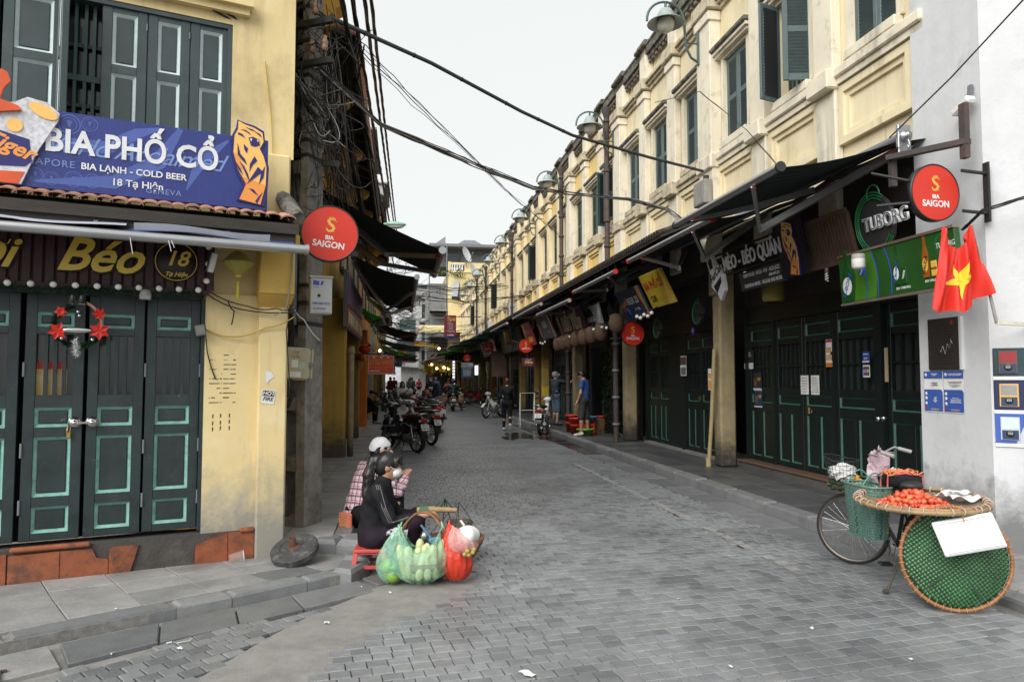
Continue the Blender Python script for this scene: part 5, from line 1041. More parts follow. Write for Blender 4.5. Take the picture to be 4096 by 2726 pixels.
awning('green canvas left awning past the parked motorbikes', 33.5, 38, -1.0, .95, 3.45, 3.08, M_awg)
awning('bright green left awning half hidden far up', 39, 43, -1.0, .9, 3.4, 2.85, M_awl); awning('grey left awning far up the street', 44, 49, -1.0, 1.1, 3.3, 2.8, M_awp); awning('small pale green left awning behind the second one', 20.0, 22.6, -1.1, -.5, 3.6, 3.3, M_awl)
# ---- sign panels on the left
t = T('menu_sign', 'purple and red menu sign panels under the second left awning', 'sign', FL(14.75, -.9, 2.97)); M_pur = pm('dusty_purple', (.2, .12, .22), .5); M_crim = pm('crimson_print', (.3, .02, .03), .4)
b = MB(); b.lim(-2.43, 2.43, -.49, .48, -.06, 0); b.build('frame', M_greyp, t)
for k, x in enumerate((-2.35, -1.2, -.05, 1.1)): b = MB(); b.lim(x, x+1.1, -.1+.03*k, .45, .001, .02); b.build('panel', M_pur, t)
b = MB(); b.lim(-2.35, 2.35, -.46, -.13, .001, .015); b.build('panel', M_crim, t)
for k in range(9): b = MB(); b.lim(-2.2+.5*k, -1.85+.5*k, -.4, -.2, .016, .02); b.build('print_patch', M_sgrey if k % 3 else M_gold, t)
t = T('restaurant_sign', 'red hanging sign reading LITTLE HANOI in yellow', 'sign', FC(15, -.385, 1.88)); b = MB(); b.lim(-.26, .26, -.19, .19, -.03, 0, bev=.004); b.build('board', pm('sign_vermilion', (.8, .085, .025), .45), t); b = MB()
for q in ((-.26, .26, .18, .192), (-.26, .26, -.192, -.18), (-.262, -.252, -.18, .18), (.252, .262, -.18, .18)): b.lim(*q, .001, .006)
b.build('edge', M_sgrey, t); text("LITTLE HANOI", t, M_syel, 0, .05, .13, .004, bold=.002, sx=.56); text("VIETNAMESE RESTAURANT - COOKING CLASS", t, M_syel, 0, -.05, .024, .003, sx=.9); text("ORIGINAL - SINCE 1996", t, M_syel, 0, -.08, .024, .003); text("9-12", t, M_syel, .1, -.125, .045, .003); b = MB(); b.poly([(-.23, -.125), (-.19, -.105), (-.19, -.115), (-.03, -.115), (-.03, -.138), (-.19, -.138), (-.19, -.148)], .001, .004); b.build('arrow', M_sgrey, t); text("UP STAIRS", t, M_sred, -.11, -.127, .018, .0045)
for x in (-.15, 0, .14): b = MB(); b.lim(x-.02, x+.02, .135, .165, .001, .004); b.build('small_badge', M_swht, t)
b = MB(); b.bar((-.9, .22, -.02), (.3, .22, -.02), .02, .02); b.build('bracket', M_iron, t)
def red_lantern(M, l): 
	t = T('lantern', l, 'lantern', M); b = MB(); b.sph((0, 0, 0), (.13, .1, .13), 12, 8); b.build('paper', pm('lantern_red', (.5, .03, .015), .5), t); b = MB(); b.lathe([(.05, .1), (.05, .085)], 10, ax='y'); b.lathe([(.05, -.1), (.05, -.085)], 10, ax='y'); b.tube([(0, .1, 0), (0, .2, 0)], .005, 4); b.build('rim', M_gold, t); b = MB(); b.lathe([(.02, -.1), (.03, -.25), (0, -.25)], 8, ax='y'); b.build('tassel', M_gold, t); return t
l1 = red_lantern(FC(15.6, -.75, 2.22), 'red paper lantern hanging over the LITTLE HANOI sign'); dup(l1, FC(17.2, -.9, 2.1), 'second red lantern behind the LITTLE HANOI sign')
# ================================================================ cables
def sagline(a, c, sag, n=14, jit=0, rr=random):
	a = Vector(a); c = Vector(c); return [a.lerp(c, i/n)-Z*(4*sag*(i/n)*(1-i/n))+Vector((rr.gauss(0, jit), rr.gauss(0, jit), rr.gauss(0, jit)))*(1 if 0 < i < n else 0) for i in range(n+1)]
t = T('power_cable', 'thick black cable crossing the sky to the terrace wall', 'cable', TR((-1.78, 6.8, 5.12))); b = wb(t); c0 = [Vector(p) for p in ((-1.78, 6.8, 5.12), (-.95, 8.2, 5.3), (.14, 9.6, 5.25), (.9, 10.4, 5.2), (2.2, 11.2, 5.12), (3.2, 11.75, 5.06))]
b.tube(c0, .024, 8); b.build('sheath', pm('grey_black_sheath', (.045, .048, .052), .5), t); b = wb(t)
for k in range(len(c0)-1):
	for f in (.3, .8): p = c0[k].lerp(c0[k+1], f); b.sph(p, .029, 6, 5)
b.build('cable_tie', M_black, t)
rr = Rnd(11)
CT = [suv(6.5, -.6, 5.02), suv(7.0, -.55, 5.32), suv(8.1, -.5, 5.95), suv(8.8, -.45, 6.3)]
for k, top in enumerate(CT):
	u_, v_ = top.dot(S), top.dot(R); t = T('twisted_cable', f"{['leftmost','second','third','rightmost'][k]} of four twisted power cables above the left eaves", 'cable', TR(suv(u_-4, v_, top.z)), 'twisted power cables above the left eaves'); b = wb(t)
	E_ = [suv(38, -.35, 8.2-.6), suv(38, -.3, 8.2), suv(42, -.2, 9.2), suv(44, -.15, 9.8)][k]; q0 = suv(u_-4, v_+.02, top.z-.25)
	path = sagline(q0, E_, .1, 60)
	for ph in (0, 2.1, 4.2): b.tube([p+R*.016*cos(i*1.5+ph)+Z*.016*sin(i*1.5+ph) for i, p in enumerate(path)], .015, 5, cap=False)
	b.build('strand', M_black, t, kind='stuff')
def bundle(name, label, pts, n, r, spread, mats, seed, group=None, cat='cable'):
	t = T(name, label, cat, TR(pts[0]), group); q = Rnd(seed)
	for m in mats:
		b = wb(t)
		for _ in range(n):
			o = Vector((q.gauss(0, 1), q.gauss(0, 1), q.gauss(0, 1)))*spread; ph = q.uniform(0, 6); P = []
			for i in range(len(pts)-1):
				for s_ in range(5): f = s_/5; p = Vector(pts[i]).lerp(Vector(pts[i+1]), f); k = i+f; P.append(p+o*(.6+.5*sin(k*1.3+ph))+Vector((0, 0, q.gauss(0, spread*.3))))
			P.append(Vector(pts[-1])+o*.5); b.tube(P, r*q.uniform(.7, 1.3), 4, cap=False)
		b.build('strand', m, t, kind='stuff')
	return t
bundle('cable_bundle', 'sagging bundle of thin black cables crossing the street below the thick one', [(-1.88, 6.8, 4.6), (-1.5, 8, 4.48), (-1.05, 9.5, 4.72), (-.5, 11, 4.9), (.4, 12.8, 5.05), (1.1, 13.6, 5.15), (2.2, 13.2, 4.95), (2.95, 13.3, 4.78), (3.4, 13.0, 4.3)], 6, .008, .022, [M_black, M_greyc], 3)
bundle('cable_bundle', 'fan of fine cables sweeping up the street from the pole', [(-1.85, 6.9, 5.2), (-1.4, 9, 5.3), (-.9, 12, 5.6), (0, 17, 6.0), (1.2, 22, 6.3), (2.4, 27, 6.6)], 4, .005, .05, [M_black], 8)
bundle('cable_bundle', 'cables climbing from the pole over the corner house window', [(-1.85, 6.85, 4.15), (-2.03, 6.8, 4.36), (-2.2, 6.6, 4.62), (-2.4, 6.35, 4.87), (-2.65, 6.0, 5.15), (-3, 5.4, 5.5)], 14, .0065, .035, [M_black, M_greyc], 9)
bundle('cable_bundle', 'lower black cables sagging from the pole to the corner house cornice', [(-1.95, 6.9, 4.2), (-2.05, 6.5, 4.45), (-2.3, 6.2, 4.7), (-2.9, 5.7, 4.95)], 5, .008, .03, [M_black], 19)
def bez(p, a, c, q, n=14): p, a, c, q = Vector(p), Vector(a), Vector(c), Vector(q); return [p*(1-t)**3+a*3*t*(1-t)**2+c*3*t*t*(1-t)+q*t**3 for t in lin(0, 1, n)]
t = T('cable_bundle', 'mass of cables hanging down behind the pole along the eaves', 'cable', TR((-1.95, 7.1, 5))); q = Rnd(10)
for m, n in ((M_black, 46), (M_greyc, 7)):
	b = wb(t)
	for _ in range(n): u = q.uniform(8.5, 16); e = suv(u, q.uniform(-1.0, -.7), q.uniform(3.5, 4.3)+.05*(u-8)); z = q.uniform(4.3, 5.5); p = Vector((-1.95+q.gauss(0, .1), 7.15, z)); b.tube(bez(p, p+Vector((.06, .5, -.9+q.gauss(0, .3))), e.lerp(p, .4)-Z*q.uniform(.0, .5), e), q.uniform(.0035, .007), 4, cap=False)
	b.build('strand', m, t, kind='stuff')
bundle('cable_bundle', 'cables running level along the left house fronts', [(-1.7, 7.4, 5.2), tuple(suv(9, -.75, 5.0)), tuple(suv(12, -.7, 4.6)), tuple(suv(17, -.8, 4.4)), tuple(suv(24, -.8, 4.3)), tuple(suv(34, -.7, 4.4))], 14, .009, .06, [M_black], 12)
t = T('cable_tangle', 'dense tangle of black and grey wires round the top of the pole', 'cables', TR((-1.95, 7, 4.2))); q = Rnd(2)
for m, n, r in ((M_black, 130, .0055), (M_greyc, 26, .0055)):
	b = wb(t)
	for _ in range(n):
		c = Vector((-2.0+q.gauss(0, .13), 6.9+q.gauss(0, .1), 4.65+q.gauss(0, .45))); e = c+Vector((q.gauss(.05, .2), q.gauss(0, .12), q.gauss(-.25, .35))); b.tube(bez(c, c+Vector((q.gauss(0, .2), q.gauss(0, .1), -q.uniform(.0, .3))), e+Vector((q.gauss(0, .2), q.gauss(0, .1), -q.uniform(0, .35))), e), r*q.uniform(.6, 1.2), 4, cap=False)
	b.build('wire', m, t, kind='stuff')
def coil(name, label, c, r, n, M, seed, mat=None):
	t = T(name, label, 'cable coil', TR(c)); b = MB(); q = Rnd(seed); m3 = M
	for k in range(n):
		rx, rz = r*q.uniform(.8, 1.1), r*q.uniform(1.2, 1.6); ox = q.gauss(0, .01); P = []
		for i in range(15): a = 2*pi*i/14+q.uniform(-.05, .05); P.append(Vector((rx*cos(a)*.55+ox, q.gauss(0, .012), rz*sin(a)-rz)))
		b.tube(P, .007, 5, cap=False)
	b.build('loop', mat or M_black, t, kind='stuff'); return t
coil('cable_coil', 'hanging coil of black cable on the upper left of the pole', (-2.22, 6.82, 3.85), .13, 9, None, 1)
coil('cable_coil', 'big loose coil of black cable left of the meter box', (-2.2, 6.75, 2.3), .2, 12, None, 4)
coil('cable_coil', 'loops of black cable drooping under the meter box', (-2.12, 6.7, 1.62), .1, 6, None, 6)
b = None
t = T('wall_wires', 'loose wires strung over the corner bracket and yellow wall', 'cables', FF(0, 2)); q = Rnd(6)
for m, L_ in ((M_black, [((-.42, .33, -.03), (-.1, .2, .05), (.12, .18, .17), (.3, .2, .1)), ((-.42, .3, -.03), (-.15, .17, .05), (.3, .16, .15)), ((-.44, .2, -.03), (-.42, .0, -.02), (-.4, -.2, -.03), (-.33, -.42, -.04)), ((-.25, .24, .0), (-.2, .16, .0), (-.22, .04, 0)), ((.26, .7, .05), (.25, .2, .06), (.22, .0, .06), (.26, -.5, .06))]), (pm('yellow_wire', (.55, .36, .05), .6), [((-.42, .0, -.03), (-.2, -.06, 0), (.05, .02, .06), (.28, .12, .1)), ((.02, 2.4, -.07), (.08, 1.9, -.07), (.12, 1.2, -.06), (.2, .8, .1))]), (M_greyc, [((.25, .75, .17), (.24, .5, .18), (.2, .2, .18), (.1, .12, .18)), ((.27, .2, .1), (.36, .1, .1), (.5, -.08, .1))])):
	b = MB()
	for P in L_:
		Q = [Vector(P[i]).lerp(Vector(P[i+1]), f)-Vector((0, .02*sin(f*pi), 0)) for i in range(len(P)-1) for f in (0, .25, .5, .75)]+[Vector(P[-1])]; b.tube(Q, .0055, 5)
	b.build('wire', m, t, kind='stuff')
bundle('cable_bundle', 'thin wires strung across the terrace between the lamps', [tuple(suv(13.5, 5.05, 7.2)), tuple(suv(11, 4.9, 6.4)), tuple(suv(9.5, 4.95, 5.2)), tuple(suv(8.6, 5.0, 4.3))], 2, .004, .02, [M_black], 31)
bundle('cable_bundle', 'black cables leaving the white corner house beside the round sign', [tuple(suv(5.75, 5.1, 2.95)), tuple(suv(5.4, 5.0, 3.05)), tuple(suv(5.1, 5.3, 3.15)), tuple(suv(4.6, 5.4, 3.1))], 4, .008, .012, [M_black], 33)
bundle('cable_bundle', 'single wire rising to the top of the white corner house', [tuple(suv(6.3, 4.8, 3.98)), tuple(suv(5.6, 4.9, 4.3)), tuple(suv(4.6, 5.0, 4.8))], 1, .006, .0, [M_black], 34)
q = Rnd(21); 
for k in range(9):
	u = q.uniform(24, 58); z = q.uniform(3.6, 7); bundle('cable_bundle', f"{['first','second','third','fourth','fifth','sixth','seventh','eighth','ninth'][k]} of the cable bundles crossing the far end of the street", [tuple(suv(u, -1.1, z)), tuple(suv(u+1, .6, z-.4)), tuple(suv(u+2, 2.4, z-.45)), tuple(suv(u+4, 5.1, z+.1))], 4, .014, .09, [M_black], 40+k, 'cable bundles crossing the far street')
t = T('cable_tangle', 'pale tangle of wires before the far left houses', 'cables', TR(suv(50, 0, 5))); q = Rnd(5)
for m in (M_black, M_greyc):
	b = wb(t)
	for _ in range(60):
		u = q.uniform(38, 60); a = suv(u, q.uniform(-1.2, -.2), q.uniform(3.2, 8.5)); c = a+suv(q.uniform(-6, 6), q.uniform(.5, 2.5), q.uniform(-1.2, 1.2)); b.tube(sagline(a, c, .3, 6, .05, q), .014, 3, cap=False)
	b.build('wire', m, t, kind='stuff')
# ================================================================ signs, papers and fittings along the right side
def sign(name, label, M, w_, h_, mat, d=.05, edge=M_iron, cat='sign', group=None):
	t = T(name, label, cat, M, group); b = MB(); b.lim(-w_/2, w_/2, -h_/2, h_/2, -d, 0, bev=.006); b.build('board', mat, t); return t
M_tub = pm('tuborg_green_print', (.016, .075, .013), .4, var=.2, sc=2); M_tubl = pm('light_green_print', (.05, .17, .014), .4); M_bott = pm('bottle_green', (.01, .07, .015), .25); M_ambr = pm('bottle_amber', (.3, .09, .01), .3); M_neon = pm('neon_green', (.015, .16, .05), .4)
M_charc = pm('charcoal_print', (.03, .03, .032), .6); M_bluep = pm('slate_blue_print', (.02, .045, .1), .45, var=.2, sc=3)
t = sign('beer_sign', 'long green beer sign with bottles under the awning of the nearest shop', FR(6.3, 4.78, 2.655, R_(4)), 1.66, .5, M_tub, .06)
b = MB(); b.lim(-.83, .83, -.275, -.25, -.062, .012); b.lim(-.83, .83, .25, .275, -.062, .012); b.build('rim', pm('rusty_rim', (.25, .2, .17), .5, metal=.5, col2=(.2, .08, .04), amt=.4), t)
b = MB(); b.poly([(-.6, -.245), (-.25, -.245), (-.2, 0), (-.27, .245), (-.6, .245), (-.55, 0)], .001, .002); b.build('glow_print', M_tubl, t)
b = MB(); 
for x in (-.42, -.25, -.05): swoosh(b, [(x-.03, .245), (x+.03, .1), (x+.05, -.05), (x+.03, -.245)], .008, .0028)
b.build('stripe_print', M_pblue, t)
def bottle(t, x, y, h, mat, lab, wd, txt, can=None):
	b = MB(); w_ = wd/2; b.poly([(x-w_, y), (x+w_, y), (x+w_, y+.55*h), (x+.35*w_, y+.74*h), (x+.35*w_, y+h), (x-.35*w_, y+h), (x-.35*w_, y+.74*h), (x-w_, y+.55*h)], .002, .012); b.build('bottle_print', mat, t)
	b = MB(); b.poly([(x+w_*.95*cos(a), y+.3*h+.17*h*sin(a)) for a in lin(0, 6.283, 17)[:-1]], .0122, .014); b.build('label_print', lab, t)
	text(txt, t, M_pblue if lab is M_swht else M_blkp, x, y+.3*h, .05*h/.4, .0145, rz=R_(62) if wd > .09 else R_(75), bold=.001, sh=.2)
bottle(t, -.69, -.24, .56, M_bott, M_swht, .16, "TUBORG"); bottle(t, .08, -.16, .38, M_bott, M_swht, .075, "TUBORG"); bottle(t, .47, -.14, .38, M_ambr, M_syel, .07, "HALIDA")
for x, m, s_ in ((.18, M_bott, "TUBORG"), (.57, M_syel, "HALIDA")):
	b = MB(); b.lim(x-.035, x+.035, -.16 if x < .3 else -.14, .0, .002, .012, bev=.005); b.build('can_print', m, t); text(s_, t, M_swht if x < .3 else M_blkp, x, -.07, .03, .0125, rz=R_(70) if x < .3 else 0, bold=.001, sx=.7)
b = MB(); b.M = TR((-.44, .06, .002)); b.lathe([(.0, .004), (.05, .004), (.055, 0)], 20); b.build('cap_print', M_pblue, t); text("TUBORG", t, M_swht, -.44, .06, .024, .007, rz=R_(60))
text("BIA TUBORG", t, M_swht, .15, -.195, .034, .003); text("BIA HALIDA", t, M_swht, .53, -.175, .034, .003); text("TUBORG", t, M_swht, .72, .12, .07, .003, sx=.8)
b = MB(); b.M = TR((.7, .13, .003)); 
for r in (.1, .085): b.lathe([(r, 0), (r+.006, .002), (r+.008, 0)], 24, a0=.9, a1=5.0)
b.build('ring_print', M_neon, t)
def neon(M, s_, label, sz=1, ring=M_neon, txt=M_sgrey):
	t = T('neon_sign', label, 'sign', M); b = MB(); b.poly([(sz*.26*cos(a), sz*.3*sin(a)) for a in lin(0, 6.283, 25)[:-1]], -.05, 0); b.build('plate', M_charc, t); b = MB()
	for r in (.27, .3, .33): b.tube([(sz*r*.92*cos(a), sz*(r*sin(a)), .015) for a in lin(.9, 5.7, 22)], .008*sz, 5)
	b.tube([(sz*(.05+.1*cos(a)), sz*(.3+.1*sin(a)), .015) for a in lin(-.2, 3.6, 10)], .008*sz, 5); b.build('neon_tube', ring, t)
	text(s_, t, txt, sz*.18, 0, .2*sz, .02, bold=.004, sx=.85, ext=.012); text(s_, t, M_charc, sz*.18, 0, .2*sz, .034, bold=-.004, sx=.85, ext=.0005); return t
neon(FR(6.75, 4.95, 3.22, R_(8)), "TUBORG", 'green neon ring with TUBORG letters behind the nearest round sign', 1.0)
neon(FR(17.8, 4.85, 3.1, R_(14)), "TUBORG", 'green ring emblem on a ribbed white board beside the pink script sign', .95)
t = sign('ribbed_board', 'ribbed white board behind the green ring emblem', FR(17.6, 4.9, 3.12, R_(14)), 1.3, .75, M_gw, .04)
for x in arange(-.6, .64, .06): b = MB(); b.lim(x, x+.03, -.33, .33, .001, .02); b.build('rib', M_sgrey, t)
neon(FR(15.9, 4.85, 3.1, R_(14)), "Carlsberg", 'dim green script emblem between the blue board and the ring emblem', .7, M_neon, M_charc)
for u, z in ((13.9, 2.62), (11.9, 2.75)): neon(FR(u, 5.2, z), "TUBORG", 'dim neon ring over the door of number 23, '+('farther' if u > 13 else 'nearer')+' of the two', .62, M_neon, M_charc)
t = T('slatted_board', 'dark wooden slatted board between the tiger and the neon ring', 'board', FR(7.62, 4.95, 3.2, R_(14)))
for x in arange(-.4, .42, .062): b = MB(); b.lim(x, x+.04, -.25, .25, -.02, 0); b.build('slat', pm('brown_slat', (.1, .06, .04), .7, var=.3), t)
b = MB(); b.lim(-.44, .44, .25, .3, -.04, .01); b.lim(-.44, .44, -.3, -.25, -.04, .01); b.lim(-.46, -.41, -.25, .25, -.04, .005); b.lim(.43, .46, -.25, .25, -.04, .005); b.build('frame', pm('brown_slat', (.1, .06, .04)), t)
# music cafe sign: raised letters, text plate, cat emblem, tiger
mq = T('cafe_sign', 'raised grey lettering of the music cafe with a dark plate of small print', 'sign', FR(9.15, 4.82, 3.2, R_(10)))
text("MÈO - BÉO QUÁN", mq, M_sgrey, 0, .09, .28, .03, bold=.005, ext=.006, sx=.72)
b = MB(); b.lim(-.45, .8, -.36, -.1, -.02, .0); b.build('plate', M_charc, mq); text("DEEP HOUSE - ROCK - POP - ACID JAZZ", mq, M_sgrey, .17, -.16, .07, .004, bold=.001, sx=.78); text("0986.495.221", mq, M_sgrey, .5, -.23, .05, .004, bold=.001); text("EUROPEAN MUSIC - REGGAE AND MORE", mq, M_sgrey, .17, -.305, .07, .004, bold=.001, sx=.78)
b = MB(); b.bar((-1.3, .28, -.06), (1.2, .28, -.06), .03, .03); b.bar((-1.3, -.05, -.06), (1.2, -.05, -.06), .03, .03)
b.build('rack', M_wood, mq)
b = MB(); b.poly([(-1.3, .2), (-1.22, .3), (-1.1, .28), (-1.02, .12), (-.94, .12), (-.9, -.02), (-.84, -.04), (-.86, -.28), (-1.05, -.42), (-1.12, -.3), (-1.28, -.18), (-1.24, -.02)], -.0, .05); b.build('emblem', M_sgrey, mq); b = MB(); b.poly([(-1.26, .2), (-1.2, .26), (-1.13, .24), (-1.12, .1), (-1.22, .08)], .0502, .054); b.poly([(-1.2, -.18), (-.92, -.06), (-.92, -.14), (-1.12, -.3)], .0502, .054); b.build('emblem_ink', M_blkp, mq); text("FatCat", mq, M_blkp, -1.07, .0, .16, .054, sh=.2, rz=R_(24), bold=.003)
tb_ = T('tiger_board', 'dark board with a tall orange tiger beside the music cafe lettering', 'sign', FR(8.15, 4.8, 3.22, R_(10))); b = MB(); b.lim(-.28, .26, -.36, .36, -.05, 0); b.build('board', pm('near_black_print', (.012, .012, .02), .4), tb_); tiger(tb_, .02, .0, .74, .001)
# beer boards of number 23
t = sign('beer_board', 'slate blue board reading BEER 23', FR(14.15, 4.75, 3.14, R_(26)), 1.45, .66, M_bluep); text("BEER 23", t, M_sgrey, .12, .06, .2, .004, bold=.003); text("23 Tạ Hiện", t, M_sgrey, .2, -.13, .07, .004)
b = MB(); b.poly([(.55, .33), (.725, .33), (.725, -.33), (.64, -.33), (.66, -.1), (.56, .1)], .001, .004); b.build('orange_patch', M_tig, t); text("Tiger", t, M_tig, -.45, .02, .22, .006, sh=.3, bold=.004, rz=.5); b = MB(); b.lathe([(.0, 0), (.1, 0), (.12, .004), (.0, .005)], 16, (-.38, -.16, .001)); b.build('glass_print', M_pblue, t)
t = sign('beer_board', 'yellow board with red lettering of number 23B above the bulbs', FR(12.65, 4.72, 3.26, R_(26)), 1.15, .68, pm('yellow_print', (.6, .45, .03), .45)); M_lred = pm('letter_red', (.45, .015, .015), .5); text("BIA PHỐ CỔ", t, M_lred, -.03, .1, .22, .004, bold=.005, sx=.78); text("23B", t, M_blkp, -.28, -.17, .17, .004, bold=.004); text("Tạ Hiện", t, M_syel, .15, -.18, .12, .004, sh=.3); b = MB(); b.poly([(.3, -.33), (.57, -.33), (.57, .3), (.48, .1), (.4, -.05)], .001, .003); b.build('amber_patch', M_tigy, t)
t = sign('cafe_board', 'magenta board with large cream script reading Hải Yến', FR(19.4, 4.72, 3.12, R_(20)), 2.9, .8, pm('magenta_print', (.12, .02, .06), .5), .06); text("Hải Yến", t, pm('cream_letter', (.7, .68, .42), .5), .1, .02, .62, .02, sh=.35, bold=.016, sx=.95, ext=.02); b = MB(); b.lim(-1.45, 1.45, -.42, -.36, .001, .03); b.lim(.2, 1.45, .36, .42, .001, .03); b.build('rim', pm('pink_rim', (.35, .1, .16), .5), t); b = MB(); b.poly([(-1.4, .3), (-1.25, .3), (-1.15, -.4), (-1.35, -.4)], .001, .02); b.poly([(-1.2, .35), (-1.05, .3), (-1.0, -.3), (-1.12, -.35)], .0201, .03); b.build('bottle_print', M_ambr, t)
t = sign('bar_board', 'blue grey board reading B&B', FR(22.9, 4.7, 3.3, R_(22)), 2.0, .82, pm('blue_grey_print', (.1, .12, .17), .5, var=.2)); text("B&B", t, M_sgrey, .05, .08, .36, .004, bold=.004); text("17 Tạ Hiện", t, M_sgrey, .3, -.2, .07, .004); b = MB(); b.poly([(.7, .4), (1.0, .4), (1.0, -.4), (.85, -.4), (.85, .1)], .001, .003); b.poly([(-1, .2), (-.8, .1), (-.9, -.3), (-1, -.3)], .001, .003); b.build('orange_patch', M_tig, t)
t = sign('gold_emblem_board', 'pale timber board with a gold emblem farther up the terrace', FR(30, 4.6, 3.3, R_(14)), 5.4, 1.15, pm('pale_timber', (.16, .13, .1), .8, var=.2), .08); b = MB()
for k in range(7): b.poly([(-.9+.15*k, -.1-.08*(k % 2)), (-.82+.15*k, -.12), (-.8+.15*k, .38-.04*abs(k-3)), (-.86+.15*k, .34)], .001, .03)
b.build('gold_emblem', pm('gold_metal', (.6, .42, .08), .3, metal=.8), t); b = MB(); b.tube([(1.4+.3*cos(a), .1+.32*sin(a), .02) for a in lin(0, 6.28, 20)], .05, 6); b.build('ring_emblem', M_neon, t); text("TẠ HIỆN", t, M_sgrey, -.2, -.36, .25, .01); text("26", t, M_sgrey, 1.7, -.36, .25, .01)
for k, (u, m, l) in enumerate(((25.4, M_crim, 'dark red beer board with orange bottle by the B&B board'), (35.3, M_crim, 'red and yellow poster board far up the terrace'), (37.4, M_charc, 'dark photo board beside the red and yellow one'), (39.3, M_pur, 'pale purple board, last of the row of photo boards'))):
	t = sign('photo_board', l, FR(u, 4.6, 3.2, R_(18)), 1.6, .85, m); text("SAIGON" if k == 0 else "MENU", t, M_pink if k == 0 else M_sgrey, .1, .1, .28, .005, bold=.004)
	b = MB(); b.lim(-.7, -.5, -.4, .4, .001, .02); b.build('bottle_print', M_ambr if k < 2 else M_sgrey, t); b = MB(); b.lim(-.2, .6, -.3, -.1, .001, .008); b.build('print_patch', M_gold if k != 2 else M_sgrey, t)
t = sign('hanging_sign', 'small plum sign reading Olive, snacks and drinks, over the pavement', FC(24, 4.35, 2.16), .46, .29, pm('plum_print', (.09, .012, .04), .4), .04); text("17 Tạ Hiện", t, M_sgrey, 0, .09, .05, .004); text("Olive", t, M_gold, 0, 0, .13, .004, bold=.004, sh=.2); text("Snacks & Drinks", t, M_pink, 0, -.095, .045, .004); b = MB(); b.bar((.2, -.18, -.02), (.9, -.18, -.02), .02, .02); b.bar((-.2, -.18, -.02), (.2, -.18, -.02), .02, .02); b.build('bracket', M_iron, t)
t = sign('hanging_sign', 'blue hanging sign with a grey head reading BOLD far up the right', FC(36, 3.36, 2.02), .62, .78, M_bluep, .05); b = MB(); b.lim(-.31, .31, .19, .39, .001, .006); b.build('head_band', pm('grey_band', (.35, .4, .42), .5), t); text("BOLD", t, M_blkp, -.12, .29, .15, .008, bold=.004); text("LITTLE HANOI", t, M_sgrey, 0, .12, .075, .004); b = MB(); b.lim(-.2, .2, -.28, .06, .001, .004); b.build('print_patch', pm('grey_print', (.2, .24, .25), .6, var=.5, sc=14), t)
t = sign('light_box', 'thin lit white vertical sign beside the BOLD sign', FC(37, 3.95, 2.05), .17, .5, pm('lit_white', (.8, .8, .85), emit=.6), .08); text("KEM", t, M_pblue, 0, 0, .14, .004, rz=R_(-90))
# wicker lanterns and bulb strings
wk = T('wicker_lantern', 'brown wicker lantern nearest the blue beer board', 'lantern', UPS(14.6, 4.55, 2.78), 'wicker lanterns under the awnings'); b = MB(); b.lathe([(.05, .2), (.13, .16), (.165, .02), (.15, -.12), (.08, -.2)], 14); b.build('wicker', pm('wicker', (.09, .05, .028), .8, var=.4, sc=60, bump=.8, bsc=90), wk); b = MB(); b.tube([(0, 0, .2), (0, 0, .5)], .006, 4); b.tube([(0, 0, .0), (0, 0, -.24)], .01, 5); b.build('cord', M_blkp, wk)
for k, u in enumerate((15.75, 16.55, 17.3, 18.1, 18.85, 19.5, 20.2)): dup(wk, UPS(u, 4.55, 2.66-.01*k), f"brown wicker lantern, {['first','second','third','fourth','fifth','sixth','seventh'][k]} of the row hanging beneath the pink script sign")
k_ = 0
for u0, n, st_, z in ((12.3, 5, .2, 2.78), (14.8, 6, .35, 2.75), (17.4, 6, .6, 2.72), (21.9, 3, .35, 2.75)):
	for i in range(n):
		u = u0+i*st_; nm = ['below the yellow board', 'past the blue beer board', 'among the wicker lanterns', 'below the B&B board'][(12.3, 14.8, 17.4, 21.9).index(u0)]
		dup(bulb0, FR(u, 4.5, z-.04*(i % 2)) @ Matrix.Scale(1.5, 4), f"white globe bulb hanging {nm}", 'bulbs strung under the right awnings')
	b = MB(); b.tube([suv(u0-.3+st_*i*.9, 4.5, z+.09-.03*sin(i)) for i in range(n+2)], .008, 4); tag(b.build('light_string', M_black), 'black cord of the bulb string '+nm, 'cord')
dup(bulb0, FC(9.5, 4.5, 0), None) if False else None
# bulbs on the nearest shop
t = T('spiral_bulb', 'bare spiral lamp bulb beside the green beer sign', 'bulb', FR(7.25, 4.7, 2.75)); b = MB(); b.lathe([(.02, .07), (.022, .02), (.012, .015)], 10, ax='y'); b.build('socket', M_brownst, t); b = MB(); b.tube([(.016*cos(a), .01-.09*a/19, .016*sin(a)) for a in lin(0, 19, 60)], .005, 5); b.build('glass', M_whitep, t)
t = T('globe_lamp', 'white cylinder lamp hanging before the green beer sign', 'lamp', FR(6.55, 4.6, 2.78)); b = MB(); b.lathe([(0, .08), (.06, .07), (.065, .02)], 18, ax='y'); b.build('base', M_greyc, t); b = MB(); b.lathe([(.065, .02), (.065, -.06), (.05, -.08), (0, -.082)], 18, ax='y'); b.build('glass', M_whitep, t)
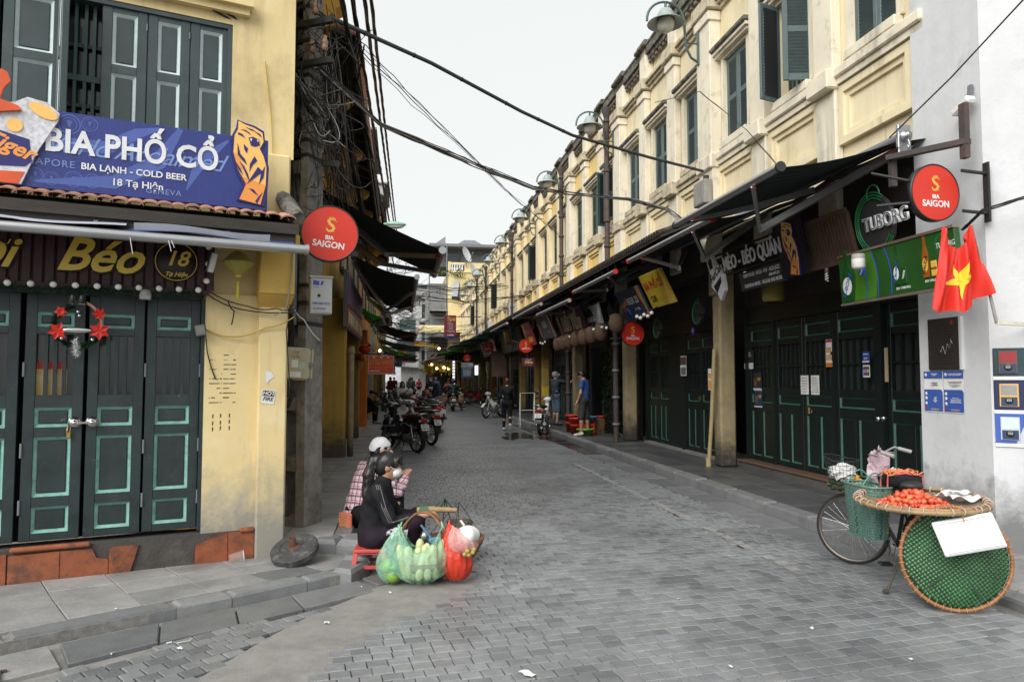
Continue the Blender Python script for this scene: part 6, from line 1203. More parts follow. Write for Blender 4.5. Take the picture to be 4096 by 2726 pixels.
# house number, papers and posters on the doors
def paper(label, u, v, z, w_, h_, mat, lines=0, name='poster', rot=0, cat='poster', lm=None, group=None):
	t = T(name, label, cat, FR(u, v, z) @ RO(rot, 4, 'Z'), group); b = MB(); b.surf(lambda a, c: ((a-.5)*w_, (c-.5)*h_, .0015+.004*sin(a*3+c*4)*(1-c)), 4, 4); b.build('sheet', mat, t)
	for k in range(lines):
		y = h_*(.36-.72*k/max(1, lines-1)); b = MB(); x1 = w_*uni(.2, .38); b.lim(-w_*.38, x1, y-h_*.012, y+h_*.012, .0062, .0068); b.build('print_line', lm or M_greyp, t)
	return t
M_pap = pm('paper_white', (.72, .72, .7), .9); M_org = pm('orange_poster', (.65, .32, .1), .7)
vd = 5.3+.425
paper('white printed notice on the folding doors, left of two', 9.42, vd, 1.5, .2, .27, M_pap, 6, 'notice', cat='notice'); paper('white printed notice on the folding doors, right of two', 9.16, vd, 1.5, .2, .27, M_pap, 7, 'notice', cat='notice')
t = paper('orange and white illustrated poster high on the folding doors', 8.82, vd, 1.93, .14, .37, M_pap, 0); b = MB(); b.lim(-.07, .07, -.185, -.13, .006, .007); b.build('orange_band', pm('orange_ink', (.65, .17, .02), .7), t)
for q in range(6): b = MB(); b.lim(-.055+.04*(q % 3), -.025+.04*(q % 3), -.09+.1*(q//3), -.02+.1*(q//3), .006, .007); b.build('picture', M_org, t)
b = MB(); b.lim(-.07, .07, .15, .18, .006, .007); b.build('red_band', M_lred, t)
for k, (u, z, w_, h_, l) in enumerate(((11.05, 1.9, .3, .3, 'dark poster reading ITALIAN AUTHENTIC with a photo strip on the doors by the column'), (10.78, 1.55, .26, .27, 'upper dark food poster on the doors by the column'), (10.76, 1.27, .26, .28, 'lower dark blue poster with a white border on the doors'))):
	t = paper(l, u, vd, z, w_, h_, M_charc if k < 2 else M_bluep); 
	if k == 0: text("ITALIAN\nAUTHENTIC", t, M_sgrey, -.02, .09, .045, .007, sx=.9)
	b = MB(); b.lim(-w_/2, w_/2, -h_*.5, -h_*.5+(.1 if k == 0 else .02), .006, .0075); b.lim(-w_/2, w_/2, h_*.5-.012, h_*.5, .006, .0075) if k == 2 else 0; b.build('white_band', M_sgrey, t)
	b = MB(); b.lim(-.1, .0, -.08, .04, .0076, .009); b.build('photo', M_brownst, t)
	if k: text("GALLERY\nMUSIC", t, M_gold, .06, .03, .03, .009)
t = paper('blue payment sticker reading SAMSUNG pay on the door post', 7.92, vd-.09, 1.85, .13, .13, M_pblue, name='sticker', cat='sticker'); text("SAMSUNG", t, M_swht, 0, .035, .02, .007, bold=.0005); text("pay", t, M_swht, 0, -.01, .045, .007); b = MB(); b.lim(-.065, .065, -.065, -.045, .006, .007); b.build('white_band', M_swht, t)
t = paper('white sticker with JCB letters on the door post', 7.92, vd-.09, 1.68, .13, .15, M_swht, name='sticker', cat='sticker')
for q, (m, s_) in enumerate(((M_pblue, "J"), (M_crim, "C"), (M_neon, "B"))): b = MB(); b.lim(-.055+.038*q, -.02+.038*q, -.055, .055, .006, .0075, bev=.004); b.build('stripe', m, t); text(s_, t, M_swht, -.037+.038*q, 0, .045, .008, bold=.001)
t = T('door_strip', 'worn yellow strip on the narrow door frame', 'strip', FR(7.55, vd-.09, 1.75)); b = MB(); b.lim(-.025, .025, -.2, .2, 0, .012); b.build('strip', pm('old_strip', (.4, .33, .2), .8, col2=(.15, .12, .08), amt=.3, c2sc=20), t)
for u, z, l in ((9.28, 1.14, 'brass padlock and plate on the folding doors'), (13.0, 1.2, 'padlock on the doors of number 23')): t = T('padlock', l, 'padlock', FR(u, vd, z)); b = MB(); b.lim(-.06, -.0, -.05, .05, 0, .03, bev=.006); b.build('body', M_brass, t); b = MB(); b.tube([(0, .0, .02), (.05, .01, .03), (.07, -.02, .02), (.02, -.03, .02)], .008, 6); b.build('shackle', M_steel, t)
b = MB(TR((PU[1]-7.38, 1.13, -.125))); b.lathe([(0, .07), (.03, .06), (.035, .04), (.015, .02), (.03, 0)], 14); b.build('door_knob', M_steel, HOUSES[0]); b = MB(TR((PU[1]-7.31, 1.14, -.125))); b.lathe([(0, .05), (.025, .045), (.02, 0)], 12); b.build('door_lock', M_steel, HOUSES[0])
t = sign('number_plate', 'small blue house number 23 above the doors', FR(13.1, vd-.1, 2.52), .13, .16, M_pblue, .01); text("23", t, M_swht, 0, 0, .09, .004, bold=.002)
t = paper('white and brown menu sheets hung on the doors of number 23', 13.7, vd-.05, 1.85, .3, .4, M_pap, 0, 'menu', cat='menu'); b = MB(); b.lim(-.14, .14, .02, .18, .006, .008); b.build('photo', M_brownst, t); b = MB(); b.lim(-.12, .12, -.18, -.03, .006, .008); b.build('photo', M_greyp, t)
t = paper('orange and white notice on the column by the yellow pole', 11.38, 5.18, 1.58, .13, .36, M_pap, 0, 'notice', cat='notice'); b = MB(); b.lim(-.06, .06, -.16, -.02, .006, .008); b.lim(-.06, .06, .02, .1, .006, .008); b.build('print_patch', M_org, t)
t = T('shop_lantern', 'dull yellow paper lantern hanging inside the nearest shop front', 'lantern', FR(9.3, 5.2, 2.85)); b = MB(); b.lathe([(.12, .18), (.15, .15), (.15, -.15), (.12, -.18)], 16, ax='y'); b.build('paper', pm('dull_yellow', (.16, .13, .02), .8), t)
# white corner house: plaque, health posters, cigarette boards, flag
t = sign('stone_plaque', 'dark engraved stone plaque on the white pier', FR(6.12, 5.2, 1.92), .4, .5, pm('plaque_stone', (.035, .03, .028), .35, var=.2), .03); t.matrix_world = FR(6.12, 5.17, 1.92); 
for k in range(14): b = MB(); q = uni(.08, .15); b.lim(-q, q, .17-.028*k, .178-.028*k, .0, .0015); b.build('engraved_line', M_blkp, t)
b = MB(); b.lim(.1, .13, .18, .22, 0, .002); b.build('red_mark', M_crim, t); b = MB(); b.tube([(-.03, -.08, .002), (.0, -.02, .002), (.03, -.1, .002), (.06, .0, .002), (.09, -.05, .002), (.1, .04, .002), (.12, .0, .002)], .002, 4); b.build('chalk_scrawl', M_sgrey, t); b = MB(); b.lim(.2, .225, -.25, .25, -.03, .0); b.build('plaster_edge', M_white, t)
M_hb = pm('health_blue', (.04, .1, .38), .6)
for k, (u, l) in enumerate(((6.29, 'blue and white health notice on the white pier, left of two'), (6.03, 'blue and white health notice in English on the white pier, right of two'))):
	t = paper(l, u, 5.198, 1.46, .245, .4, M_pap, 0, 'health_notice', cat='notice')
	b = MB(); b.poly([(-.12, -.19), (.12, -.19), (.12, .0), (.1, .02), (-.12, .02)], .007, .008); b.build('blue_panel', M_hb, t); b = MB(); b.lim(-.122, .122, .13, .198, .007, .008); b.build('blue_panel', M_hb, t)
	b = MB()
	for x, y in ((-.095, .165), (-.095, -.02), (-.095, -.065), (-.095, -.115)): b.lathe([(0, .0085), (.016, .0085), (.017, .007)], 12, (x, y, 0))
	b.build('round_mark', M_swht, t); b = MB(); b.lim(-.108, -.082, -.175, -.155, .0082, .0095); b.build('red_mark', M_lred, t)
	text("TO PREVENT NOVEL CORONAVIRUS\nACUTE PNEUMONIA IN CHINA" if k else "预防新型冠状病毒\n急性肺炎", t, M_swht, .02, .165, .012, .0085, sx=.9)
	text("If you arrived from Wuhan city, Hubei\nprovince, China or endemic areas\nOR\nHave close contact with acute\npneumonia case" if k else "如果您来自武汉市\n或者\n与患者有密切接触", t, M_greyp, .02, .075, .011, .0085)
	text("Within 14 days\nSymptoms: fever, cough\nPlease go to hospital\nEMERGENCY HOTLINE" if k else "14天内\n症状\n请去医院\n热线", t, M_swht, .025, -.08, .0135, .0085); text("0243.828.4827", t, M_syel, .02, -.172, .018, .0085)
CF = frame(suv(5.605, 5.2, 0), Vector((.84, -.543, 0)), Z, Vector((-.543, -.84, 0)))
M_cbl = pm('navy_print', (.012, .018, .075), .35, var=.2); M_cwh = pm('silver_print', (.5, .53, .6), .35)
for k, (z, h_, l, m) in enumerate(((1.73, .25, 'top cigarette advert, dark green and red, on the white corner', pm('teal_print', (.01, .04, .05), .35, var=.4, sc=8)), (1.44, .26, 'middle cigarette advert, navy with a yellow edged pack, on the white corner', M_cbl), (1.15, .26, 'bottom cigarette advert, silver and blue, on the white corner', M_cwh))):
	t = sign('advert_board', l, CF @ TR((.42, z, .015)), .8, h_, m, .012, cat='advert'); b = MB(); b.lim(-.4, .4, -h_/2-.03, -h_/2, -.01, .001); b.build('white_edge', M_swht, t); text("HÚT THUỐC LÁ GÂY UNG THƯ PHỔI", t, M_greyp, -.1, -h_/2-.015, .014, .002)
	if k == 2: b = MB(); b.poly([(-.4, -.13), (-.25, -.13), (-.2, 0), (-.13, .13), (-.4, .13)], .001, .002); b.build('blue_patch', M_hb, t)
	b = MB(); b.lim(-.36, -.22, -.1, .1, .003, .012, bev=.003); b.build('pack_print', (M_brownst, M_syel, M_cwh)[k], t); b = MB(); b.lim(-.35, -.23, -.0, .09, .0125, .0135); b.build('photo', (M_crim, M_greyc, M_pale)[k], t); b = MB(); b.lathe([(0, .0145), (.03, .0145), (.033, .0125)], 16, (-.29, -.045, 0)); b.build('round_mark', M_blkp, t); text("555", t, M_swht, -.29, -.045, .025, .015); b = MB(); b.lim(-.35, -.23, -.095, -.015, .0122, .0128); b.build('pack_band', M_bluep, t)
	text(("DẤU\nHUYỀN\n22", "VỊ\nNỒNG", "PHONG CÁCH")[k], t, (M_swht, M_syel, M_cbl)[k], .02 if k < 2 else .1, .03 if k < 2 else .06, .05, .003, bold=.002, sx=.8)
def O_CF(x, z): return suv(5.605, 5.2, z)+Vector((.84, -.543, 0))*x+Vector((-.543, -.84, 0))*.01
fl = T('flag', 'red flag with a yellow star drooping from a pole on the white pier', 'flag', TR(suv(5.3, 4.9, 2.05)))
p0, p1 = suv(5.2, 4.9, 2.05), suv(5.23, 4.74, 2.87); b = wb(fl); b.tube([p0, p1], .013, 8); b.build('pole', M_greyc, fl); b = wb(fl); q0 = O_CF(.33, 2.05); b.bar(q0+Z*.12, q0-Z*.13, .05, .02, up=S); b.bar(q0, p0, .03, .03); b.build('bracket', M_creamw, fl)
# droop: the cloth hangs from the pole and falls in folds
def flagp(a, c):
	top = suv(5.27, 4.48, 2.86).lerp(p1, a); top.z -= .2*sin(pi*min(1, a*1.15))**1.1*(a < .87)
	bot = suv(5.29, 4.37, 2.17).lerp(p1.lerp(p0, .68), a); bot.z -= .1*sin(pi*a)+.02*sin(a*14)
	p = top.lerp(bot, c); fold = .045*sin(a*12+c*1.8)*(.3+.7*c)+.022*sin(a*23-c*2)+.012*sin(a*41+c*5); return p+(-S)*fold
b = wb(fl); b.surf(flagp, 40, 24); fm = b.build('cloth', pm('flag_red', (.62, .02, .008), .55, var=.05), fl)
b = wb(fl); 
def starp(r, ang): return (.5+r*cos(ang)*.3, .5+r*sin(ang)*.3)
pts = [starp(1 if i % 2 == 0 else .36, pi/2+i*pi/5) for i in range(10)]
for i in range(10):
	a_, c_ = pts[i], pts[(i+1) % 10]; n = 6
	rowp = [[flagp(.5+(q[0]-.5)*f, .5+(q[1]-.5)*f)+(-S)*.006 for q in [(a_[0]+(c_[0]-a_[0])*j/n, a_[1]+(c_[1]-a_[1])*j/n) for j in range(n+1)]] for f in lin(0, 1, 7)]
	b.add([p for r in rowp for p in r], [(j*(n+1)+k, j*(n+1)+k+1, (j+1)*(n+1)+k+1, (j+1)*(n+1)+k) for j in range(6) for k in range(n)], 0, True)
b.build('star', pm('flag_yellow', (.75, .55, .02), .6), fl)
t = T('metal_flap', 'rusted sheet metal flap and old girder above the nearest awning', 'sheet metal', FR(6.3, 5.0, 3.76)); b = MB(); b.surf(lambda a, c: (-1.8+1.9*a, .12*c+.1*a-.05, .25*(1-c)+.02*sin(a*20)), 20, 3); b.build('sheet', pm('red_sheet', (.25, .06, .07), .6, col2=(.1, .06, .05), amt=.35), t); b = MB(); b.bar((.1, -.02, .3), (.75, -.05, -.02), .05, .08); b.bar((.72, -.2, 0), (.72, .3, 0), .07, .05); b.bar((.1, -.3, .25), (.1, .02, .25), .05, .06); b.build('girder', M_pipe, t)
t = T('wall_camera', 'white camera hood on the edge of the corner house', 'camera', FR(5.68, 5.15, 4.08)); b = MB(); b.M = RO(.4, 4, 'Z'); b.lim(-.12, .1, -.03, .05, 0, .1, bev=.02); b.build('hood', M_whitep, t); b = MB(); b.bar((0, 0, -.0), (0, .2, -.02), .04, .03); b.build('stem', M_greyp, t)
t = T('awning_bracket', 'silver crank bracket at the near end of the nearest awning', 'bracket', FR(6.24, 4.95, 3.97)); b = MB(); b.lim(-.01, .03, -.2, .12, -.02, .12, bev=.005); b.lathe([(.06, .03), (.06, .06), (.03, .065), (.03, .1), (0, .1)], 12, (0, 0, .05), ax='x'); b.tube([(.08, -.05, .05), (.1, -.12, .05), (.08, -.14, .05), (.07, -.1, .05)], .008, 6); b.build('bracket', M_alu, t)
# ================================================================ the far end of the street
M_yend = pm('far_yellow', (.74, .62, .33), .85, streak=.5, var=.06); M_slate = pm('slate_sheet', (.1, .105, .12), .7); M_pgrey = pm('pale_grey_wall', (.5, .51, .51), .85, streak=.6, col2=(.3, .31, .31), amt=.35, c2sc=.6)
t = T('end_house', 'tall yellow house with a white balustrade closing the far end of the street', 'house', FC(62.5, 5.0, 0))
b = MB(); b.lim(-.85, 5, 3.2, 11.0, -8, 0); b.lim(-.85, 5, 11.0, 11.15, -8, .1); b.lim(.6, 5, 11.15, 11.9, -.5, 0); b.build('wall', M_yend, t)
b = MB(); b.lim(-2.6, -.86, 3.2, 10.2, -8, -1.6)
for y in (5.2, 7.6): b.lim(-2.5, -.87, y, y+.12, -1.6, -.3)
for x in arange(-2.5, -.9, .2): b.tube([(x, 7.7, -.32), (x, 9.6, -.32)], .02, 4); b.build('side_wall', M_pgrey, t)
b = MB(); b.lim(-.85, .6, 11.7, 11.9, -.15, .06); b.lim(-.88, -.65, 11.15, 11.95, -.16, .08); b.build('balustrade', M_yend, t)
for x in arange(-.5, .6, .22): b = MB(); b.lathe([(.06, 11.15), (.11, 11.3), (.05, 11.55), (.09, 11.75)], 8, (x, 0, -.02), ax='y'); b.build('baluster', M_sgrey, t)
b = MB(); b.lim(-2.2, 5, 11.9, 13.6, -9, -2.5); b.build('roof_room', M_slate, t); b = MB(); b.lim(-2.5, 5.2, 13.55, 13.8, -9.2, -1.2); b.add([(-.6, 13.8, -4), (3.6, 13.8, -4), (2, 14.9, -5), (1, 14.9, -5), (-.6, 13.8, -7), (3.6, 13.8, -7)], [(0, 1, 2, 3), (0, 3, 4), (1, 5, 2), (3, 2, 5, 4)]); b.add([(-2.2, 13.8, -3), (-.9, 13.8, -3), (-.9, 14.9, -3.5), (-2.2, 13.95, -3.5)], [(0, 1, 2, 3)]); b.build('roof', M_greyp, t)
b = MB(); b.lim(-.9, .4, 12.2, 13.1, -2.49, -2.42); b.build('window', M_glass, t)
b = MB(); b.lim(-.55, .15, 8.6, 10.2, .0, .03); b.build('window', M_glass, t); b = MB(); b.add([(-.55, 10.2, .05), (.15, 10.2, .05), (-.1, 8.8, .8), (-.8, 8.8, .8)], [(0, 1, 2, 3), (3, 2, 1, 0)]); b.build('open_shutter', M_sgrey, t)
b = MB(); b.add([(-3.4, 6.3, 0), (2.5, 6.3, 0), (2.8, 5.7, 1.6), (-3.6, 5.7, 1.6), (-3.4, 6.2, 0), (2.5, 6.2, 0), (2.8, 5.6, 1.6), (-3.6, 5.6, 1.6)], [(0, 3, 2, 1), (4, 5, 6, 7), (3, 7, 6, 2)]); b.build('canopy', M_yend, t)
b = MB(); 
for x in (-.95, -2.5): b.tube([(x, 6, -.5), (x, 13.5, -.5)], .06, 5)
for y in (7, 8.5, 10): b.tube([(-2.5, y, -.5), (-.95, y, -.5)], .05, 5)
b.build('drainpipe', M_greyp, t)
b = MB(); b.lim(-2.6, 5, 0, 3.2, -6, -5.8); b.lim(1.2, 1.9, 0, 3.2, -6, 0); b.lim(3.4, 5, 0, 3.2, -6, 0); b.build('shop_front', M_yend, t); b = MB(); b.lim(-2.6, 1.2, .0, 3.2, -5.79, -5.7); b.build('shop_interior', M_dark, t)
for x, y, z, r, l in ((.75, 12.6, .2, .75, 'big satellite dish on the roof of the yellow end house'), (1.35, 11.0, .7, .7, 'pale satellite dish low at the side of the yellow end house')):
	d = T('satellite_dish', l, 'satellite dish', FC(62.5, 5.0, 0) @ TR((x, y, z)) @ RO(R_(60), 4, 'Y') @ RO(R_(-18), 4, 'X')); b = MB(); b.lathe([(0, -.18), (r*.5, -.13), (r*.85, -.04), (r, .04)], 20); b.build('reflector', M_sgrey, d); b = MB(); b.tube([(0, -r, 0), (0, -.1, .6)], .03, 5); b.sph((0, -.1, .6), .07, 6, 5); b.build('feed_arm', M_greyp, d); b = MB(); b.tube([(0, -.2, -.15), (0, -1.1, -.4)], .04, 5); b.build('mast', M_greyp, d)
HS = [(3.2, 80, 2.4, 10.5, M_pgrey, 'pale barred house squeezed left of the yellow end house'), (.7, 70, 2.2, 9.5, M_pgrey, 'grey house with barred balconies left of the yellow end house'), (-3.6, 74, 2.4, 10.5, M_pink, 'pinkish house behind the bare tree at the far bend'), (-6.2, 72, 2.6, 9.0, M_pgrey, 'pale house at the far bend behind the awnings'), (1.6, 84, 2.6, 12.5, M_gw, 'tall grey house filling the gap at the far bend'), (-9, 80, 3, 11, M_gw, 'far grey house above the left awnings')]
for v, u, w_, hgt, m, l in HS:
	t = T('far_house', l, 'house', FC(u, v, 0), 'far houses at the bend of the street'); b = MB(); b.lim(-w_/2, w_/2, 0, hgt, -6, 0); b.build('wall', m, t)
	for f in range(1, int(hgt/2.6)):
		y = f*2.6+.6; b = MB(); b.lim(-w_*.35, w_*.35, y, y+1.6, .0, .03); b.build('window', M_glass if f % 2 else M_shut2, t)
		b = MB(); b.lim(-w_*.48, w_*.48, y-.5, y-.38, 0, .9)
		for x in arange(-w_*.46, w_*.47, .25): b.tube([(x, y-.4, .85), (x, y+.5, .85)], .018, 4)
		b.tube([(-w_*.47, y+.5, .85), (w_*.47, y+.5, .85)], .025, 4); b.build('balcony', M_gw, t)
	b = MB(); b.lim(-w_/2-.2, w_/2+.2, hgt, hgt+.12, -6.2, .4); b.build('roof', M_slate, t)
	q = Rnd(u); 
	for k in range(3): y = q.uniform(4, hgt-1.5); x = q.uniform(-w_*.3, w_*.2); b = MB(); b.lim(x, x+.7, y, y+.5, .05, .4); b.build('air_conditioner', M_sgrey, t)
tr = T('bare_tree', 'thin sparsely leaved tree rising above the left awnings', 'tree', UPS(46, -1.6, 0)); q = Rnd(9); b = MB(); lv = MB(); fl_ = MB()
b.tube([(0, 0, 0), (.1, 0, 4), (-.1, .1, 7.5)], [.16, .12, .07], 7)
def branch(p, d, L_, r, dep):
	P = [p]; 
	for i in range(4): d = (d+Vector((q.gauss(0, .22), q.gauss(0, .22), q.gauss(.03, .15)))).normalized(); P.append(P[-1]+d*L_/4)
	b.tube(P, [r*(1-.18*i) for i in range(5)], 4, cap=False)
	if dep: [branch(P[q.randint(1, 4)], (d+Vector((q.gauss(0, .7), q.gauss(0, .7), q.gauss(.1, .5)))).normalized(), L_*.66, r*.6, dep-1) for _ in range(3)]
	else:
		for _ in range(6):
			c = P[q.randint(2, 4)]+Vector((q.gauss(0, .12), q.gauss(0, .12), q.gauss(0, .12))); u_ = Vector((q.gauss(0, 1), q.gauss(0, 1), q.gauss(0, 1))).normalized()*.075; w_ = u_.orthogonal()*.5; (fl_ if q.random() < .06 else lv).add([c-u_, c+w_, c+u_, c-w_], [(0, 1, 2, 3)])
for k in range(9): branch(Vector((0, 0, 4.5+k*.42)), Vector((q.gauss(.2, .8), q.gauss(0, .8), .6)).normalized(), q.uniform(1.8, 3.0), .05, 2)
b.build('trunk', pm('bark', (.06, .05, .042), .95), tr); lv.build('leaf', pm('sparse_leaf', (.07, .085, .05), .7, var=.3), tr, kind='stuff'); fl_.build('flower', M_sred, tr, kind='stuff')
for k, (x, y, z, n) in enumerate(((1.2, 9.6, .3, 34), (-1.6, 10.8, -.6, 30), (-.2, 10.6, .1, 18))):
	tp = T('roof_plant', ['tuft of plants at the right corner of the yellow end house', 'trailing plants at the grey side of the end house', 'thin plant growing on the balustrade wall'][k], 'plant', FC(62.5, 5, 0) @ TR((x, y, z))); b = MB(); qq = Rnd(k)
	for _ in range(n):
		P = [Vector((0, 0, 0))]; d = Vector((qq.gauss(0, .6), qq.uniform(.2, 1), qq.gauss(0, .6))).normalized()
		for i in range(4): P.append(P[-1]+d*.22); d = (d+Vector((qq.gauss(0, .3), -.2, qq.gauss(0, .3)))).normalized()
		for p in P[1:]: u_ = Vector((qq.gauss(0, 1), qq.gauss(0, 1), qq.gauss(0, 1))).normalized()*.12; w_ = u_.orthogonal()*.5; b.add([p-u_, p+w_, p+u_, p-w_], [(0, 1, 2, 3)])
	b.build('leaf', pm('roof_leaf', (.1, .14, .04), .7, var=.4), tp, kind='stuff')
t = sign('spa_sign', 'maroon vertical sign reading Spa hanging over the far street', FC(45, 3.12, 4.95), .76, 1.36, pm('maroon_print', (.2, .02, .05), .5), .08); text("Spa", t, M_syel, .08, .45, .38, .004, bold=.004); text("mini", t, M_gold, -.06, .22, .12, .004); text("• Body\n• Foot\n• Nail\n• Waxing", t, M_sgrey, 0, -.1, .15, .004); text("SPA", t, M_syel, 0, -.42, .1, .004); b = MB(); b.poly([(-.2, -.55), (.1, -.55), (.1, -.52), (.25, -.575), (.1, -.63), (.1, -.6), (-.2, -.6)], .001, .004); b.build('arrow', M_sgrey, t); b = MB(); b.lim(-.3, .42, -.85, -.7, -.1, -.03); b.build('blue_panel', M_pblue, t); b = MB(); b.bar((.3, .6, -.04), (2.0, .6, -.04), .05, .05); b.build('bracket', M_iron, t)
t = T('light_sign', 'small gold letters reading Light over the far street', 'sign', FC(50, 2.15, 3.9)); text("Light", t, M_gold, 0, 0, .5, .0, bold=.01, ext=.03); b = MB(); b.bar((-.7, -.22, -.03), (.9, -.22, -.03), .04, .04); b.build('bar', M_iron, t)
t = T('street_light', 'pale green street light above the far left awnings', 'street lamp', UPS(20.5, -.3, 6.0)); b = MB(); b.sph((.12, 0, .02), (.33, .12, .08), 14, 8); b.build('hood', pm('pale_green_hood', (.3, .55, .42), .4), t); b = MB(); b.sph((.14, 0, -.035), (.25, .09, .07), 12, 6); b.build('lens', M_opal, t); b = MB(); b.tube([(-.2, 0, 0), (-1.0, 0, -.35)], .03, 6); b.build('arm', M_greyp, t)
# shop lights, hanging leaves, valance, banners
for k, (u, v, z, r) in enumerate(((57, 2.5, 2.75, .09), (57, 2.9, 2.45, .1), (57.5, 3.5, 2.5, .12), (58, 3.9, 2.45, .12), (54, 2.9, 3.9, .1), (40, -.75, 2.3, .1), (44, -.9, 2.2, .1), (36, -1.0, 3.0, .07))):
	t = T('hanging_bulb', ['leftmost', 'second', 'third', 'fourth', 'highest', 'left side nearer', 'left side farther', 'small'][k]+' lit warm bulb hanging in the far street', 'bulb', TR(suv(u, v, z))); b = MB(); b.sph((0, 0, 0), r, 10, 8); b.build('glass', pm('lit_bulb', (1, .72, .36), emit=3), t); b = MB(); b.tube([(0, 0, r), (0, 0, r+.6)], .012, 4); b.build('cord', M_black, t)
t = T('hanging_foliage', 'yellow green hanging foliage round the far shop lights', 'plant', TR(suv(58, 3.2, 2.9))); b = MB(); q = Rnd(3)
for _ in range(420): c = Vector((q.uniform(-1.3, 1.5), q.gauss(0, .4), -abs(q.gauss(0, .35)))); u_ = Vector((q.gauss(0, .3), q.gauss(0, .3), -1)).normalized()*.16; w_ = u_.orthogonal()*.35; b.add([c-u_, c+w_, c+u_, c-w_], [(0, 1, 2, 3)])
b.build('leaf', pm('yellow_leaf', (.4, .36, .05), .6, var=.4), t, kind='stuff')
t = T('striped_valance', 'blue and white striped shop valance at the far end', 'valance', FC(54, 4.35, 3.25)); 
for k, x in enumerate(arange(-1, 1.05, .13)): b = MB(); b.add([(x, .35, 0), (x+.13, .35, 0), (x+.13, -.25-.05*(k % 2), .35), (x, -.25-.05*((k+1) % 2), .35)], [(0, 1, 2, 3), (3, 2, 1, 0)]); b.build('strip', M_sgrey if k % 2 else M_bluep, t)
t = sign('banner', 'white shop board reading BRAND at the end of the left side', FC(68, -1.1, 2.0), 2.4, 1.4, M_sgrey, .05); text("BRAND", t, M_greyp, 0, .1, .45, .004); 
t = sign('banner', 'purple printed banner above the white shop board', FC(68.5, -1.2, 3.4), 3.4, 1.0, M_pur, .05); text("SALE OFF", t, M_sgrey, 0, 0, .5, .004)
t = T('light_strip', 'vertical strip of white lights at the far shop door', 'lights', FC(57, 4.25, 0)); 
for k in range(9): b = MB(); b.lim(-.09, .09, 1.2+.24*k, 1.36+.24*k, 0, .04); b.build('lamp', pm('lit_white', (.8, .8, .85), emit=1.2), t)
for k, (u, v, w_, h_, z, m, l) in enumerate(((33, 4.6, .7, 1.2, 2.3, M_brownst, 'brown hanging blind under the terrace eave beyond the Olive sign'), (52, -.6, 1.5, .8, 2.9, M_bluep, 'blue shop board on the far left'), (47, -.8, 1.0, 1.2, 2.5, M_sgrey, 'white shop board on the far left'), (58, -.2, 1.4, .9, 3.4, M_orange, 'orange shop board near the far bend'), (55, 1.5, .9, .35, 4.3, M_syel, 'yellow strip sign hung over the far street'))):
	t = sign('shop_board', l, FC(u, v, z), w_, h_, m, .05); text(["", "HOTEL", "BAR", "PHỞ", "BIA HƠI"][k] or " ", t, M_gold if k in (0, 3) else (M_swht if k == 1 else M_lred), 0, 0, h_*.3, .004)
# green bay between the terrace columns: plants in front of the third shop
t = T('climbing_plant', 'dark climbing plant on the shop front behind the man in blue', 'plant', FR(17.2, 5.25, .2)); b = MB(); q = Rnd(8)
for _ in range(700): 
	x = q.choice((-.35, .55))+q.gauss(0, .1); c = Vector((x, q.uniform(0, 2.4), q.gauss(.03, .05))); u_ = Vector((q.gauss(0, 1), q.gauss(0, 1), q.gauss(0, 1))).normalized()*.05; w_ = u_.orthogonal()*.6; b.add([c-u_, c+w_, c+u_, c-w_], [(0, 1, 2, 3)])
b.build('leaf', pm('dark_leaf', (.018, .035, .015), .5, var=.4), t, kind='stuff')
# ================================================================ motorbikes
M_tyre = pm('tyre', (.014, .014, .014), .75); M_chrome = pm('chrome', (.6, .6, .6), .15, metal=1, var=.03); M_bikeb = pm('bike_black', (.013, .013, .015), .18, var=.05, coat=.4); M_eng = pm('engine_metal', (.34, .34, .34), .4, metal=.7, var=.3); M_seat = pm('seat_black', (.016, .016, .017), .55)
M_tail = pm('tail_red', (.35, .012, .015), .2); M_plate = pm('plate_white', (.7, .7, .68), .5); M_indl = pm('clear_lens', (.5, .5, .5), .1); M_seatb = pm('seat_brown', (.14, .055, .03), .5)
def wheel(t, y, r, w_, spokes, name):
	b = MB(); b.lathe([(r-.055, -w_*.4), (r-.02, -w_*.5), (r-.004, -w_*.25), (r, 0), (r-.004, w_*.25), (r-.02, w_*.5), (r-.055, w_*.4)], 28, (0, y, r), ax='x'); o = b.build(name, M_tyre, t)
	b = MB(); b.lathe([(r-.054, -w_*.42), (r-.075, -w_*.3), (r-.075, w_*.3), (r-.054, w_*.42)], 28, (0, y, r), ax='x')
	for k in range(spokes):
		a = 2*pi*k/spokes; b.bar((0, y+.03*cos(a), r+.03*sin(a)), (0, y+(r-.07)*cos(a), r+(r-.07)*sin(a)), .035 if spokes < 9 else .006, .02 if spokes < 9 else .006, up=(1, 0, 0))
	b.build('rim', M_eng if spokes < 9 else M_chrome, o)
	b = MB(); b.tube([(-.05, y, r), (.05, y, r)], .04, 10); b.build('hub', M_eng, o)
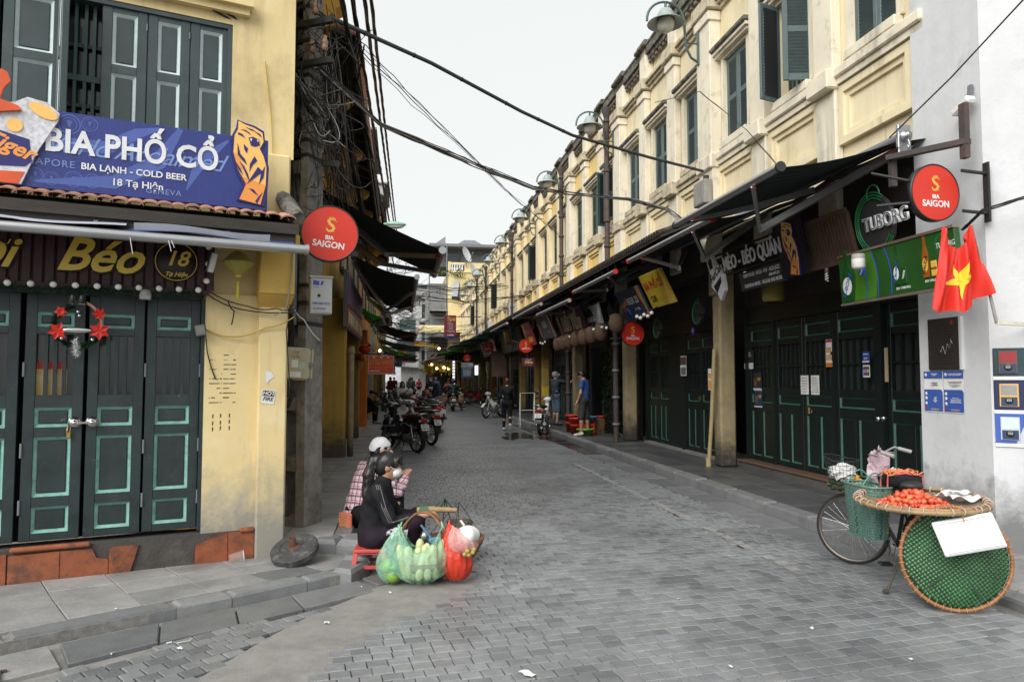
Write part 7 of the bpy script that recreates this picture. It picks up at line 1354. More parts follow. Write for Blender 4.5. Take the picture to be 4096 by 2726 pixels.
def moto(label, M, kind='scooter', body=M_bikeb, seat=M_seat, plate=None, shield=None, group='motorbikes parked along the street'):
	t = T('motorbike', label, 'motorbike', M, group); sc = kind == 'scooter'; r = .26 if sc else .285
	yf, yr = .63, -.6
	wheel(t, yr, r, .11 if sc else .085, 5 if sc else 18, 'rear_wheel'); wheel(t, yf, r, .09 if sc else .075, 5 if sc else 18, 'front_wheel')
	if sc:
		P = [el((0, -.52, .66), (.135, .36, .1)), rc((0, -.2, .62), (0, -.12, .42), .13, .11), rc((0, -.75, .73), (0, -.55, .68), .05, .09), rc((-.08, -.1, .3), (-.1, .3, .28), .05), rc((.08, -.1, .3), (.1, .3, .28), .05), rc((0, -.1, .3), (0, .3, .28), .06), bx((0, .42, .56), (.4, .07, .5), RO(R_(-18), 3, 'X'), .04), rc((0, .47, .8), (0, .42, .93), .08, .07), el((0, .44, .98), (.17, .1, .08))]
	else:
		P = [el((0, -.55, .7), (.1, .34, .07)), rc((0, -.8, .76), (0, -.55, .7), .04, .07), rc((0, -.3, .64), (0, .1, .45), .08, .06), rc((0, .1, .45), (0, .42, .82), .06, .06), rc((0, -.3, .55), (0, -.55, .62), .1, .09), rc((0, .45, .85), (0, .42, .96), .06), el((0, .43, .98), (.12, .1, .075))]
	sdf('fairing', P, body, t, .022, .05)
	b = MB()
	if not sc:
		for s_ in (-1, 1): b.surf(lambda a, c, s_=s_: (s_*(.1+.13*sin(pi*min(1, a+.15))), .22+.2*c+.1*a, .3+.52*a-.08*c), 6, 5); b.surf(lambda a, c, s_=s_: (s_*(.1+.13*sin(pi*min(1, a+.15))-.012), .22+.2*c+.1*a, .3+.52*a-.08*c), 6, 5)
		b.build('leg_shield', shield or body, t)
	sdf('seat', [el((0, -.2, .77 if sc else .79), (.13, .2, .055)), el((0, -.5, .8 if sc else .81), (.12, .25, .055))], seat, t, .022, .06)
	b = MB(); b.tube([(-.33, .28, 1.0), (-.28, .34, 1.03), (-.12, .42, 1.0), (.12, .42, 1.0), (.28, .34, 1.03), (.33, .28, 1.0)], .013, 6); hb = b.build('handlebar', M_iron, t)
	for s_ in (-1, 1):
		b = MB(); b.tube([(s_*.33, .28, 1.0), (s_*.25, .36, 1.025)], .02, 8); b.build('grip', M_blkp, hb)
		b = MB(); b.tube([(s_*.22, .38, 1.02), (s_*.27, .38, 1.15)], .006, 5); b.M = TR((s_*.3, .37, 1.19)) @ RO(s_*.2, 4, 'Z'); b.lathe([(0, -.012), (.055, -.006), (.06, 0)], 14, ax='y'); b.lathe([(0, .0005), (.06, .0)], 14, ax='y', mi=1); b.build('mirror', [M_blkp, M_chrome], hb)
	b = MB(); b.sph((0, .52, .99), (.11, .06, .075), 12, 8); b.build('headlight', M_indl, t); b = MB(); b.box((0, -.3, .62), (.29 if sc else .2, .5, .03), rx=.25, bev=.01); b.build('side_trim', M_silv, t)
	b = MB(); b.box((0, -.86, .7), (.15, .06, .09), bev=.02); b.build('tail_light', M_tail, t)
	for s_ in (-1, 1): b = MB(); b.sph((s_*.1, -.84, .69), (.03, .04, .025), 8, 6); b.build('indicator', M_indl if sc else pm('amber_lens', (.5, .2, .02), .2), t)
	b = MB(); b.surf(lambda a, c: ((a-.5)*.16, -.62-(r+.05)*cos(R_(150)-c*R_(95)) if False else yr-(r+.045)*cos(R_(85)-c*R_(75)), r+(r+.045)*sin(R_(85)-c*R_(75))), 3, 8); b.build('rear_mudguard', M_blkp, t)
	b = MB(); b.surf(lambda a, c: ((a-.5)*.13, yf-(r+.04)*cos(R_(40)+c*R_(110)), r+(r+.04)*sin(R_(40)+c*R_(110))), 3, 10); b.build('front_mudguard', body, t)
	b = MB(); 
	for s_ in (-1, 1): b.tube([(s_*.075, yf, r), (s_*.075, .47, .68), (s_*.03, .44, .85)], .017, 6)
	b.build('fork', M_eng, t)
	b = MB(); 
	for s_ in (-1, 1):
		b.tube([(s_*.11, -.58, .33), (s_*.11, -.5, .6)], .016, 6)
		b.tube([(s_*(.11+.03*0)+.028*cos(a), -.58+.08*a/44+.0, .36+.22*a/44) if False else (s_*.11+.026*cos(a), -.57+.06*a/44+.026*sin(a), .37+.2*a/44) for a in lin(0, 44, 60)], .006, 4)
	b.build('shock_absorber', M_chrome, t)
	b = MB(); b.tube([(.13, .05, .25), (.15, -.25, .22), (.155, -.4, .26)], .02, 6); b.tube([(.155, -.38, .255), (.16, -.82, .34)], .05, 10); b.build('exhaust', M_eng, t)
	sdf('engine', [bx((0, -.1, .3), (.2, .32, .2), None, .04), rc((-.1, -.3, .3), (-.1, -.62, .28), .06), rc((.05, -.1, .3), (.05, .12, .34), .07)], M_eng, t, .025, .03)
	b = MB(); b.tube([(-.1, -.05, .2), (-.2, .08, .02)], .011, 6); b.tube([(-.06, -.15, .22), (-.14, -.2, .01), (.14, -.2, .01), (.06, -.15, .22)], .012, 6); b.build('stand', M_iron, t)
	b = MB(); b.tube([(-.12, -.5, .8), (-.13, -.8, .84), (0, -.9, .85), (.13, -.8, .84), (.12, -.5, .8)], .012, 6); b.build('grab_rail', M_chrome, t)
	pl_ = MB(); pl_.M = TR((0, -.9, .56)) @ RO(R_(90-22), 4, 'X'); pl_.lim(-.095, .095, -.07, .07, 0, .006, bev=.002); p = pl_.build('number_plate', M_plate, t)
	if plate:
		for k, s_ in enumerate(plate): 
			o = text(s_, p, M_blkp, 0, 0, .062, 0, bold=.0008, sx=.95); o.matrix_local = TR((0, -.9, .56)) @ RO(R_(90-22), 4, 'X') @ TR((0, .031-.062*k, .0075)) @ Matrix.Diagonal((.95, 1, 1, 1))
	return t
M_silv = pm('bike_silver', (.3, .31, .32), .25, metal=.5); M_bred = pm('bike_red', (.35, .012, .015), .22, coat=.4); M_bwht = pm('bike_white', (.6, .6, .57), .3); M_bgrey = pm('bike_grey', (.07, .07, .068), .3); M_bblue = pm('bike_blue', (.02, .05, .15), .3)
def mp_(x, y, deg, z=.0): return UP(x, y, z, R_(deg))
s1 = moto('black scooter with brown seat and plate 29-C1, nearest of the left row', mp_(-2.42, 15.85, 40), 'scooter', M_bikeb, M_seatb, ("29-C1", "028.22"))
moto('grey sided motorbike with plate 29-17 beside the black scooter', mp_(-2.28, 17.6, 36), 'bike', M_silv, M_seat, ("29-17", "6101"))
mk_ = [(-2.75, 19.6, 40, 'scooter', M_bwht, 'pale scooter with white lamp cowl, third of the left row'), (-2.7, 21.4, 42, 'bike', M_bred, 'dark red motorbike, fourth of the left row'), (-2.75, 23.4, 38, 'bike', M_bikeb, 'black motorbike with chrome rail, fifth of the left row'), (-3.0, 25.4, 36, 'bike', M_silv, 'silver motorbike, sixth of the left row')]
for x, y, d, k, m, l in mk_: moto(l, mp_(x, y, d), k, m, M_seat, ("29-H1", "483.65"))
moto('motorbike with pale plate sticking out farthest of the left row', mp_(-3.3, 27.2, 30), 'bike', M_bikeb, M_seat, ("29-X3", "1974"))
for k, (x, y, d, m, l) in enumerate(((-5.0, 30, 60, M_bgrey, 'grey motorbike deep in the left row behind the girl in white'), (-4.6, 32, 40, M_bred, 'red scooter behind the girl in white'), (-5.6, 34.5, 50, M_silv, 'silver motorbike near the orange helmet'), (-5.8, 37, 45, M_bikeb, 'black motorbike far along the left kerb'), (-6.4, 41, 50, M_bblue, 'blue motorbike far along the left kerb'))): moto(l, mp_(x, y, d), 'scooter' if k % 2 else 'bike', m)
cub = moto('white step-through moped standing by the right kerb before the washing tubs', mp_(.95, 20.85, -14), 'bike', M_bwht, M_seat, ("29-B1", "6012"), M_bwht); 
moto('white and chrome moped half hidden by the walking woman', mp_(-.75, 29.6, 150), 'bike', M_bwht, M_seat, None, M_bwht); moto('red moped parked sideways at the far right kerb', mp_(-2.3, 44.3, -125), 'bike', M_bred, M_seat, None, M_bred); moto('dark motorbike seen from behind next to the scooter rider', mp_(-2.9, 40.5, 5), 'bike', M_bikeb, M_seat, ("29-M1", "552.10"))
rsc = moto('grey green scooter ridden away up the middle of the street', mp_(-3.0, 36.1, 8), 'scooter', M_bgrey, M_seat, ("29-P1", "7350"))
t = T('helmet', 'black helmet hanging on the side of the nearest black scooter', 'helmet', UP(-2.72, 15.75, .62, R_(40))); b = MB(); b.sph((0, 0, 0), (.13, .15, .13), 16, 10); b.build('shell', M_bikeb, t); b = MB(); b.tube([(.13*cos(a), .15*sin(a), -.05) for a in lin(0, 6.28, 18)], .012, 5); b.build('trim', M_greyp, t)
for x, y, z, m, l in ((-2.85, 19.2, 1.12, M_bgrey, 'dark helmet on the mirror of the third motorbike'), (-3.9, 27.2, 1.1, M_bwht, 'white helmet resting on a motorbike beside the girl in white'), (-3.4, 28.9, 1.05, pm('orange_helmet', (.6, .16, .02), .3), 'orange helmet on a motorbike in the left row')): t = T('helmet', l, 'helmet', UP(x, y, z, 1)); b = MB(); b.lathe([(.001, .14), (.09, .11), (.135, .03), (.135, -.06), (.12, -.08)], 14); b.build('shell', m, t); b = MB(); b.sph((0, .08, -.0), (.1, .07, .05), 10, 6); b.build('visor', M_glass, t)
# ================================================================ people
M_skin = pm('skin', (.42, .235, .155), .5, var=.08, sc=12, sub=.1); M_hair = pm('hair_black', (.007, .006, .006), .4, var=.3, sc=60, aniso=(6, 6, .6)); M_hairr = pm('hair_auburn', (.09, .03, .018), .45, var=.3, sc=50); M_hairg = pm('hair_grey', (.2, .19, .18), .6, var=.3, sc=50)
M_lip = pm('lip', (.3, .1, .08), .5); M_eye = pm('eye_dark', (.02, .015, .012), .2)
def V3(*a): return np.array(a, float)
BASE = dict(pel=(0, 0, .93), chest=(0, 0, 1.24), neck=(0, -.01, 1.43), head=(0, .025, 1.575), shL=(-.175, -.01, 1.375), shR=(.175, -.01, 1.375), elL=(-.225, -.02, 1.09), elR=(.225, -.02, 1.09), wrL=(-.23, .06, .85), wrR=(.23, .06, .85), hiL=(-.085, 0, .9), hiR=(.085, 0, .9), knL=(-.095, .02, .49), knR=(.095, .02, .49), anL=(-.095, -.02, .085), anR=(.095, -.02, .085), toL=(-.105, .15, .03), toR=(.105, .15, .03), face=(0, 1, 0), palmL=(0, .15, -1), palmR=(0, .15, -1))
def hand(P, w, d, side, up, curl, r=.0095):
	"""palm, four unequal bent fingers and a thumb off the side"""
	d = V3(*d)/np.linalg.norm(d); up = V3(*up); up = up-d*(up@d); up /= np.linalg.norm(up); sd = np.cross(d, up)*side; w = V3(*w)
	pc = w+d*.045
	for k in (-1, 0, 1): P.append(rc(w+sd*.012*k, w+d*.08+sd*.021*k, .016, .014, k=.015))
	for k, L in enumerate((.066, .075, .07, .055)):
		o = (1.5-k)*.019; b0 = w+d*.078+sd*o; c1 = curl*.55; c2 = curl*1.15; d1 = d*cos(c1)-up*sin(c1); d2 = d*cos(c2)-up*sin(c2)
		m = b0+d1*L*.5; P.append(rc(b0, m, r, r*.95, k=.006)); P.append(rc(m, m+d2*L*.5, r*.95, r*.8, k=.004))
	t0 = w+d*.02+sd*.028; t1 = t0+(d*.6+sd*.7-up*.25)*.035; P.append(rc(t0, t1, r*1.15, r, k=.008)); P.append(rc(t1, t1+(d*.95+sd*.1-up*.35)*.03, r, r*.85, k=.004))
def person(label, M, top, legs, hair=None, J=None, h=None, shoes=None, sleeve=1, short=0, fem=False, mask=None, fine=False, hairf=None, name='person', extra=None, sc=1.0, cuff=.94, curl=.5, topnoise=.004, hairlen=0, group=None, hands=True, loose=1.0, collar=None):
	t = T(name, label, 'person', M @ Matrix.Scale(sc, 4), group); j = {k: V3(*v) for k, v in BASE.items()}
	for k, v in (J or {}).items(): j[k] = V3(*v)
	h = h or (.012 if fine else .022); hd = j['head']; f = j['face']/np.linalg.norm(j['face']); upv = hd-j['neck']; upv /= np.linalg.norm(upv); up = upv-f*(upv@f); up /= np.linalg.norm(up); sd = np.cross(f, up)
	RM = Matrix(((sd[0], f[0], up[0]), (sd[1], f[1], up[1]), (sd[2], f[2], up[2])))
	def hp(x, y, z): return hd+sd*x+f*y+up*z
	P = [el(hd, (.072, .09, .105), RM), rc(hp(0, .03, -.06), hp(0, .045, -.085), .048, .034), rc(hp(0, .088, .0), hp(0, .104, -.03), .008, .014, k=.015), rc(hp(-.04, .07, .02), hp(.04, .07, .02), .014, k=.02), rc(hp(-.02, .082, -.055), hp(.02, .082, -.055), .009, k=.012), el(hp(-.075, -.005, -.012), (.012, .022, .032), RM, k=.008), el(hp(.075, -.005, -.012), (.012, .022, .032), RM, k=.008), rc(j['neck'], hp(0, -.01, -.07), .052, .05)]
	for s_, q in ((1, 'L'), (-1, 'R')):
		P += [rc(j['sh'+q], j['el'+q], .043, .036), rc(j['el'+q], j['wr'+q], .036, .024), rc(j['hi'+q], j['kn'+q], .07, .05), rc(j['kn'+q], (j['kn'+q]*2+j['an'+q])/3+V3(0, -.008, 0), .048, .05), rc((j['kn'+q]*2+j['an'+q])/3+V3(0, -.008, 0), j['an'+q], .05, .032), rc(j['an'+q], j['to'+q], .034, .022), rc(j['an'+q]-(j['to'+q]-j['an'+q])*.2-V3(0, 0, .035), j['to'+q], .028, .022)]
		if hands:
			d = j['wr'+q]-j['el'+q]; 
			if fine: hand(P, j['wr'+q], d, s_, j.get('up'+q, V3(-s_*1., 0, .1) if q == 'L' else V3(-s_*1., 0, .1)), curl)
			else:
				d = d/np.linalg.norm(d); w = j['wr'+q]; P.append(rc(w, w+d*.07, .026, .024))
				for k in range(4): o = np.cross(d, V3(0, 1, .01))*(.016*(k-1.5)); P.append(rc(w+d*.07+o, w+d*(.14-.008*abs(k-1.2))+o+V3(0, .012, 0), .0095, .008, k=.004))
				P.append(rc(w+d*.02, w+d*.07+V3(0, .045, 0), .012, .009, k=.006))
	P += [rc(j['pel'], j['chest'], .1, .115), rc(j['chest'], j['neck'], .115, .055)]
	sdf('body', P, M_skin, t, h if fine else max(h, .02) if h > .02 else h, .025)
	l = loose; w1 = .118 if fem else .128
	C = [rc(j['pel']+V3(0, 0, -.02), (j['pel']+j['chest'])/2, w1*l, w1*.98*l), rc((j['pel']+j['chest'])/2, j['chest'], w1*l, (.13 if fem else .142)*l), rc(j['chest'], (j['chest']+j['neck']*2)/3, .135*l, .085), rc(j['shL'], j['shR'], .064*l, k=.05), rc((j['shL']+j['chest'])/2, (j['shR']+j['chest'])/2, .1)]
	for q in 'LR':
		e = j['el'+q]; w = j['wr'+q]; s0 = j['sh'+q]
		if sleeve >= 1: C += [rc(s0, e, .06*l, .05*l), rc(e, e+(w-e)*cuff, .05*l, .04)]
		elif sleeve > 0: C.append(rc(s0, s0+(e-s0)*sleeve, .062*l, .058*l))
	if collar: C.append(rc(j['neck']-upv*.03, j['neck']+upv*.035, .068, .06))
	sdf('top', C, top, t, h, .035, noise=topnoise, nsc=17)
	C = [rc(j['hiL'], j['hiR'], .105, k=.05), rc(j['pel'], j['pel']+V3(0, 0, -.05), .118)]
	for q in 'LR':
		a, k_, n = j['hi'+q], j['kn'+q], j['an'+q]
		if short: C += [rc(a, a+(k_-a)*short, .095, .085)]
		else: C += [rc(a, k_, .092, .066), rc(k_, n+(k_-n)*.08, .064, .046)]
	sdf('trousers' if not short else 'shorts', C, legs, t, h, .035, noise=.003, nsc=19)
	if shoes is not None:
		for q in 'LR':
			a, o = j['an'+q], j['to'+q]; d = (o-a); sdf('shoe', [rc(a-d*.18-V3(0, 0, .03), o-V3(0, 0, .002), .041, .033), rc(a, a-V3(0, 0, .03), .042)], shoes, t, max(h*.8, .012), .02)
	if hair is not None:
		H = [el(hp(0, -.018, .022), (.086, .1, .1), RM), el(hp(0, -.05, -.02), (.078, .06, .08), RM)]
		H.append(bx(hp(0, .115, -.045), (.24, .13, .16), RM, .02, cut=True)); H.append(bx(hp(0, .09, -.09), (.3, .2, .13), RM, .02, cut=True))
		if hairlen: H.append(rc(hp(0, -.06, -.02), hp(0, -.075, -hairlen), .075, .06)); [H.append(rc(hp(s_*.07, -.01, .0), hp(s_*.085, -.0, -hairlen), .035, .03)) for s_ in (-1, 1)]
		if hairf: H += hairf(hp, RM)
		sdf('hair', H, hair, t, max(.011, h*.75), .02, noise=.0025, nsc=45)
	if mask is not None:
		sdf('face_mask', [el(hp(0, .06, -.05), (.06, .056, .05), RM), bx(hp(0, .0, -.05), (.2, .09, .2), RM, .01, cut=True)], mask, t, max(.009, h*.6), .01)
		b = MB(); 
		for s_ in (-1, 1): b.tube([tuple(hp(s_*.055, .07, -.03)), tuple(hp(s_*.078, .02, .0)), tuple(hp(s_*.08, -.015, .01))], .003, 4)
		b.build('mask_strap', mask, t)
	if fine or h < .02:
		for s_ in (-1, 1): b = MB(); c = hp(s_*.031, .081, .012); b.sph(c, (.014, .012, .007), 10, 6); b.build('eye', M_eye, t)
		b = MB()
		for s_ in (-1, 1): b.tube([tuple(hp(s_*.015, .09, .03)), tuple(hp(s_*.035, .088, .037)), tuple(hp(s_*.052, .076, .031))], .004, 5)
		b.build('eyebrow', M_hair, t)
		if mask is None: b = MB(); b.sph(hp(0, .093, -.055), (.022, .006, .007), 10, 6); b.build('mouth', M_lip, t)
	if extra: extra(t, hp, RM, j)
	return t
M_blkj = pm('black_jacket', (.009, .0095, .012), .75, var=.2, sc=6, spec=.25, bump=.5, bsc=40); M_plum = pm('plum_trousers', (.016, .007, .015), .8, spec=.25); M_blkt = pm('black_trousers', (.009, .009, .01), .8, spec=.25); M_maskw = pm('mask_white', (.66, .66, .65), .8); M_maskb = pm('mask_blue', (.2, .42, .52), .8); M_blushirt = pm('blue_shirt', (.03, .085, .26), .8, var=.15, sc=8); M_navyt = pm('navy_tshirt', (.018, .028, .045), .8); M_short = pm('charcoal_shorts', (.045, .042, .04), .8, var=.2); M_denim = pm('faded_denim', (.06, .09, .14), .85, var=.3, sc=10); M_sole = pm('white_shoe', (.6, .58, .53), .7)
def plaid():
	m = pm('plaid_shirt', (.5, .1, .12), .8, var=.05); t = m.node_tree; N = t.nodes; L = t.links; b = N['Principled BSDF']; co_ = N.new('ShaderNodeTexCoord'); mp = N.new('ShaderNodeMapping'); mp.inputs['Rotation'].default_value = (.3, .15, .2); L.new(co_.outputs['Object'], mp.inputs[0]); sp = N.new('ShaderNodeSeparateXYZ'); L.new(mp.outputs[0], sp.inputs[0])
	ad = N.new('ShaderNodeMath'); ad.operation = 'ADD'; L.new(sp.outputs[0], ad.inputs[0]); L.new(sp.outputs[1], ad.inputs[1]); cur = (.5, .08, .1, 1); prev = None
	def band(src, sc, off, w_):
		a = N.new('ShaderNodeMath'); a.operation = 'MULTIPLY_ADD'; a.inputs[1].default_value = sc; a.inputs[2].default_value = off; L.new(src, a.inputs[0]); f = N.new('ShaderNodeMath'); f.operation = 'FRACT'; L.new(a.outputs[0], f.inputs[0]); g = N.new('ShaderNodeMath'); g.operation = 'LESS_THAN'; g.inputs[1].default_value = w_; L.new(f.outputs[0], g.inputs[0]); return g.outputs[0]
	for src, sc, off, w_, col, amt in ((sp.outputs[2], 15, .0, .42, (.72, .68, .7, 1), .62), (ad.outputs[0], 15, .0, .42, (.72, .68, .7, 1), .55), (sp.outputs[2], 15, .55, .22, (.06, .05, .14, 1), .7), (ad.outputs[0], 15, .55, .22, (.06, .05, .14, 1), .7), (sp.outputs[2], 15, .25, .06, (.85, .8, .8, 1), .7), (ad.outputs[0], 15, .25, .06, (.85, .8, .8, 1), .7)):
		x = N.new('ShaderNodeMix'); x.data_type = 'RGBA'; m_ = N.new('ShaderNodeMath'); m_.operation = 'MULTIPLY'; m_.inputs[1].default_value = amt; L.new(band(src, sc, off, w_), m_.inputs[0]); L.new(m_.outputs[0], x.inputs[0])
		if prev is None: x.inputs[6].default_value = cur
		else: L.new(prev, x.inputs[6])
		x.inputs[7].default_value = col; prev = x.outputs[2]
	L.new(prev, b.inputs['Base Color']); return m
# seated fruit seller, facing right (local +y)
SJ = dict(pel=(0, 0, .30), chest=(0, .05, .55), neck=(.0, .085, .72), head=(0, .135, .855), shL=(-.16, .06, .665), shR=(.16, .06, .665), elL=(-.19, .2, .4), elR=(.2, .17, .42), wrL=(-.1, .4, .44), wrR=(.12, .44, .46), hiL=(-.08, .04, .27), hiR=(.08, .04, .27), knL=(-.12, .38, .42), knR=(.14, .37, .4), anL=(-.11, .3, .1), anR=(.13, .28, .1), toL=(-.12, .45, .04), toR=(.15, .43, .04), face=(.05, 1, -.1), upL=(-.2, -.2, 1), upR=(.2, -.2, 1))
def pony(hp, RM):
	return [rc(hp(0, -.1, .05), hp(0, -.135, .03), .035, .04), rc(hp(0, -.135, .03), hp(.02, -.16, -.09), .042, .045), rc(hp(.02, -.16, -.09), hp(.04, -.15, -.25), .045, .04), rc(hp(.04, -.15, -.25), hp(.05, -.12, -.37), .04, .012), rc(hp(-.05, .075, .07), hp(-.06, .08, .03), .02, .012), rc(hp(.0, .085, .075), hp(.02, .095, .035), .022, .012), rc(hp(.05, .075, .07), hp(.062, .07, .0), .02, .01)]
def seller_extra(t, hp, RM, j):
	b = MB()
	for q in 'LR':
		for k in (-1, 0, 1):
			s_ = 1 if q == 'R' else -1; o = V3(s_*.045, -.0+.014*k, .04); p = [j['sh'+q]+o*1.05+V3(0, 0, .02), (j['sh'+q]+j['el'+q])/2+V3(s_*.058, .014*k, .0), j['el'+q]+V3(s_*.052, .014*k, .01), (j['el'+q]+j['wr'+q])/2+V3(s_*.043, .005*k, .015+.012*k)]; b.tube([tuple(x) for x in p], .0024, 4)
	b.build('sleeve_stripe', M_greyc, t); b = MB(); b.tube([tuple(hp(0, -.1, .05)+V3(.03*cos(a), 0, .03*sin(a))) for a in lin(0, 6.28, 10)], .008, 5); b.build('hair_tie', M_red, t); b = MB(); q = Rnd(1)
	for k in range(110):
		o = V3(q.gauss(0, .018), q.gauss(0, .018), q.gauss(0, .01)); e = V3(q.gauss(0, .022), q.gauss(0, .022), q.uniform(-.05, .08)); P = [hp(0, -.125, .04)+o*.6, hp(.015, -.165, -.06)+o*1.5, hp(.035, -.155, -.22)+o*1.5+e*.4, hp(.05, -.12, -.36)+e]; b.tube([tuple(x) for x in bez(*P, n=7)], [.003, .003, .003, .003, .0025, .002, .001], 3, cap=False)
	for k in range(26): x = q.uniform(-.06, .065); P = [hp(x*.8, .06, .098), hp(x, .098, .07), hp(x*1.05+q.gauss(0, .006), .1, .04-q.uniform(0, .03))]; b.tube([tuple(v) for v in P], [.004, .003, .001], 3, cap=False)
	b.build('hair_strand', M_hair, t, kind='stuff')
seller = person('seated woman in a black striped-sleeve jacket and white mask selling food', UP(-1.17, 6.02, 0, R_(-84)), M_blkj, M_plum, M_hair, SJ, .0105, None, 1, 0, True, M_maskw, True, pony, extra=seller_extra, sc=1.0, curl=1.3, topnoise=.008, collar=True, cuff=.66)
PJ = dict(SJ); PJ.update(pel=(0, 0, .12), chest=(0, .12, .38), neck=(0, .22, .55), head=(0.0, .27, .69), shL=(-.17, .16, .5), shR=(.17, .16, .5), elL=(-.2, .34, .3), elR=(.19, .36, .3), wrL=(-.06, .5, .42), wrR=(.08, .5, .42), hiL=(-.08, .02, .1), hiR=(.08, .02, .1), knL=(-.13, .38, .3), knR=(.13, .38, .3), anL=(-.12, .42, -.08), anR=(.12, .42, -.08), toL=(-.12, .56, -.14), toR=(.12, .56, -.14), face=(.45, 1, .05))
def plaid_extra(t, hp, RM, j):
	sdf('head_scarf', [el(hp(0, -.012, .035), (.09, .105, .1), RM), el(hp(0, -.06, .02), (.075, .06, .07), RM), bx(hp(0, .09, -.035), (.3, .16, .12), RM, .03, cut=True), bx(hp(0, -.02, -.1), (.3, .3, .17), RM, .02, cut=True)], pm('white_scarf', (.66, .66, .7), .85), t, .011, .02, noise=.003, nsc=40)
	b = MB(); b.M = TR((.09, -.155, .03)) @ RO(.25, 4, 'Z'); b.lim(-.085, .085, -.02, .02, -.075, .1, bev=.012); pouch = b.build('pouch', pm('orange_embroidery', (.6, .16, .1), .8, var=.1), t)
	b = MB(); b.M = TR((.09, -.155, .03)) @ RO(.25, 4, 'Z')
	for s_ in (.062, .04, .02): 
		for a, c in (((-s_, -s_), (s_, -s_)), ((s_, -s_), (s_, s_)), ((s_, s_), (-s_, s_)), ((-s_, s_), (-s_, -s_))): b.bar((a[0], -.0215, a[1]+.01), (c[0], -.0215, c[1]+.01), .005, .004)
	b.build('embroidery', pm('embroidery_gold', (.55, .4, .12), .8, var=.4, sc=80), pouch)
person('seated woman in a pink plaid shirt and white head scarf on the kerb', UP(-1.52, 7.02, .18, R_(-52)), plaid(), M_blkt, M_hair, PJ, .0115, None, 1, 0, True, M_maskw, True, lambda hp, RM: [rc(hp(0, -.06, -.03), hp(0, -.07, -.1), .05, .03)], extra=plaid_extra, topnoise=.009, loose=1.08, cuff=.8)
# walkers and helpers on the right
WJ = dict(knL=(-.1, .06, .5), anL=(-.1, .06, .085), toL=(-.11, .2, .03), knR=(.09, -.02, .5), anR=(.08, -.3, .22), toR=(.08, -.24, .07), elL=(-.25, -.06, 1.1), wrL=(-.27, -.02, .86), elR=(.24, .02, 1.1), wrR=(.27, .1, .87))
person('woman with auburn hair in a black jacket walking away up the street', UP(-.15, 22.0, 0, R_(4)), M_blkj, M_blkt, M_hairr, WJ, .016, M_sole, 1, 0, True, None, False, lambda hp, RM: [el(hp(0, -.09, .05), (.05, .05, .05), RM)], sc=.95)
MJ = dict(head=(0, .075, 1.55), face=(.05, 1, -.75), neck=(0, .015, 1.44), elL=(-.24, .0, 1.09), wrL=(-.23, .1, .86), elR=(.24, -.02, 1.09), wrR=(.24, .05, .84), knL=(-.09, .05, .49), knR=(.1, -.02, .49), anL=(-.09, .05, .085), anR=(.1, -.06, .085), toL=(-.1, .22, .03), toR=(.12, .11, .03))
def watch(t, hp, RM, j): b = MB(); w = j['wrL']; d = (j['wrL']-j['elL']); d /= np.linalg.norm(d); q = Vector(d).orthogonal().normalized(); r_ = Vector(d).cross(q); b.tube([Vector(w-d*.02)+(q*cos(a)+r_*sin(a))*.03 for a in lin(0, 6.28, 12)], .007, 5); b.build('watch', M_steel, t)
person('man in a blue shirt and dark shorts looking down on the right pavement', UP(1.85, 18.3, .13, R_(62)), M_blushirt, M_short, M_hair, MJ, .0155, M_sole, .5, 1.02, False, None, False, extra=watch, sc=1.0)
RJ = dict(head=(0, -.0, 1.56), face=(.25, 1, .62), elR=(.33, .3, 1.3), wrR=(.36, .5, 1.48), shR=(.17, .03, 1.37), elL=(-.22, .08, 1.1), wrL=(-.16, .25, 1.0), hiL=(-.09, 0, .9))
person('man in a dark t-shirt and denim shorts reaching up to the black pipe', UP(1.38, 22.4, .13, R_(-62)), M_navyt, M_denim, M_hairg, RJ, .0155, pm('navy_slipper', (.02, .03, .06), .6), .5, 1.08, False, M_maskb, False, sc=1.02)
RI = dict(pel=(0, -.25, .86), chest=(0, -.2, 1.13), neck=(0, -.17, 1.3), head=(0, -.14, 1.44), shL=(-.18, -.19, 1.24), shR=(.18, -.19, 1.24), elL=(-.26, .02, 1.05), elR=(.26, .02, 1.05), wrL=(-.31, .26, 1.03), wrR=(.31, .26, 1.03), hiL=(-.1, -.2, .82), hiR=(.1, -.2, .82), knL=(-.3, .1, .62), knR=(.3, .1, .62), anL=(-.42, -.08, .1), anR=(.42, -.08, .1), toL=(-.5, .06, .04), toR=(.5, .06, .04))
def helm(t, hp, RM, j): sdf('helmet', [el(hp(0, -.01, .03), (.12, .135, .125), RM), bx(hp(0, .1, -.06), (.3, .16, .14), RM, .02, cut=True)], M_bikeb, t, .022, .02); sdf('hood', [rc(j['neck']+V3(-.08, -.09, -.02), j['neck']+V3(.08, -.09, -.02), .06)], M_gj, t, .022, .03)
M_gj = pm('dark_green_jacket', (.02, .05, .05), .4)
person('scooter rider in a dark green jacket and black helmet seen from behind', UP(-3.0, 36.1, 0, R_(8)), M_gj, M_blkt, None, RI, .022, M_blkp, 1, 0, False, None, extra=helm)
for k, x in enumerate((-.42, .42)): t = T('sack', ('left', 'right')[k]+' tan sack slung on the ridden scooter', 'sack', UP(-3.0, 36.1, 0, R_(8))); sdf('cloth', [el((x, .05, .58), (.18, .2, .26)), el((x*1.1, -.05, .78), (.1, .14, .1))], pm('tan_sack', (.33, .22, .14), .9), t, .025, .05, noise=.01, nsc=14)
FJ = dict(knL=(-.09, .06, .49), anL=(-.09, .03, .085), toL=(-.1, .2, .03), anR=(.09, -.12, .1), toR=(.1, .03, .03), elR=(.25, -.02, 1.08), elL=(-.25, .0, 1.08))
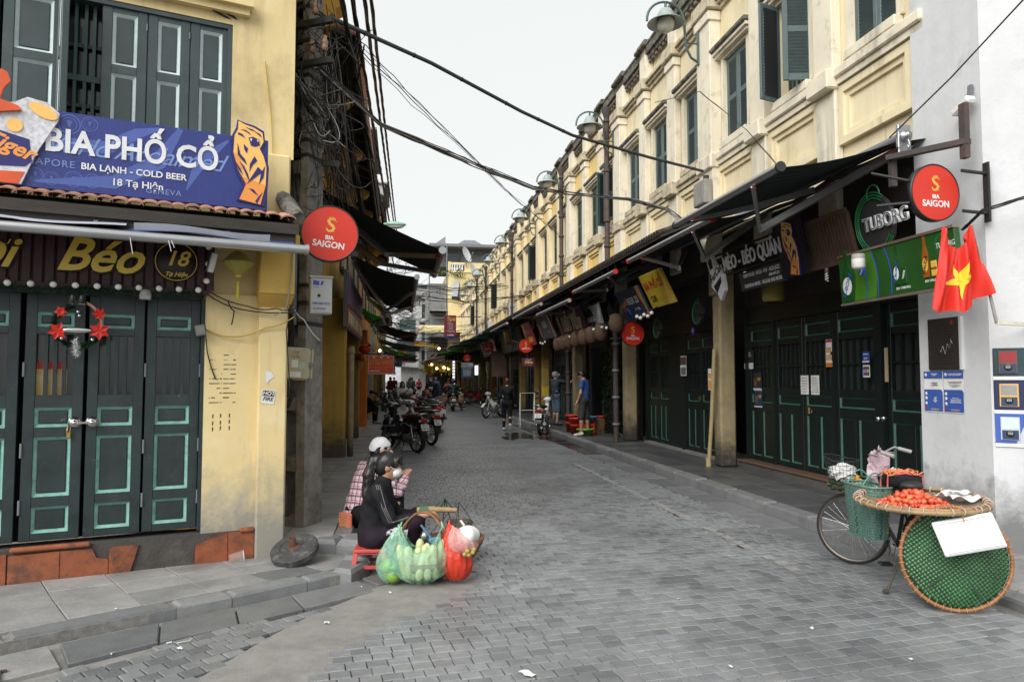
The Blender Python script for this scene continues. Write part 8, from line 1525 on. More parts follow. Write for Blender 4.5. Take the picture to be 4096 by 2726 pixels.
def print_(t, hp, RM, j): b = MB(); b.lim(-.09, .09, .15, .165, 1.2, 1.26); b.lim(-.09, .09, .15, .166, 1.13, 1.15); b.build('shirt_print', M_sgrey, t)
person('woman in a black jacket and blue mask walking towards the viewer', UP(-3.42, 30.2, 0, R_(176)), M_blkj, M_blkt, M_hairr, FJ, .02, M_blkp, 1, 0, True, M_maskb, False, hairlen=.22, extra=print_, sc=.99, loose=1.12)
SG = dict(RI); SG.update(elL=(-.22, -.0, 1.02), elR=(.22, -.0, 1.02), wrL=(-.06, .18, 1.08), wrR=(.06, .18, 1.08), anL=(-.3, .0, .1), anR=(.3, .0, .1))
person('young woman in a white jacket and blue mask sitting among the motorbikes', UP(-4.1, 27.0, -.05, R_(-150)), M_bwht, M_blkt, M_hair, SG, .02, M_blkp, 1, 0, True, M_maskb, hairlen=.12)
CS = dict(pel=(0, 0, .42), chest=(0, .14, .66), neck=(0, .24, .82), head=(0, .32, .94), shL=(-.16, .18, .78), shR=(.16, .18, .78), elL=(-.2, .36, .56), elR=(.2, .36, .56), wrL=(-.05, .46, .72), wrR=(.05, .46, .72), hiL=(-.08, .03, .4), hiR=(.08, .03, .4), knL=(-.12, .42, .5), knR=(.12, .42, .5), anL=(-.1, .42, .09), anR=(.1, .42, .09), toL=(-.1, .58, .03), toR=(.1, .58, .03), face=(0, 1, -.3))
def cap(t, hp, RM, j): sdf('cap', [el(hp(0, -.01, .05), (.09, .105, .075), RM), rc(hp(0, .08, .05), hp(0, .15, .035), .05, .03)], M_blkj, t, .02, .02)
person('man in a black cap sitting hunched on the left house step', UP(*suv(22.6, -1.15).xy, .18, R_(-60)), M_blkj, M_blkt, None, CS, .02, M_greyp, extra=cap)
# the far crowd
M_rj = pm('red_jacket', (.5, .025, .025), .8); M_os = pm('orange_shirt', (.6, .2, .07), .8); M_gt = pm('grey_top', (.14, .15, .16), .8); M_bj = pm('blue_jacket', (.07, .12, .22), .8); M_pl = pm('pale_top', (.45, .43, .42), .8)
CROWD = [(-4.6, 43, 3, M_bj, M_navy, M_hairg, 0, 'man in a blue jacket with a backpack walking away'), (-8.1, 62, 10, M_rj, M_blkt, M_hairr, .35, 'person in a red jacket and black shorts at the far end of the street'), (-8.8, 61, 0, M_gt, M_blkt, M_hair, 0, 'person with long fair hair beside the red jacket'), (-7.4, 52, 170, M_gt, M_blkt, M_hair, 0, 'slim person in grey standing by the far motorbikes'), (-9.6, 58, 20, M_blkj, M_blkt, M_hair, 0, 'man in black between the blue and grey figures far off'), (-10.2, 60, 190, M_bj, M_blkt, M_hair, 0, 'man in a blue top in the far left crowd'), (-9.1, 65, 0, M_blkj, M_navy, M_hair, 0, 'dark dressed person behind the red jacket'), (-7.6, 66, 30, M_blkj, M_blkt, M_hairg, 0, 'dark figure right of the red jacket'), (-8.2, 48, 150, M_rj, M_blkt, M_hair, 0, 'person in red and white among the far motorbikes'), (-8.6, 46, 60, M_gt, M_denim, M_hairg, 0, 'grey haired person sitting low in the far left crowd'), (-6.4, 60, 200, M_pl, M_blkt, M_hair, 0, 'person in a pale top under the far warm lights'), (-5.6, 63, 180, M_blkj, M_blkt, M_hair, 0, 'dark person near the far shop lights')]
for k, (x, y, d, a, l_, hr, sh_, lb) in enumerate(CROWD): person(lb, UP(x, y, 0, R_(d)), a, l_, hr, WJ if k % 3 == 0 else None, .028, M_blkp, 1, sh_, k % 2 == 1, hands=False, hairlen=.25 if k == 2 else 0, sc=uni(.96, 1.04))
person('man in an orange shirt riding a motorbike towards the viewer far up', UP(-4.2, 47, 0, R_(185)), M_os, M_blkt, M_hair, RI, .028, M_blkp, hands=False); moto('dark motorbike under the rider in the orange shirt', mp_(-4.2, 47, 185), 'bike', M_bgrey, M_seat, None)
# ================================================================ washing-up tubs and things on the right pavement
def tub(label, x, y, z, r, hgt, mat, taper=.78, name='tub', group='tubs on the right pavement'):
	t = T(name, label, 'tub', UP(x, y, z), group); b = MB(); b.lathe([(0, .01), (r*taper, .01), (r*taper, 0), (r*.97, hgt-.03), (r*1.03, hgt-.03), (r*1.05, hgt), (r*.95, hgt), (r*taper*.95, .03), (0, .03)], 24); b.build('shell', mat, t); b = MB(); b.lathe([(r*(taper+(.97-taper)*.5)+.003, hgt*.5), (r*(taper+(.97-taper)*.55)+.008, hgt*.55), (r*(taper+(.97-taper)*.6)+.003, hgt*.6)], 24); b.build('rib', mat, t); return t
M_tubr = pm('tub_red', (.55, .035, .015), .4); M_lime = pm('tub_lime', (.18, .42, .03), .4); M_basin = pm('basin_blue', (.1, .28, .45), .4)
tub('tall red tub farthest left beside the reaching man', 1.66, 19.75, .13, .2, .47, M_tubr); tub('red tub in front of the tall one, under the blue basin', 1.72, 19.15, .13, .19, .42, M_tubr); tub('small red tub behind the lime bowl', 1.98, 18.9, .13, .15, .22, M_tubr); tub('lime green bowl on the pavement at the feet of the man in blue', 1.9, 18.45, .13, .23, .18, M_lime, .6, 'bowl'); tub('blue basin set on top of a red tub', 2.0, 18.95, .45, .25, .15, M_basin, .7, 'basin'); tub('red tub at the right behind the cardboard box', 2.55, 20.2, .13, .19, .42, M_tubr)
t = T('crate', 'red crate carrying the blue basin', 'crate', UP(2.02, 19.0, .13)); b = MB(); b.box((0, 0, .15), (.36, .3, .3), bev=.02); b.build('body', M_tubr, t); b = MB(); b.box((0, 0, .306), (.38, .32, .012)); b.build('rim', M_tubr, t)
t = T('cardboard_box', 'brown cardboard box between the tubs', 'box', UP(2.32, 19.3, .13, .3)); b = MB(); b.box((0, 0, .2), (.28, .24, .4)); b.build('body', pm('cardboard', (.2, .12, .07), .9), t); b = MB(); b.box((0, 0, .401), (.05, .242, .003)); b.build('tape', M_brownst, t)
t = T('red_board', 'red plastic board leaning by the yellow column', 'board', UP(1.05, 22.9, .13, .3)); b = MB(); b.box((0, 0, .28), (.3, .04, .55), bev=.01); b.build('panel', M_tubr, t); b = MB(); b.box((0, .1, .25), (.28, .02, .5), rx=.2); b.build('rear_leg', M_tubr, t)
t = T('yellow_bin', 'yellow oil tin hung on the shop front past the white moped', 'bin', UP(*suv(24.3, 5.0).xy, .95)); b = MB(); b.box((0, 0, .2), (.26, .2, .36), bev=.02); b.build('body', pm('tin_yellow', (.4, .28, .02), .5, streak=.5), t); b = MB(); b.box((0, 0, .386), (.28, .22, .02)); b.build('rim', pm('tin_yellow', (.4, .28, .02)), t)
t = T('clothes_rack', 'white tube rack standing behind the white moped', 'rack', UPS(24.6, 4.42, 0)); b = MB(); b.tube([(-.25, 0, 0), (-.25, 0, 1.1), (.25, 0, 1.1), (.25, 0, 0)], .018, 6); b.tube([(-.25, .3, 0), (-.25, .02, 1.0)], .014, 5); b.tube([(.25, .3, 0), (.25, .02, 1.0)], .014, 5); b.build('tube', M_whitep, t); b = MB(); b.tube([(-.25, 0, .5), (.25, 0, .5)], .012, 5); b.build('crossbar', M_whitep, t)
t = T('blue_crate', 'blue and green beer crates stacked at the far yellow column', 'crates', UPS(33.5, 4.9, .13)); 
for k, m in enumerate((M_pblue, M_neon)): b = MB(); b.box((0, 0, .2+.42*k), (.5, .4, .38), bev=.02); b.build('crate', m, t)
t = T('yellow_stool', 'bright yellow plastic stool outside the orange house', 'stool', UPS(26.5, -.95, .18)); 
def stool(t, s_, hgt, mat):
	b = MB(); b.box((0, 0, hgt-.015), (s_, s_, .03), bev=.008); b.build('seat', mat, t)
	for sx in (-1, 1):
		for sy in (-1, 1): b = MB(); a = Vector((sx*s_*.42, sy*s_*.42, hgt-.03)); c = Vector((sx*s_*.52, sy*s_*.52, 0)); b.bar(a, c, s_*.2, s_*.13, up=(1, 0, 0)); b.build('leg', mat, t)
	b = MB()
	for z in (.3,): 
		for a, c in (((-1, -1), (1, -1)), ((1, -1), (1, 1)), ((1, 1), (-1, 1)), ((-1, 1), (-1, -1))): q = s_*(.42+.1*(1-z)); b.bar((a[0]*q, a[1]*q, hgt*z), (c[0]*q, c[1]*q, hgt*z), .012, hgt*.14); b.bar((a[0]*s_*.43, a[1]*s_*.43, hgt*.86), (c[0]*s_*.43, c[1]*s_*.43, hgt*.86), .012, hgt*.13)
	b.build('stretcher', mat, t)
stool(t, .3, .45, pm('stool_yellow', (.65, .42, .02), .45))
# ---- seller's corner
t = T('red_stool', 'low red plastic stool under the fruit seller', 'stool', UP(-1.17, 5.98, 0, R_(6))); stool(t, .26, .2, pm('stool_red', (.5, .07, .06), .5, var=.15))
t = T('parasol_base', 'round black concrete parasol base with a rusty tube leaning by the pole', 'parasol base', UP(-1.8, 5.98, .165) @ RO(R_(24), 4, 'X') @ RO(R_(-6), 4, 'Y')); M_base = pm('base_concrete', (.045, .045, .045), .8, var=.3, sc=14, bump=.6, bsc=50, col2=(.15, .145, .135), amt=.38, c2sc=12); b = MB(); b.lathe([(0, -.035), (.185, -.035), (.195, -.02), (.195, .025), (.18, .04), (.12, .042), (.115, .036), (.065, .036), (.06, .042), (0, .042)], 40, smooth=False); b.build('disc', M_base, t); b = MB(); b.lathe([(.026, .04), (.026, .13), (.02, .13), (.02, .05)], 14); b.lathe([(.05, .042), (.03, .055)], 14); b.build('tube', pm('rust', (.1, .045, .025), .9, var=.3, sc=20), t)
t = T('plastic_cup', 'clear plastic cup lying by the terracotta step', 'cup', UP(-2.28, 5.98, .115, R_(20)) @ RO(R_(84), 4, 'Y')); b = MB(); b.lathe([(0, -.06), (.028, -.06), (.042, .05), (.045, .052)], 18); b.build('wall', pm('clear_plastic', (.75, .77, .78), .15, alpha=.14, var=0), t); b = MB(); b.lathe([(.042, .05), (.046, .053), (.042, .056)], 18); b.build('rim', pm('clear_rim', (.8, .8, .8), .2, alpha=.6, var=0), t)
M_ratt = pm('rattan', (.2, .1, .045), .6, var=.35, sc=20, bump=.4); M_bamb = pm('bamboo', (.3, .2, .1), .55, var=.3, sc=12, col2=(.1, .06, .03), amt=.3)
bk = T('carrying_basket', 'near bamboo carrying basket with a tall looped handle', 'basket', UP(-.7, 5.72, 0)); b = MB(); b.lathe([(0, .05), (.16, .05), (.22, .12), (.24, .17), (.225, .17), (.2, .12), (.15, .07), (0, .07)], 20); b.build('tray', M_ratt, bk); b = MB()
for a in lin(0, pi, 5)[:-1]: b.tube([(.17*cos(a), .17*sin(a), 0), (.16*cos(a), .16*sin(a), .05)], .016, 5)
b.build('foot', M_bamb, bk); b = MB()
for a in (.2, -.35): P = [(.23*cos(q)*cos(a), .23*cos(q)*sin(a)+.06*a, .13+.4*sin(q)) for q in lin(0, pi, 16)]; b.tube(P, .0095, 6)
b.build('handle', M_ratt, bk)
def bag(label, x, y, z, w_, d, hgt, mat, knots=2, seed=0, rz=0, squash=.3, name='plastic_bag', lean=0):
	t = T(name, label, 'plastic bag', UP(x, y, z, rz), 'plastic bags on the carrying baskets'); q = Rnd(seed); ph = [q.uniform(0, 6) for _ in range(6)]; b = MB()
	def f(a, c):
		th = 2*pi*a; prof = (sin(min(1, (c+.06)*2.6)*pi/2))**.6 if c < .42 else 1-((c-.42)/.58)**1.5*.9
		wr = 1+.06*sin(7*th+ph[0]+c*5)+.05*sin(13*th+ph[1]-c*9)*(.4+c)+.035*sin(23*th+ph[2]+c*4)
		px_, py_ = w_/2*prof*wr*cos(th), d/2*prof*wr*sin(th)
		if knots == 2 and c > .5: g = (c-.5)/.5; tx = w_*.4*(1 if cos(th) >= 0 else -1); sx = min(1, abs(cos(th))*1.5); px_ = px_*(1-g)+tx*g*(.35+.65*sx)+.012*cos(th*5)*(1-g); zz = hgt*(c-(1-sx)*.42*g)
		else: zz = hgt*c
		return (px_+lean*c*c, py_, zz+.006*sin(9*th+ph[3]+c*20))
	b.surf(f, 60, 26); b.build('film', mat, t)
	for s_ in ((-1, 1) if knots == 2 else (0,)): b = MB(); b.tube([(s_*w_*.4+lean, 0, hgt*.96), (s_*w_*.36+lean, .02, hgt*1.07)], [.014, .006], 6); b.build('knot', mat, t)
	return t
M_gfilm = pm('green_film', (.36, .72, .52), .2, alpha=.36, var=.25, sc=14, spec=.7, bump=1, bsc=30); M_pfilm = pm('pink_film', (.9, .5, .47), .2, alpha=.5, var=.2, sc=14, bump=1, bsc=30); M_rfilm = pm('red_film', (.62, .045, .02), .2, alpha=.93, bump=1, bsc=28); M_cfilm = pm('white_film', (.75, .75, .78), .25, alpha=.7)
bag('big clear green bag full of pale cucumbers on the near basket', -.70, 5.56, .03, .42, .3, .42, M_gfilm, 2, 1, .05)
M_cuc = pm('pale_cucumber', (.5, .54, .26), .4, var=.25, sc=9, col2=(.58, .56, .32), amt=.4, c2sc=6)
cme = MB(); cme.lathe([(0, -.14), (.018, -.135), (.03, -.11), (.034, -.04), (.035, .06), (.028, .115), (.014, .135), (0, .138)], 14); cmesh = cme.mesh('cucumber', M_cuc)
for k, (x, y, z, a) in enumerate(((-.84, 5.52, .17, -.2), (-.79, 5.5, .165, -.24), (-.74, 5.515, .16, -.3), (-.69, 5.5, .17, -.18), (-.65, 5.51, .175, -.08), (-.6, 5.52, .17, .18), (-.72, 5.58, .2, .1), (-.57, 5.55, .2, .3))):
	o = bpy.data.objects.new('cucumber', cmesh); COL.objects.link(o); o.location = (x, y+.03, z+.01); o.rotation_euler = (.12, a, k); tag(o, ['leftmost', 'second', 'third', 'fourth', 'fifth', 'sixth', 'rear middle', 'rightmost'][k]+' pale cucumber inside the big green bag', 'cucumber', 'cucumbers in the green bag')
bag('smaller knotted green bag hanging left of the cucumbers', -.93, 5.6, .02, .25, .2, .4, M_gfilm, 1, 2, .3, lean=.05)
t = T('melon', 'green fruit inside the smaller green bag', 'fruit', UP(-.95, 5.58, .14)); b = MB(); b.sph((0, 0, 0), (.07, .07, .06), 14, 10); b.sph((.03, -.02, -.07), (.06, .05, .05), 12, 8); b.build('fruit', pm('lime_fruit', (.2, .36, .05), .4, var=.2), t); b = MB(); b.tube([(0, 0, .06), (.01, 0, .08)], .006, 5); b.build('stalk', M_wood, t)
bag('shiny red bag on the right of the carrying basket', -.43, 5.62, .03, .25, .22, .42, M_rfilm, 1, 3, .0, lean=-.06)
bag('pink bag with a white parcel hanging over the red bag', -.37, 5.58, .24, .23, .2, .2, M_pfilm, 1, 4, .5, lean=-.09)
t = T('white_parcel', 'white parcel inside the pink bag', 'parcel', UP(-.34, 5.58, .38)); b = MB(); b.surf(lambda a, c: ((.085+.01*sin(a*40))*sin(pi*c)*cos(2*pi*a), (.08+.01*sin(a*25))*sin(pi*c)*sin(2*pi*a), .07*cos(pi*c)), 24, 12); b.build('wrap', M_whitep, t); b = MB(); b.tube([(-.03, 0, .07), (-.06, 0, .11)], .01, 5); b.build('twist', M_whitep, t)
for k, (x, y, z) in enumerate(((-.36, 5.5, .25), (-.33, 5.5, .245), (-.3, 5.51, .26), (-.34, 5.49, .275), (-.29, 5.52, .28))): o = MB(); o.sph((0, 0, 0), .019, 10, 8); q = o.build('small_fruit', pm('olive_fruit', (.3, .24, .06), .4, var=.3), None); q.location = (x, y, z); tag(q, 'small olive fruit at the bottom of the pink bag', 'fruit', 'small fruits in the pink bag')
pole = T('carrying_pole', 'short bamboo carrying pole with a green cloth wrap', 'pole', UP(-.62, 6.0, .49)); b = MB(); b.tube([(-.17, 0, 0), (-.05, 0, .008), (.06, 0, .005), (.16, 0, 0)], [.028, .026, .024, .02], 10); b.build('bamboo', M_bamb, pole); b = MB(); 
for x in (-.14, -.12, -.1, -.085): b.lathe([(.03, x-.012), (.037, x), (.03, x+.012)], 10, ax='x')
b.build('cloth_wrap', pm('green_cloth', (.06, .12, .06), .9, var=.3), pole); b = MB(); b.tube([(.02, 0, .01), (.06, -.01, .1), (.13, 0, .01)], .008, 5); b.tube([(-.03, 0, .02), (.06, .0, .1), (.14, .02, -.22)], .006, 5); b.tube([(.06, 0, .1), (.03, .05, -.2)], .005, 5); b.build('cord', pm('dark_green_cord', (.02, .05, .025), .8), pole)
b2 = T('far_basket', 'second carrying basket with a sooty tin stove behind the first', 'basket', UP(-.5, 6.35, 0)); b = MB(); b.lathe([(0, .04), (.18, .04), (.24, .14), (.26, .2), (.24, .2), (.2, .1), (0, .08)], 20); b.build('tray', M_ratt, b2); b = MB(); 
for a in arange(0, 6.28, 1.57): b.tube([(.24*cos(a), .24*sin(a), .2), (.04, -.12, .52)], .003, 4)
b.build('cord', M_black, b2)
t = T('tin_stove', 'sooty tin stove standing in the second basket', 'stove', UP(-.46, 6.32, .08)); b = MB(); b.lathe([(0, 0), (.1, 0), (.11, .26), (.115, .26), (.1, .03), (0, .03)], 18); b.build('can', pm('sooty_tin', (.1, .085, .06), .6, var=.4, sc=12, metal=.3), t); b = MB(); b.lathe([(.112, .2), (.118, .21), (.112, .22)], 18); b.build('band', M_iron, t)
t = T('blue_scoop', 'blue plastic grater and spoon in the near basket', 'utensils', UP(-.68, 5.85, .3)); b = MB(); b.box((.05, 0, -.02), (.1, .06, .035), rz=.5, bev=.008); b.bar((-.06, 0, .1), (.02, 0, .0), .02, .014); b.build('scoop', pm('utensil_blue', (.12, .28, .42), .4), t); b = MB(); b.sph((-.03, -.03, .0), (.03, .012, .045), 10, 6); b.build('spoon', M_steel, t)
t = T('crumpled_film', 'crumpled clear plastic on the lap of the fruit seller', 'plastic', UP(-.93, 5.86, .34)); b = MB(); q = Rnd(4); b.surf(lambda a, c: ((a-.5)*.17, (c-.5)*.14, .03*sin(a*17+c*9)*cos(c*13)+.02*q.uniform(-1, 1)), 12, 10, smooth=False); b.build('film', M_cfilm, t); b = MB(); b.surf(lambda a, c: ((a-.5)*.1, (c-.5)*.1-.03, .03+.02*q.uniform(-1, 1)), 6, 6, smooth=False); b.build('fold', M_cfilm, t)
t = T('refuse', 'small heap of leaves and wrappers at the gutter behind the seller', 'refuse', UP(-.95, 7.1, .0)); b = MB(); q = Rnd(14)
for _ in range(60): c = Vector((q.gauss(0, .1), q.gauss(0, .08), abs(q.gauss(.02, .015)))); u_ = Vector((q.gauss(0, 1), q.gauss(0, 1), q.gauss(0, .5))).normalized()*.035; w_ = u_.orthogonal()*.6; b.add([c-u_, c+w_, c+u_, c-w_], [(0, 1, 2, 3)], q.randint(0, 2))
b.build('scrap', [M_brownst, M_whitep, pm('leaf_green', (.06, .1, .03), .7)], t, kind='stuff')
# ---- bicycle with baskets
BX = 2.98; bi = T('bicycle', 'old black bicycle parked at the kerb loaded with baskets', 'bicycle', UP(BX, 5.2, 0, R_(-4)) @ RO(R_(1), 4, 'Y')); M_rim = pm('dull_rim', (.16, .14, .12), .4, metal=.6)
def bwheel(y, r=.3):
	b = MB(); b.lathe([(r-.026, -.012), (r-.016, -.019), (r-.004, -.012), (r, 0), (r-.004, .012), (r-.016, .019), (r-.026, .012)], 48, (0, y, r), ax='x'); o = b.build('wheel', M_tyre, bi); b = MB(); b.lathe([(r-.026, -.011), (r-.04, -.008), (r-.04, .008), (r-.026, .011)], 48, (0, y, r), ax='x'); b.build('rim', M_rim, o)
	for k in range(28): a = 2*pi*k/28; b = MB(); s_ = .025*(1 if k % 2 else -1); q = a+(.5 if k % 4 < 2 else -.5); b.tube([(s_, y+.018*cos(q), r+.018*sin(q)), (0, y+(r-.035)*cos(a), r+(r-.035)*sin(a))], .0014, 4, cap=False); b.build('spoke', M_chrome, o)
	b = MB(); b.tube([(-.045, y, r), (.045, y, r)], .018, 8); b.build('hub', M_rim, o); return o
def steer(o): c = Vector((0, .89, 0)); o.rotation_euler = (0, 0, R_(52)); o.location = c-RO(R_(52), 3, 'Z') @ c          # front end turned to the left
bwheel(0); steer(bwheel(1.05)); M_frame = pm('bike_frame_black', (.02, .019, .018), .45, col2=(.1, .05, .03), amt=.25, c2sc=14)
b = MB(); bb = (0, .44, .29); st_ = (0, .3, .68); hd_ = (0, .86, .75); hl = (0, .91, .6)
for p, q, r in ((bb, st_, .015), (st_, hd_, .014), (bb, hl, .016), (hd_, hl, .018), ((.03, .44, .29), (.05, 0, .3), .009), ((-.03, .44, .29), (-.05, 0, .3), .009), ((.02, .31, .62), (.05, 0, .3), .008), ((-.02, .31, .62), (-.05, 0, .3), .008)): b.tube([p, q], r, 8)
b.build('frame', M_frame, bi); b = MB()
for s_ in (-1, 1): b.tube([(s_*.02, .91, .61), (s_*.045, .94, .5), (s_*.045, 1.05, .3)], .01, 6)
steer(b.build('fork', M_frame, bi)); b = MB(); b.tube([(0, .85, .75), (0, .82, .93)], .012, 8); b.tube([(-.27, .68, .97), (-.24, .78, 1.0), (-.1, .83, .96), (.1, .83, .96), (.24, .78, 1.0), (.27, .68, .97)], .011, 8); hb = b.build('handlebar', M_chrome, bi); steer(hb)
for s_ in (-1, 1): b = MB(); b.tube([(s_*.275, .65, .965), (s_*.255, .75, .99)], .017, 8); b.build('grip', M_greyc, hb); b = MB(); b.tube([(s_*.2, .86, .96), (s_*.26, .78, .95)], .006, 5); b.build('brake_lever', M_chrome, hb)
b = MB(); b.M = RO(0, 4, 'Z'); sdf('saddle', [el((0, .26, .78), (.1, .12, .045)), rc((0, .32, .79), (0, .46, .78), .05, .025)], M_seat, bi, .012, .03)
b = MB(); 
for s_ in (-1, 1): b.tube([(s_*.07, -.25, .64), (s_*.07, .28, .64)], .007, 5); b.tube([(s_*.07, -.18, .64), (s_*.055, 0, .3)], .006, 5)
for y in (-.25, -.1, .05, .2): b.tube([(-.07, y, .64), (.07, y, .64)], .006, 5)
b.build('rack', M_frame, bi); b = MB(); b.tube([(-.03, .3, .27), (-.22, .12, .02)], .01, 6); b.tube([(-.22, .12, .02), (-.25, .11, .015)], .018, 6); b.build('kickstand', M_rim, bi)
b = MB(); b.lathe([(.085, -.003), (.09, 0), (.085, .003)], 24, (-.055, .44, .29), ax='x'); b.tube([(-.065, .44, .29), (-.08, .36, .16)], .009, 6); b.tube([(.065, .44, .29), (.08, .52, .42)], .009, 6); b.build('crank', M_rim, bi)
for s_, y, z in ((-1, .36, .16), (1, .52, .42)): b = MB(); b.box((s_*.13, y, z), (.09, .07, .022), bev=.005); b.build('pedal', M_blkp, bi)
b = MB(); 
for y, a0, a1 in ((0, .3, 2.8),): b.surf(lambda a, c: ((a-.5)*.05, y+.325*cos(a0+(a1-a0)*c), .3+.325*sin(a0+(a1-a0)*c)), 2, 14)
b.build('mudguard', M_frame, bi)
# front wire basket and what lies in it
fb = T('wire_basket', 'black wire basket on the front of the bicycle', 'basket', UP(BX-.1, 6.24, .62, R_(48))); b = MB(); n = 20
def bk_(a, z): q = 1+.35*z/.24; return (.125*q*cos(a), .1*q*sin(a)+.05*z, z+.04*max(0, sin(a))*(z > .1))
for z in lin(0, .26, 8): b.tube([bk_(a, z) for a in lin(0, 2*pi, n+1)], .0022 if z < .25 else .005, 4)
b.build('hoop', M_iron, fb); b = MB()
for a in lin(0, 2*pi, 29)[:-1]: b.tube([bk_(a, z) for z in (0, .13, .26)], .0018, 3, cap=False)
b.build('wire', M_iron, fb, kind='stuff')
def crumple(label, x, y, z, r, mat, seed, name='plastic_bag', cat='plastic bag'):
	t = T(name, label, cat, UP(x, y, z)); q = Rnd(seed); b = MB(); g = {}
	def f(a, c):
		k = (round((a % 1)*18), round(c*12)); g.setdefault(k, 1+q.uniform(-.28, .28)); m = g[k]; return (r[0]*m*sin(pi*c)*cos(2*pi*a), r[1]*m*sin(pi*c)*sin(2*pi*a), r[2]*m*cos(pi*c))
	b.surf(f, 18, 12, smooth=False); b.build('film', mat, t); b = MB(); b.tube([(0, 0, r[2]*.8), (.01, 0, r[2]*1.35)], [.012, .004], 5); b.build('twist', mat, t); return t
crumple('crumpled white bag in the front wire basket', BX-.11, 6.23, .77, (.11, .09, .07), M_whitep, 3); crumple('yellow and green wrapper in the front wire basket', BX-.03, 6.2, .7, (.06, .06, .06), M_syel, 5); crumple('dark greens at the bottom of the front wire basket', BX-.12, 6.24, .67, (.1, .08, .05), pm('dark_greens', (.03, .045, .015), .6), 6, 'vegetables', 'vegetables')
crumple('pinkish clear bag hanging from the bicycle handlebar', BX+.06, 5.95, .83, (.09, .07, .15), pm('pale_pink_film', (.6, .45, .5), .25, alpha=.65), 7); crumple('clear bag of silver packets behind the handlebar', BX+.12, 5.85, .76, (.1, .07, .08), M_cfilm, 8)
# woven shopping bag on the near side
def weave(t, name, f, nu, nv, m1, m2=None, d=.004, pick=None):
	"""strips woven over and under on a surface f(a, c) -> point, normal"""
	b = MB()
	for i in range(nu):
		for j in range(nv):
			over = (i+j) % 2 == 0
			cs = [((i+.09)/nu, (j+.0)/nv), ((i+.91)/nu, (j+.0)/nv), ((i+.91)/nu, (j+1)/nv), ((i+.09)/nu, (j+1)/nv)] if over else [((i+0)/nu, (j+.1)/nv), ((i+1)/nu, (j+.1)/nv), ((i+1)/nu, (j+.9)/nv), ((i+0)/nu, (j+.9)/nv)]
			P = [f(*c) for c in cs]
			if any(p is None for p in P): continue
			mid = f((i+.5)/nu, (j+.5)/nv); C = mid[0]+mid[1]*(d if over else d*.8); Q = [p[0]-p[1]*d*.6 for p in P]; b.add([*Q, C], [(0, 1, 4), (1, 2, 4), (2, 3, 4), (3, 0, 4)], (pick(i, j) if pick else 0), True)
	return b.build(name, [m for m in (m1, m2) if m], t, kind='stuff')
M_wgr = pm('woven_plastic_green', (.1, .2, .165), .35, var=.3, sc=60); M_wye = pm('woven_plastic_yellow', (.5, .42, .06), .4)
sb = T('woven_bag', 'pale green woven shopping bag hanging on the bicycle side', 'bag', UP(BX-.2, 5.62, .36, .1))
def bagf(a, c):
	th = 2*pi*a; q = .12+.035*c; cx_, sx_ = cos(th), sin(th); p = Vector((q*.75*np.sign(cx_)*abs(cx_)**.6, q*1.35*np.sign(sx_)*abs(sx_)**.6, .4*c)); return p, Vector((cx_, sx_, 0))
weave(sb, 'weave', bagf, 32, 18, M_wgr, M_wye, .004, lambda i, j: 1 if (i in (26, 27, 28, 29) and (i+j) % 4 < 2) else 0)
b = MB(); b.tube([(bagf(a, 1)[0].x, bagf(a, 1)[0].y, .4) for a in lin(0, 1, 30)], .009, 6); b.build('rim', M_wgr, sb); b = MB()
for y in (-.1, .1): b.tube([(.09*s_, y, .4+.1*cos(s_*1.4)) for s_ in lin(-1.1, 1.1, 9)], .007, 5)
b.build('handle', M_wgr, sb); b = MB(); b.box((0, 0, .01), (.17, .28, .02)); b.build('bottom', M_wgr, sb)
t = T('strapped_bundle', 'black bundle tied with orange and red straps on the saddle', 'bundle', UP(BX-.0, 5.52, .76)); sdf('bundle', [bx((0, 0, .05), (.26, .22, .1), None, .04)], M_blkj, t, .014, .02, noise=.004, nsc=30); b = MB(); q = Rnd(2)
for k in range(16): c = Vector((q.uniform(-.12, .1), q.uniform(-.1, .08), .1)); b.tube([c+Vector((.05*cos(a), .05*sin(a), .012*sin(a*3+k)+.01)) for a in lin(q.uniform(0, 3), q.uniform(4, 7), 8)], .006, 4)
b.build('orange_strap', pm('orange_strap', (.6, .2, .08), .6), t); b = MB()
for y in (-.08, .02): b.tube([(-.135, y, 0), (-.13, y, .09), (0, y, .108), (.13, y, .09), (.135, y, 0)], .008, 4)
b.build('red_strap', pm('red_strap', (.55, .1, .1), .6), t)
# flat tray of red fruit on the rack
TX, TY, TZ = 2.94, 5.17, .69; tr_ = T('flat_basket', 'flat round bamboo tray on the bicycle rack', 'basket', UP(TX, TY, TZ) @ RO(R_(2), 4, 'X') @ RO(R_(-2), 4, 'Y'))
def trayf(a, c):
	x, y = (a-.5)*.84, (c-.5)*.84; r = math.hypot(x, y)
	if r > .405: return None
	return Vector((x, y, .055*(r/.42)**3-.03)), Vector((0, 0, 1))
weave(tr_, 'weave', trayf, 40, 40, pm('tray_bamboo', (.22, .16, .1), .7, var=.3, sc=30), None, .003)
b = MB(); b.tube([(.42*cos(a), .42*sin(a), .02) for a in lin(0, 6.2832, 50)], .016, 8); b.tube([(.4*cos(a), .4*sin(a), .035) for a in lin(0, 6.2832, 50)], .012, 6); b.build('rim', M_bamb, tr_)
for k in range(34): a = 2*pi*k/34+uni(-.05, .05); b = MB(); b.M = TR((.41*cos(a), .41*sin(a), .026)) @ RO(a, 4, 'Z'); b.tube([(.028*cos(q), uni(-.004, .004), .026*sin(q)) for q in lin(0, 6.28, 9)], .0045, 4); b.build('binding', pm('pale_binding', (.5, .42, .36), .7) if k % 3 else pm('pinkish_tie', (.5, .28, .22), .7), tr_)
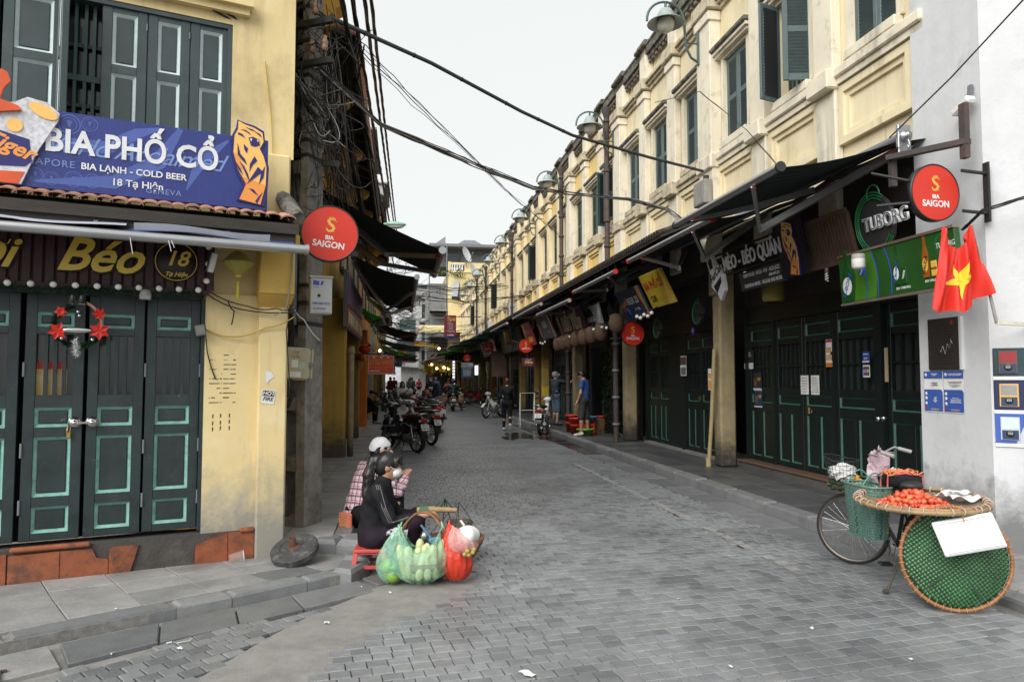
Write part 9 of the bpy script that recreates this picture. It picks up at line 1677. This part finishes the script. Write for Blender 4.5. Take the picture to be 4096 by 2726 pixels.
M_fruit = byobj('red_fruit', [(.62, .1, .045), (.5, .05, .03), (.7, .17, .07), (.62, .1, .045)], rough=.3, bump=.1, sc=25, spec=.5); fmb = MB(); fmb.sph((0, 0, 0), (.0185, .0185, .024), 12, 9); fmb.lathe([(.0, .0235), (.004, .0245), (.0, .0255)], 6, mi=1); fme = fmb.mesh('fruit', [M_fruit, M_wood])
q = Rnd(12); n_ = 0
for lay, rr_, zz, cnt in ((0, .2, .0, 74), (1, .15, .028, 46), (2, .1, .054, 24), (3, .05, .078, 8)):
	pts = []; tries = 0
	while len(pts) < cnt and tries < 4000:
		tries += 1; a = q.uniform(0, 6.283); r = rr_*math.sqrt(q.random()); p = (r*1.15*cos(a), r*.95*sin(a))
		if all((p[0]-s_[0])**2+(p[1]-s_[1])**2 > .034**2 for s_ in pts): pts.append(p)
	for p in pts: o = bpy.data.objects.new('fruit', fme); COL.objects.link(o); o.location = (TX-.05+p[0], TY+.01+p[1], TZ+.0+zz+q.uniform(-.004, .004)); o.rotation_euler = (q.uniform(0, 3), q.uniform(0, 3), q.uniform(0, 3)); tag(o, 'oval red fruit in the heap on the flat bamboo tray', 'fruit', 'red fruits heaped on the tray')
t = T('white_cloth', 'folded white cloth on the right of the bamboo tray', 'cloth', UP(TX+.27, TY+.03, TZ+.045)); b = MB(); q = Rnd(3); b.surf(lambda a, c: ((a-.5)*.2, (c-.5)*.26, .02*sin(a*7+c*4)+.012*sin(c*15)), 14, 12); b.build('fold', M_whitep, t); b = MB(); b.surf(lambda a, c: ((a-.3)*.16, (c-.5)*.1, .03+.012*sin(a*9+c*6)), 8, 6); b.build('fold', M_whitep, t)
# green round basket hanging behind the rear wheel
gx, gy, gz_ = 3.03, 4.93, .36; M_bg = pm('basket_green', (.035, .12, .045), .3, var=.4, sc=6, spec=.6, col2=(.018, .065, .025), amt=.35, c2sc=5); M_bb = pm('basket_dark', (.02, .045, .02), .6)
gb_ = T('round_basket', 'green woven round basket hung on the rear of the bicycle', 'basket', frame((gx, gy, gz_), Vector((.97, -.22, 0)).normalized(), Vector((.03, .1, 1)).normalized(), Vector((-.22, -.97, .1)).normalized()))
rot45 = R_(38)
def bowlf(a, c):
	x, y = (a-.5)*.76, (c-.5)*.76; x, y = x*cos(rot45)-y*sin(rot45), x*sin(rot45)+y*cos(rot45); r = math.hypot(x, y)
	if r > .335: return None
	return Vector((x, y, .075*(1-(r/.34)**2))), Vector((x*.6, y*.6, 1)).normalized()
weave(gb_, 'weave', bowlf, 34, 34, M_bg, None, .009); b = MB(); b.lathe([(0, .06), (.2, .04), (.33, -.015)], 30); b.build('lining', M_bb, gb_)
b = MB(); b.tube([(.342*cos(a), .342*sin(a), 0) for a in lin(0, 6.2832, 50)], .013, 8); b.build('rim', pm('orange_cane', (.3, .13, .04), .5, var=.3, sc=20), gb_)
for k in range(44): a = 2*pi*k/44; b = MB(); b.M = TR((.34*cos(a), .34*sin(a), 0)) @ RO(a, 4, 'Z') @ RO(.3, 4, 'X'); b.tube([(.018*cos(q), 0, .018*sin(q)) for q in lin(0, 6.28, 8)], .003, 4); b.build('binding', pm('pinkish_tie', (.5, .28, .22), .7), gb_)
b = MB(); b.bar((-.2, -.19, .055), (.26, .14, .06), .012, .006, up=(0, 0, 1)); b.bar((-.1, .1, .07), (.12, -.24, .05), .012, .006, up=(0, 0, 1)); b.build('brace', M_bb, gb_)
# white foam lid
A0 = Vector((2.8, 4.8, .63)); A1 = Vector((3.16, 4.74, .71)); A3 = Vector((2.87, 4.68, .42)); ex_ = (A1-A0).normalized(); ey_ = (A3-A0); ey_ = (ey_-ex_*ey_.dot(ex_)).normalized(); fm_ = frame((A0+A1)/2+ey_*.115, ex_, -ey_, ex_.cross(-ey_))
t = T('foam_lid', 'white foam box lid tied over the green round basket', 'lid', fm_); b = MB(); b.lim(-.19, .19, -.115, .115, -.02, .0, bev=.008); b.build('board', pm('foam_white', (.66, .66, .66), .8, var=.02, bump=.2, bsc=120), t); b = MB()
for q in ((-.17, .17, .09, .1), (-.17, .17, -.1, -.09), (-.17, -.16, -.09, .09), (.16, .17, -.09, .09)): b.lim(*q, .0, .008)
b.build('lip', pm('foam_white', (.66, .66, .66)), t); b = MB(); b.tube([(.0, .08, .01), (.005, .14, .02), (.01, .18, .0)], .004, 4); b.build('tie', pm('orange_strap', (.6, .2, .08)), t)
for k, (x, y) in enumerate(((3.62, 4.9), (3.7, 5.0), (3.58, 5.15), (3.8, 4.72))): b = MB(); b.surf(lambda a, c: ((a-.5)*.06, (c-.5)*.04*(1-abs(a-.5)*1.6), .01+.012*sin(a*5+k)), 5, 3); o = b.build('fallen_leaf', pm('dry_leaf', (.22, .25, .1), .8, var=.3), None); o.location = (x, y, .07); o.rotation_euler = (0, 0, k*1.4); tag(o, ['pale fallen leaf nearest the round basket', 'fallen leaf by the white wall kerb', 'small fallen leaf behind the round basket', 'fallen leaf at the right edge kerb'][k], 'leaf', 'fallen leaves by the right kerb')
t = T('drinking_straw', 'bent white straw lying on the skewed setts', 'straw', UP(-2.0, 4.33, .012, .6)); b = MB(); b.tube([(0, 0, 0), (.07, 0, 0), (.09, .03, 0)], .003, 5); b.build('straw', M_whitep, t); b = MB(); b.tube([(-.05, .03, 0), (-.02, .035, 0)], .005, 5); b.build('stub', M_whitep, t)
# ================================================================ lettering becomes plain mesh
bpy.context.view_layer.update(); dg = bpy.context.evaluated_depsgraph_get()
fonts = [o for o in bpy.data.objects if o.type == 'FONT']; done = {}
for o in fonts:
	if o.data.name not in done: me = bpy.data.meshes.new_from_object(o.evaluated_get(dg)); done[o.data.name] = me
for o in fonts:
	if not o.data.body.strip(): bpy.data.objects.remove(o); continue
	me = done[o.data.name]
	if not me.materials: me.materials.append(o.data.materials[0])
	n = bpy.data.objects.new('text_', me); COL.objects.link(n); n.parent = o.parent; n.location = o.location.copy(); n.rotation_euler = o.rotation_euler.copy(); n.scale = o.scale.copy(); 
	bpy.data.objects.remove(o); n.name = 'lettering'
for o in bpy.data.objects:
	if 'M' in o: del o['M']
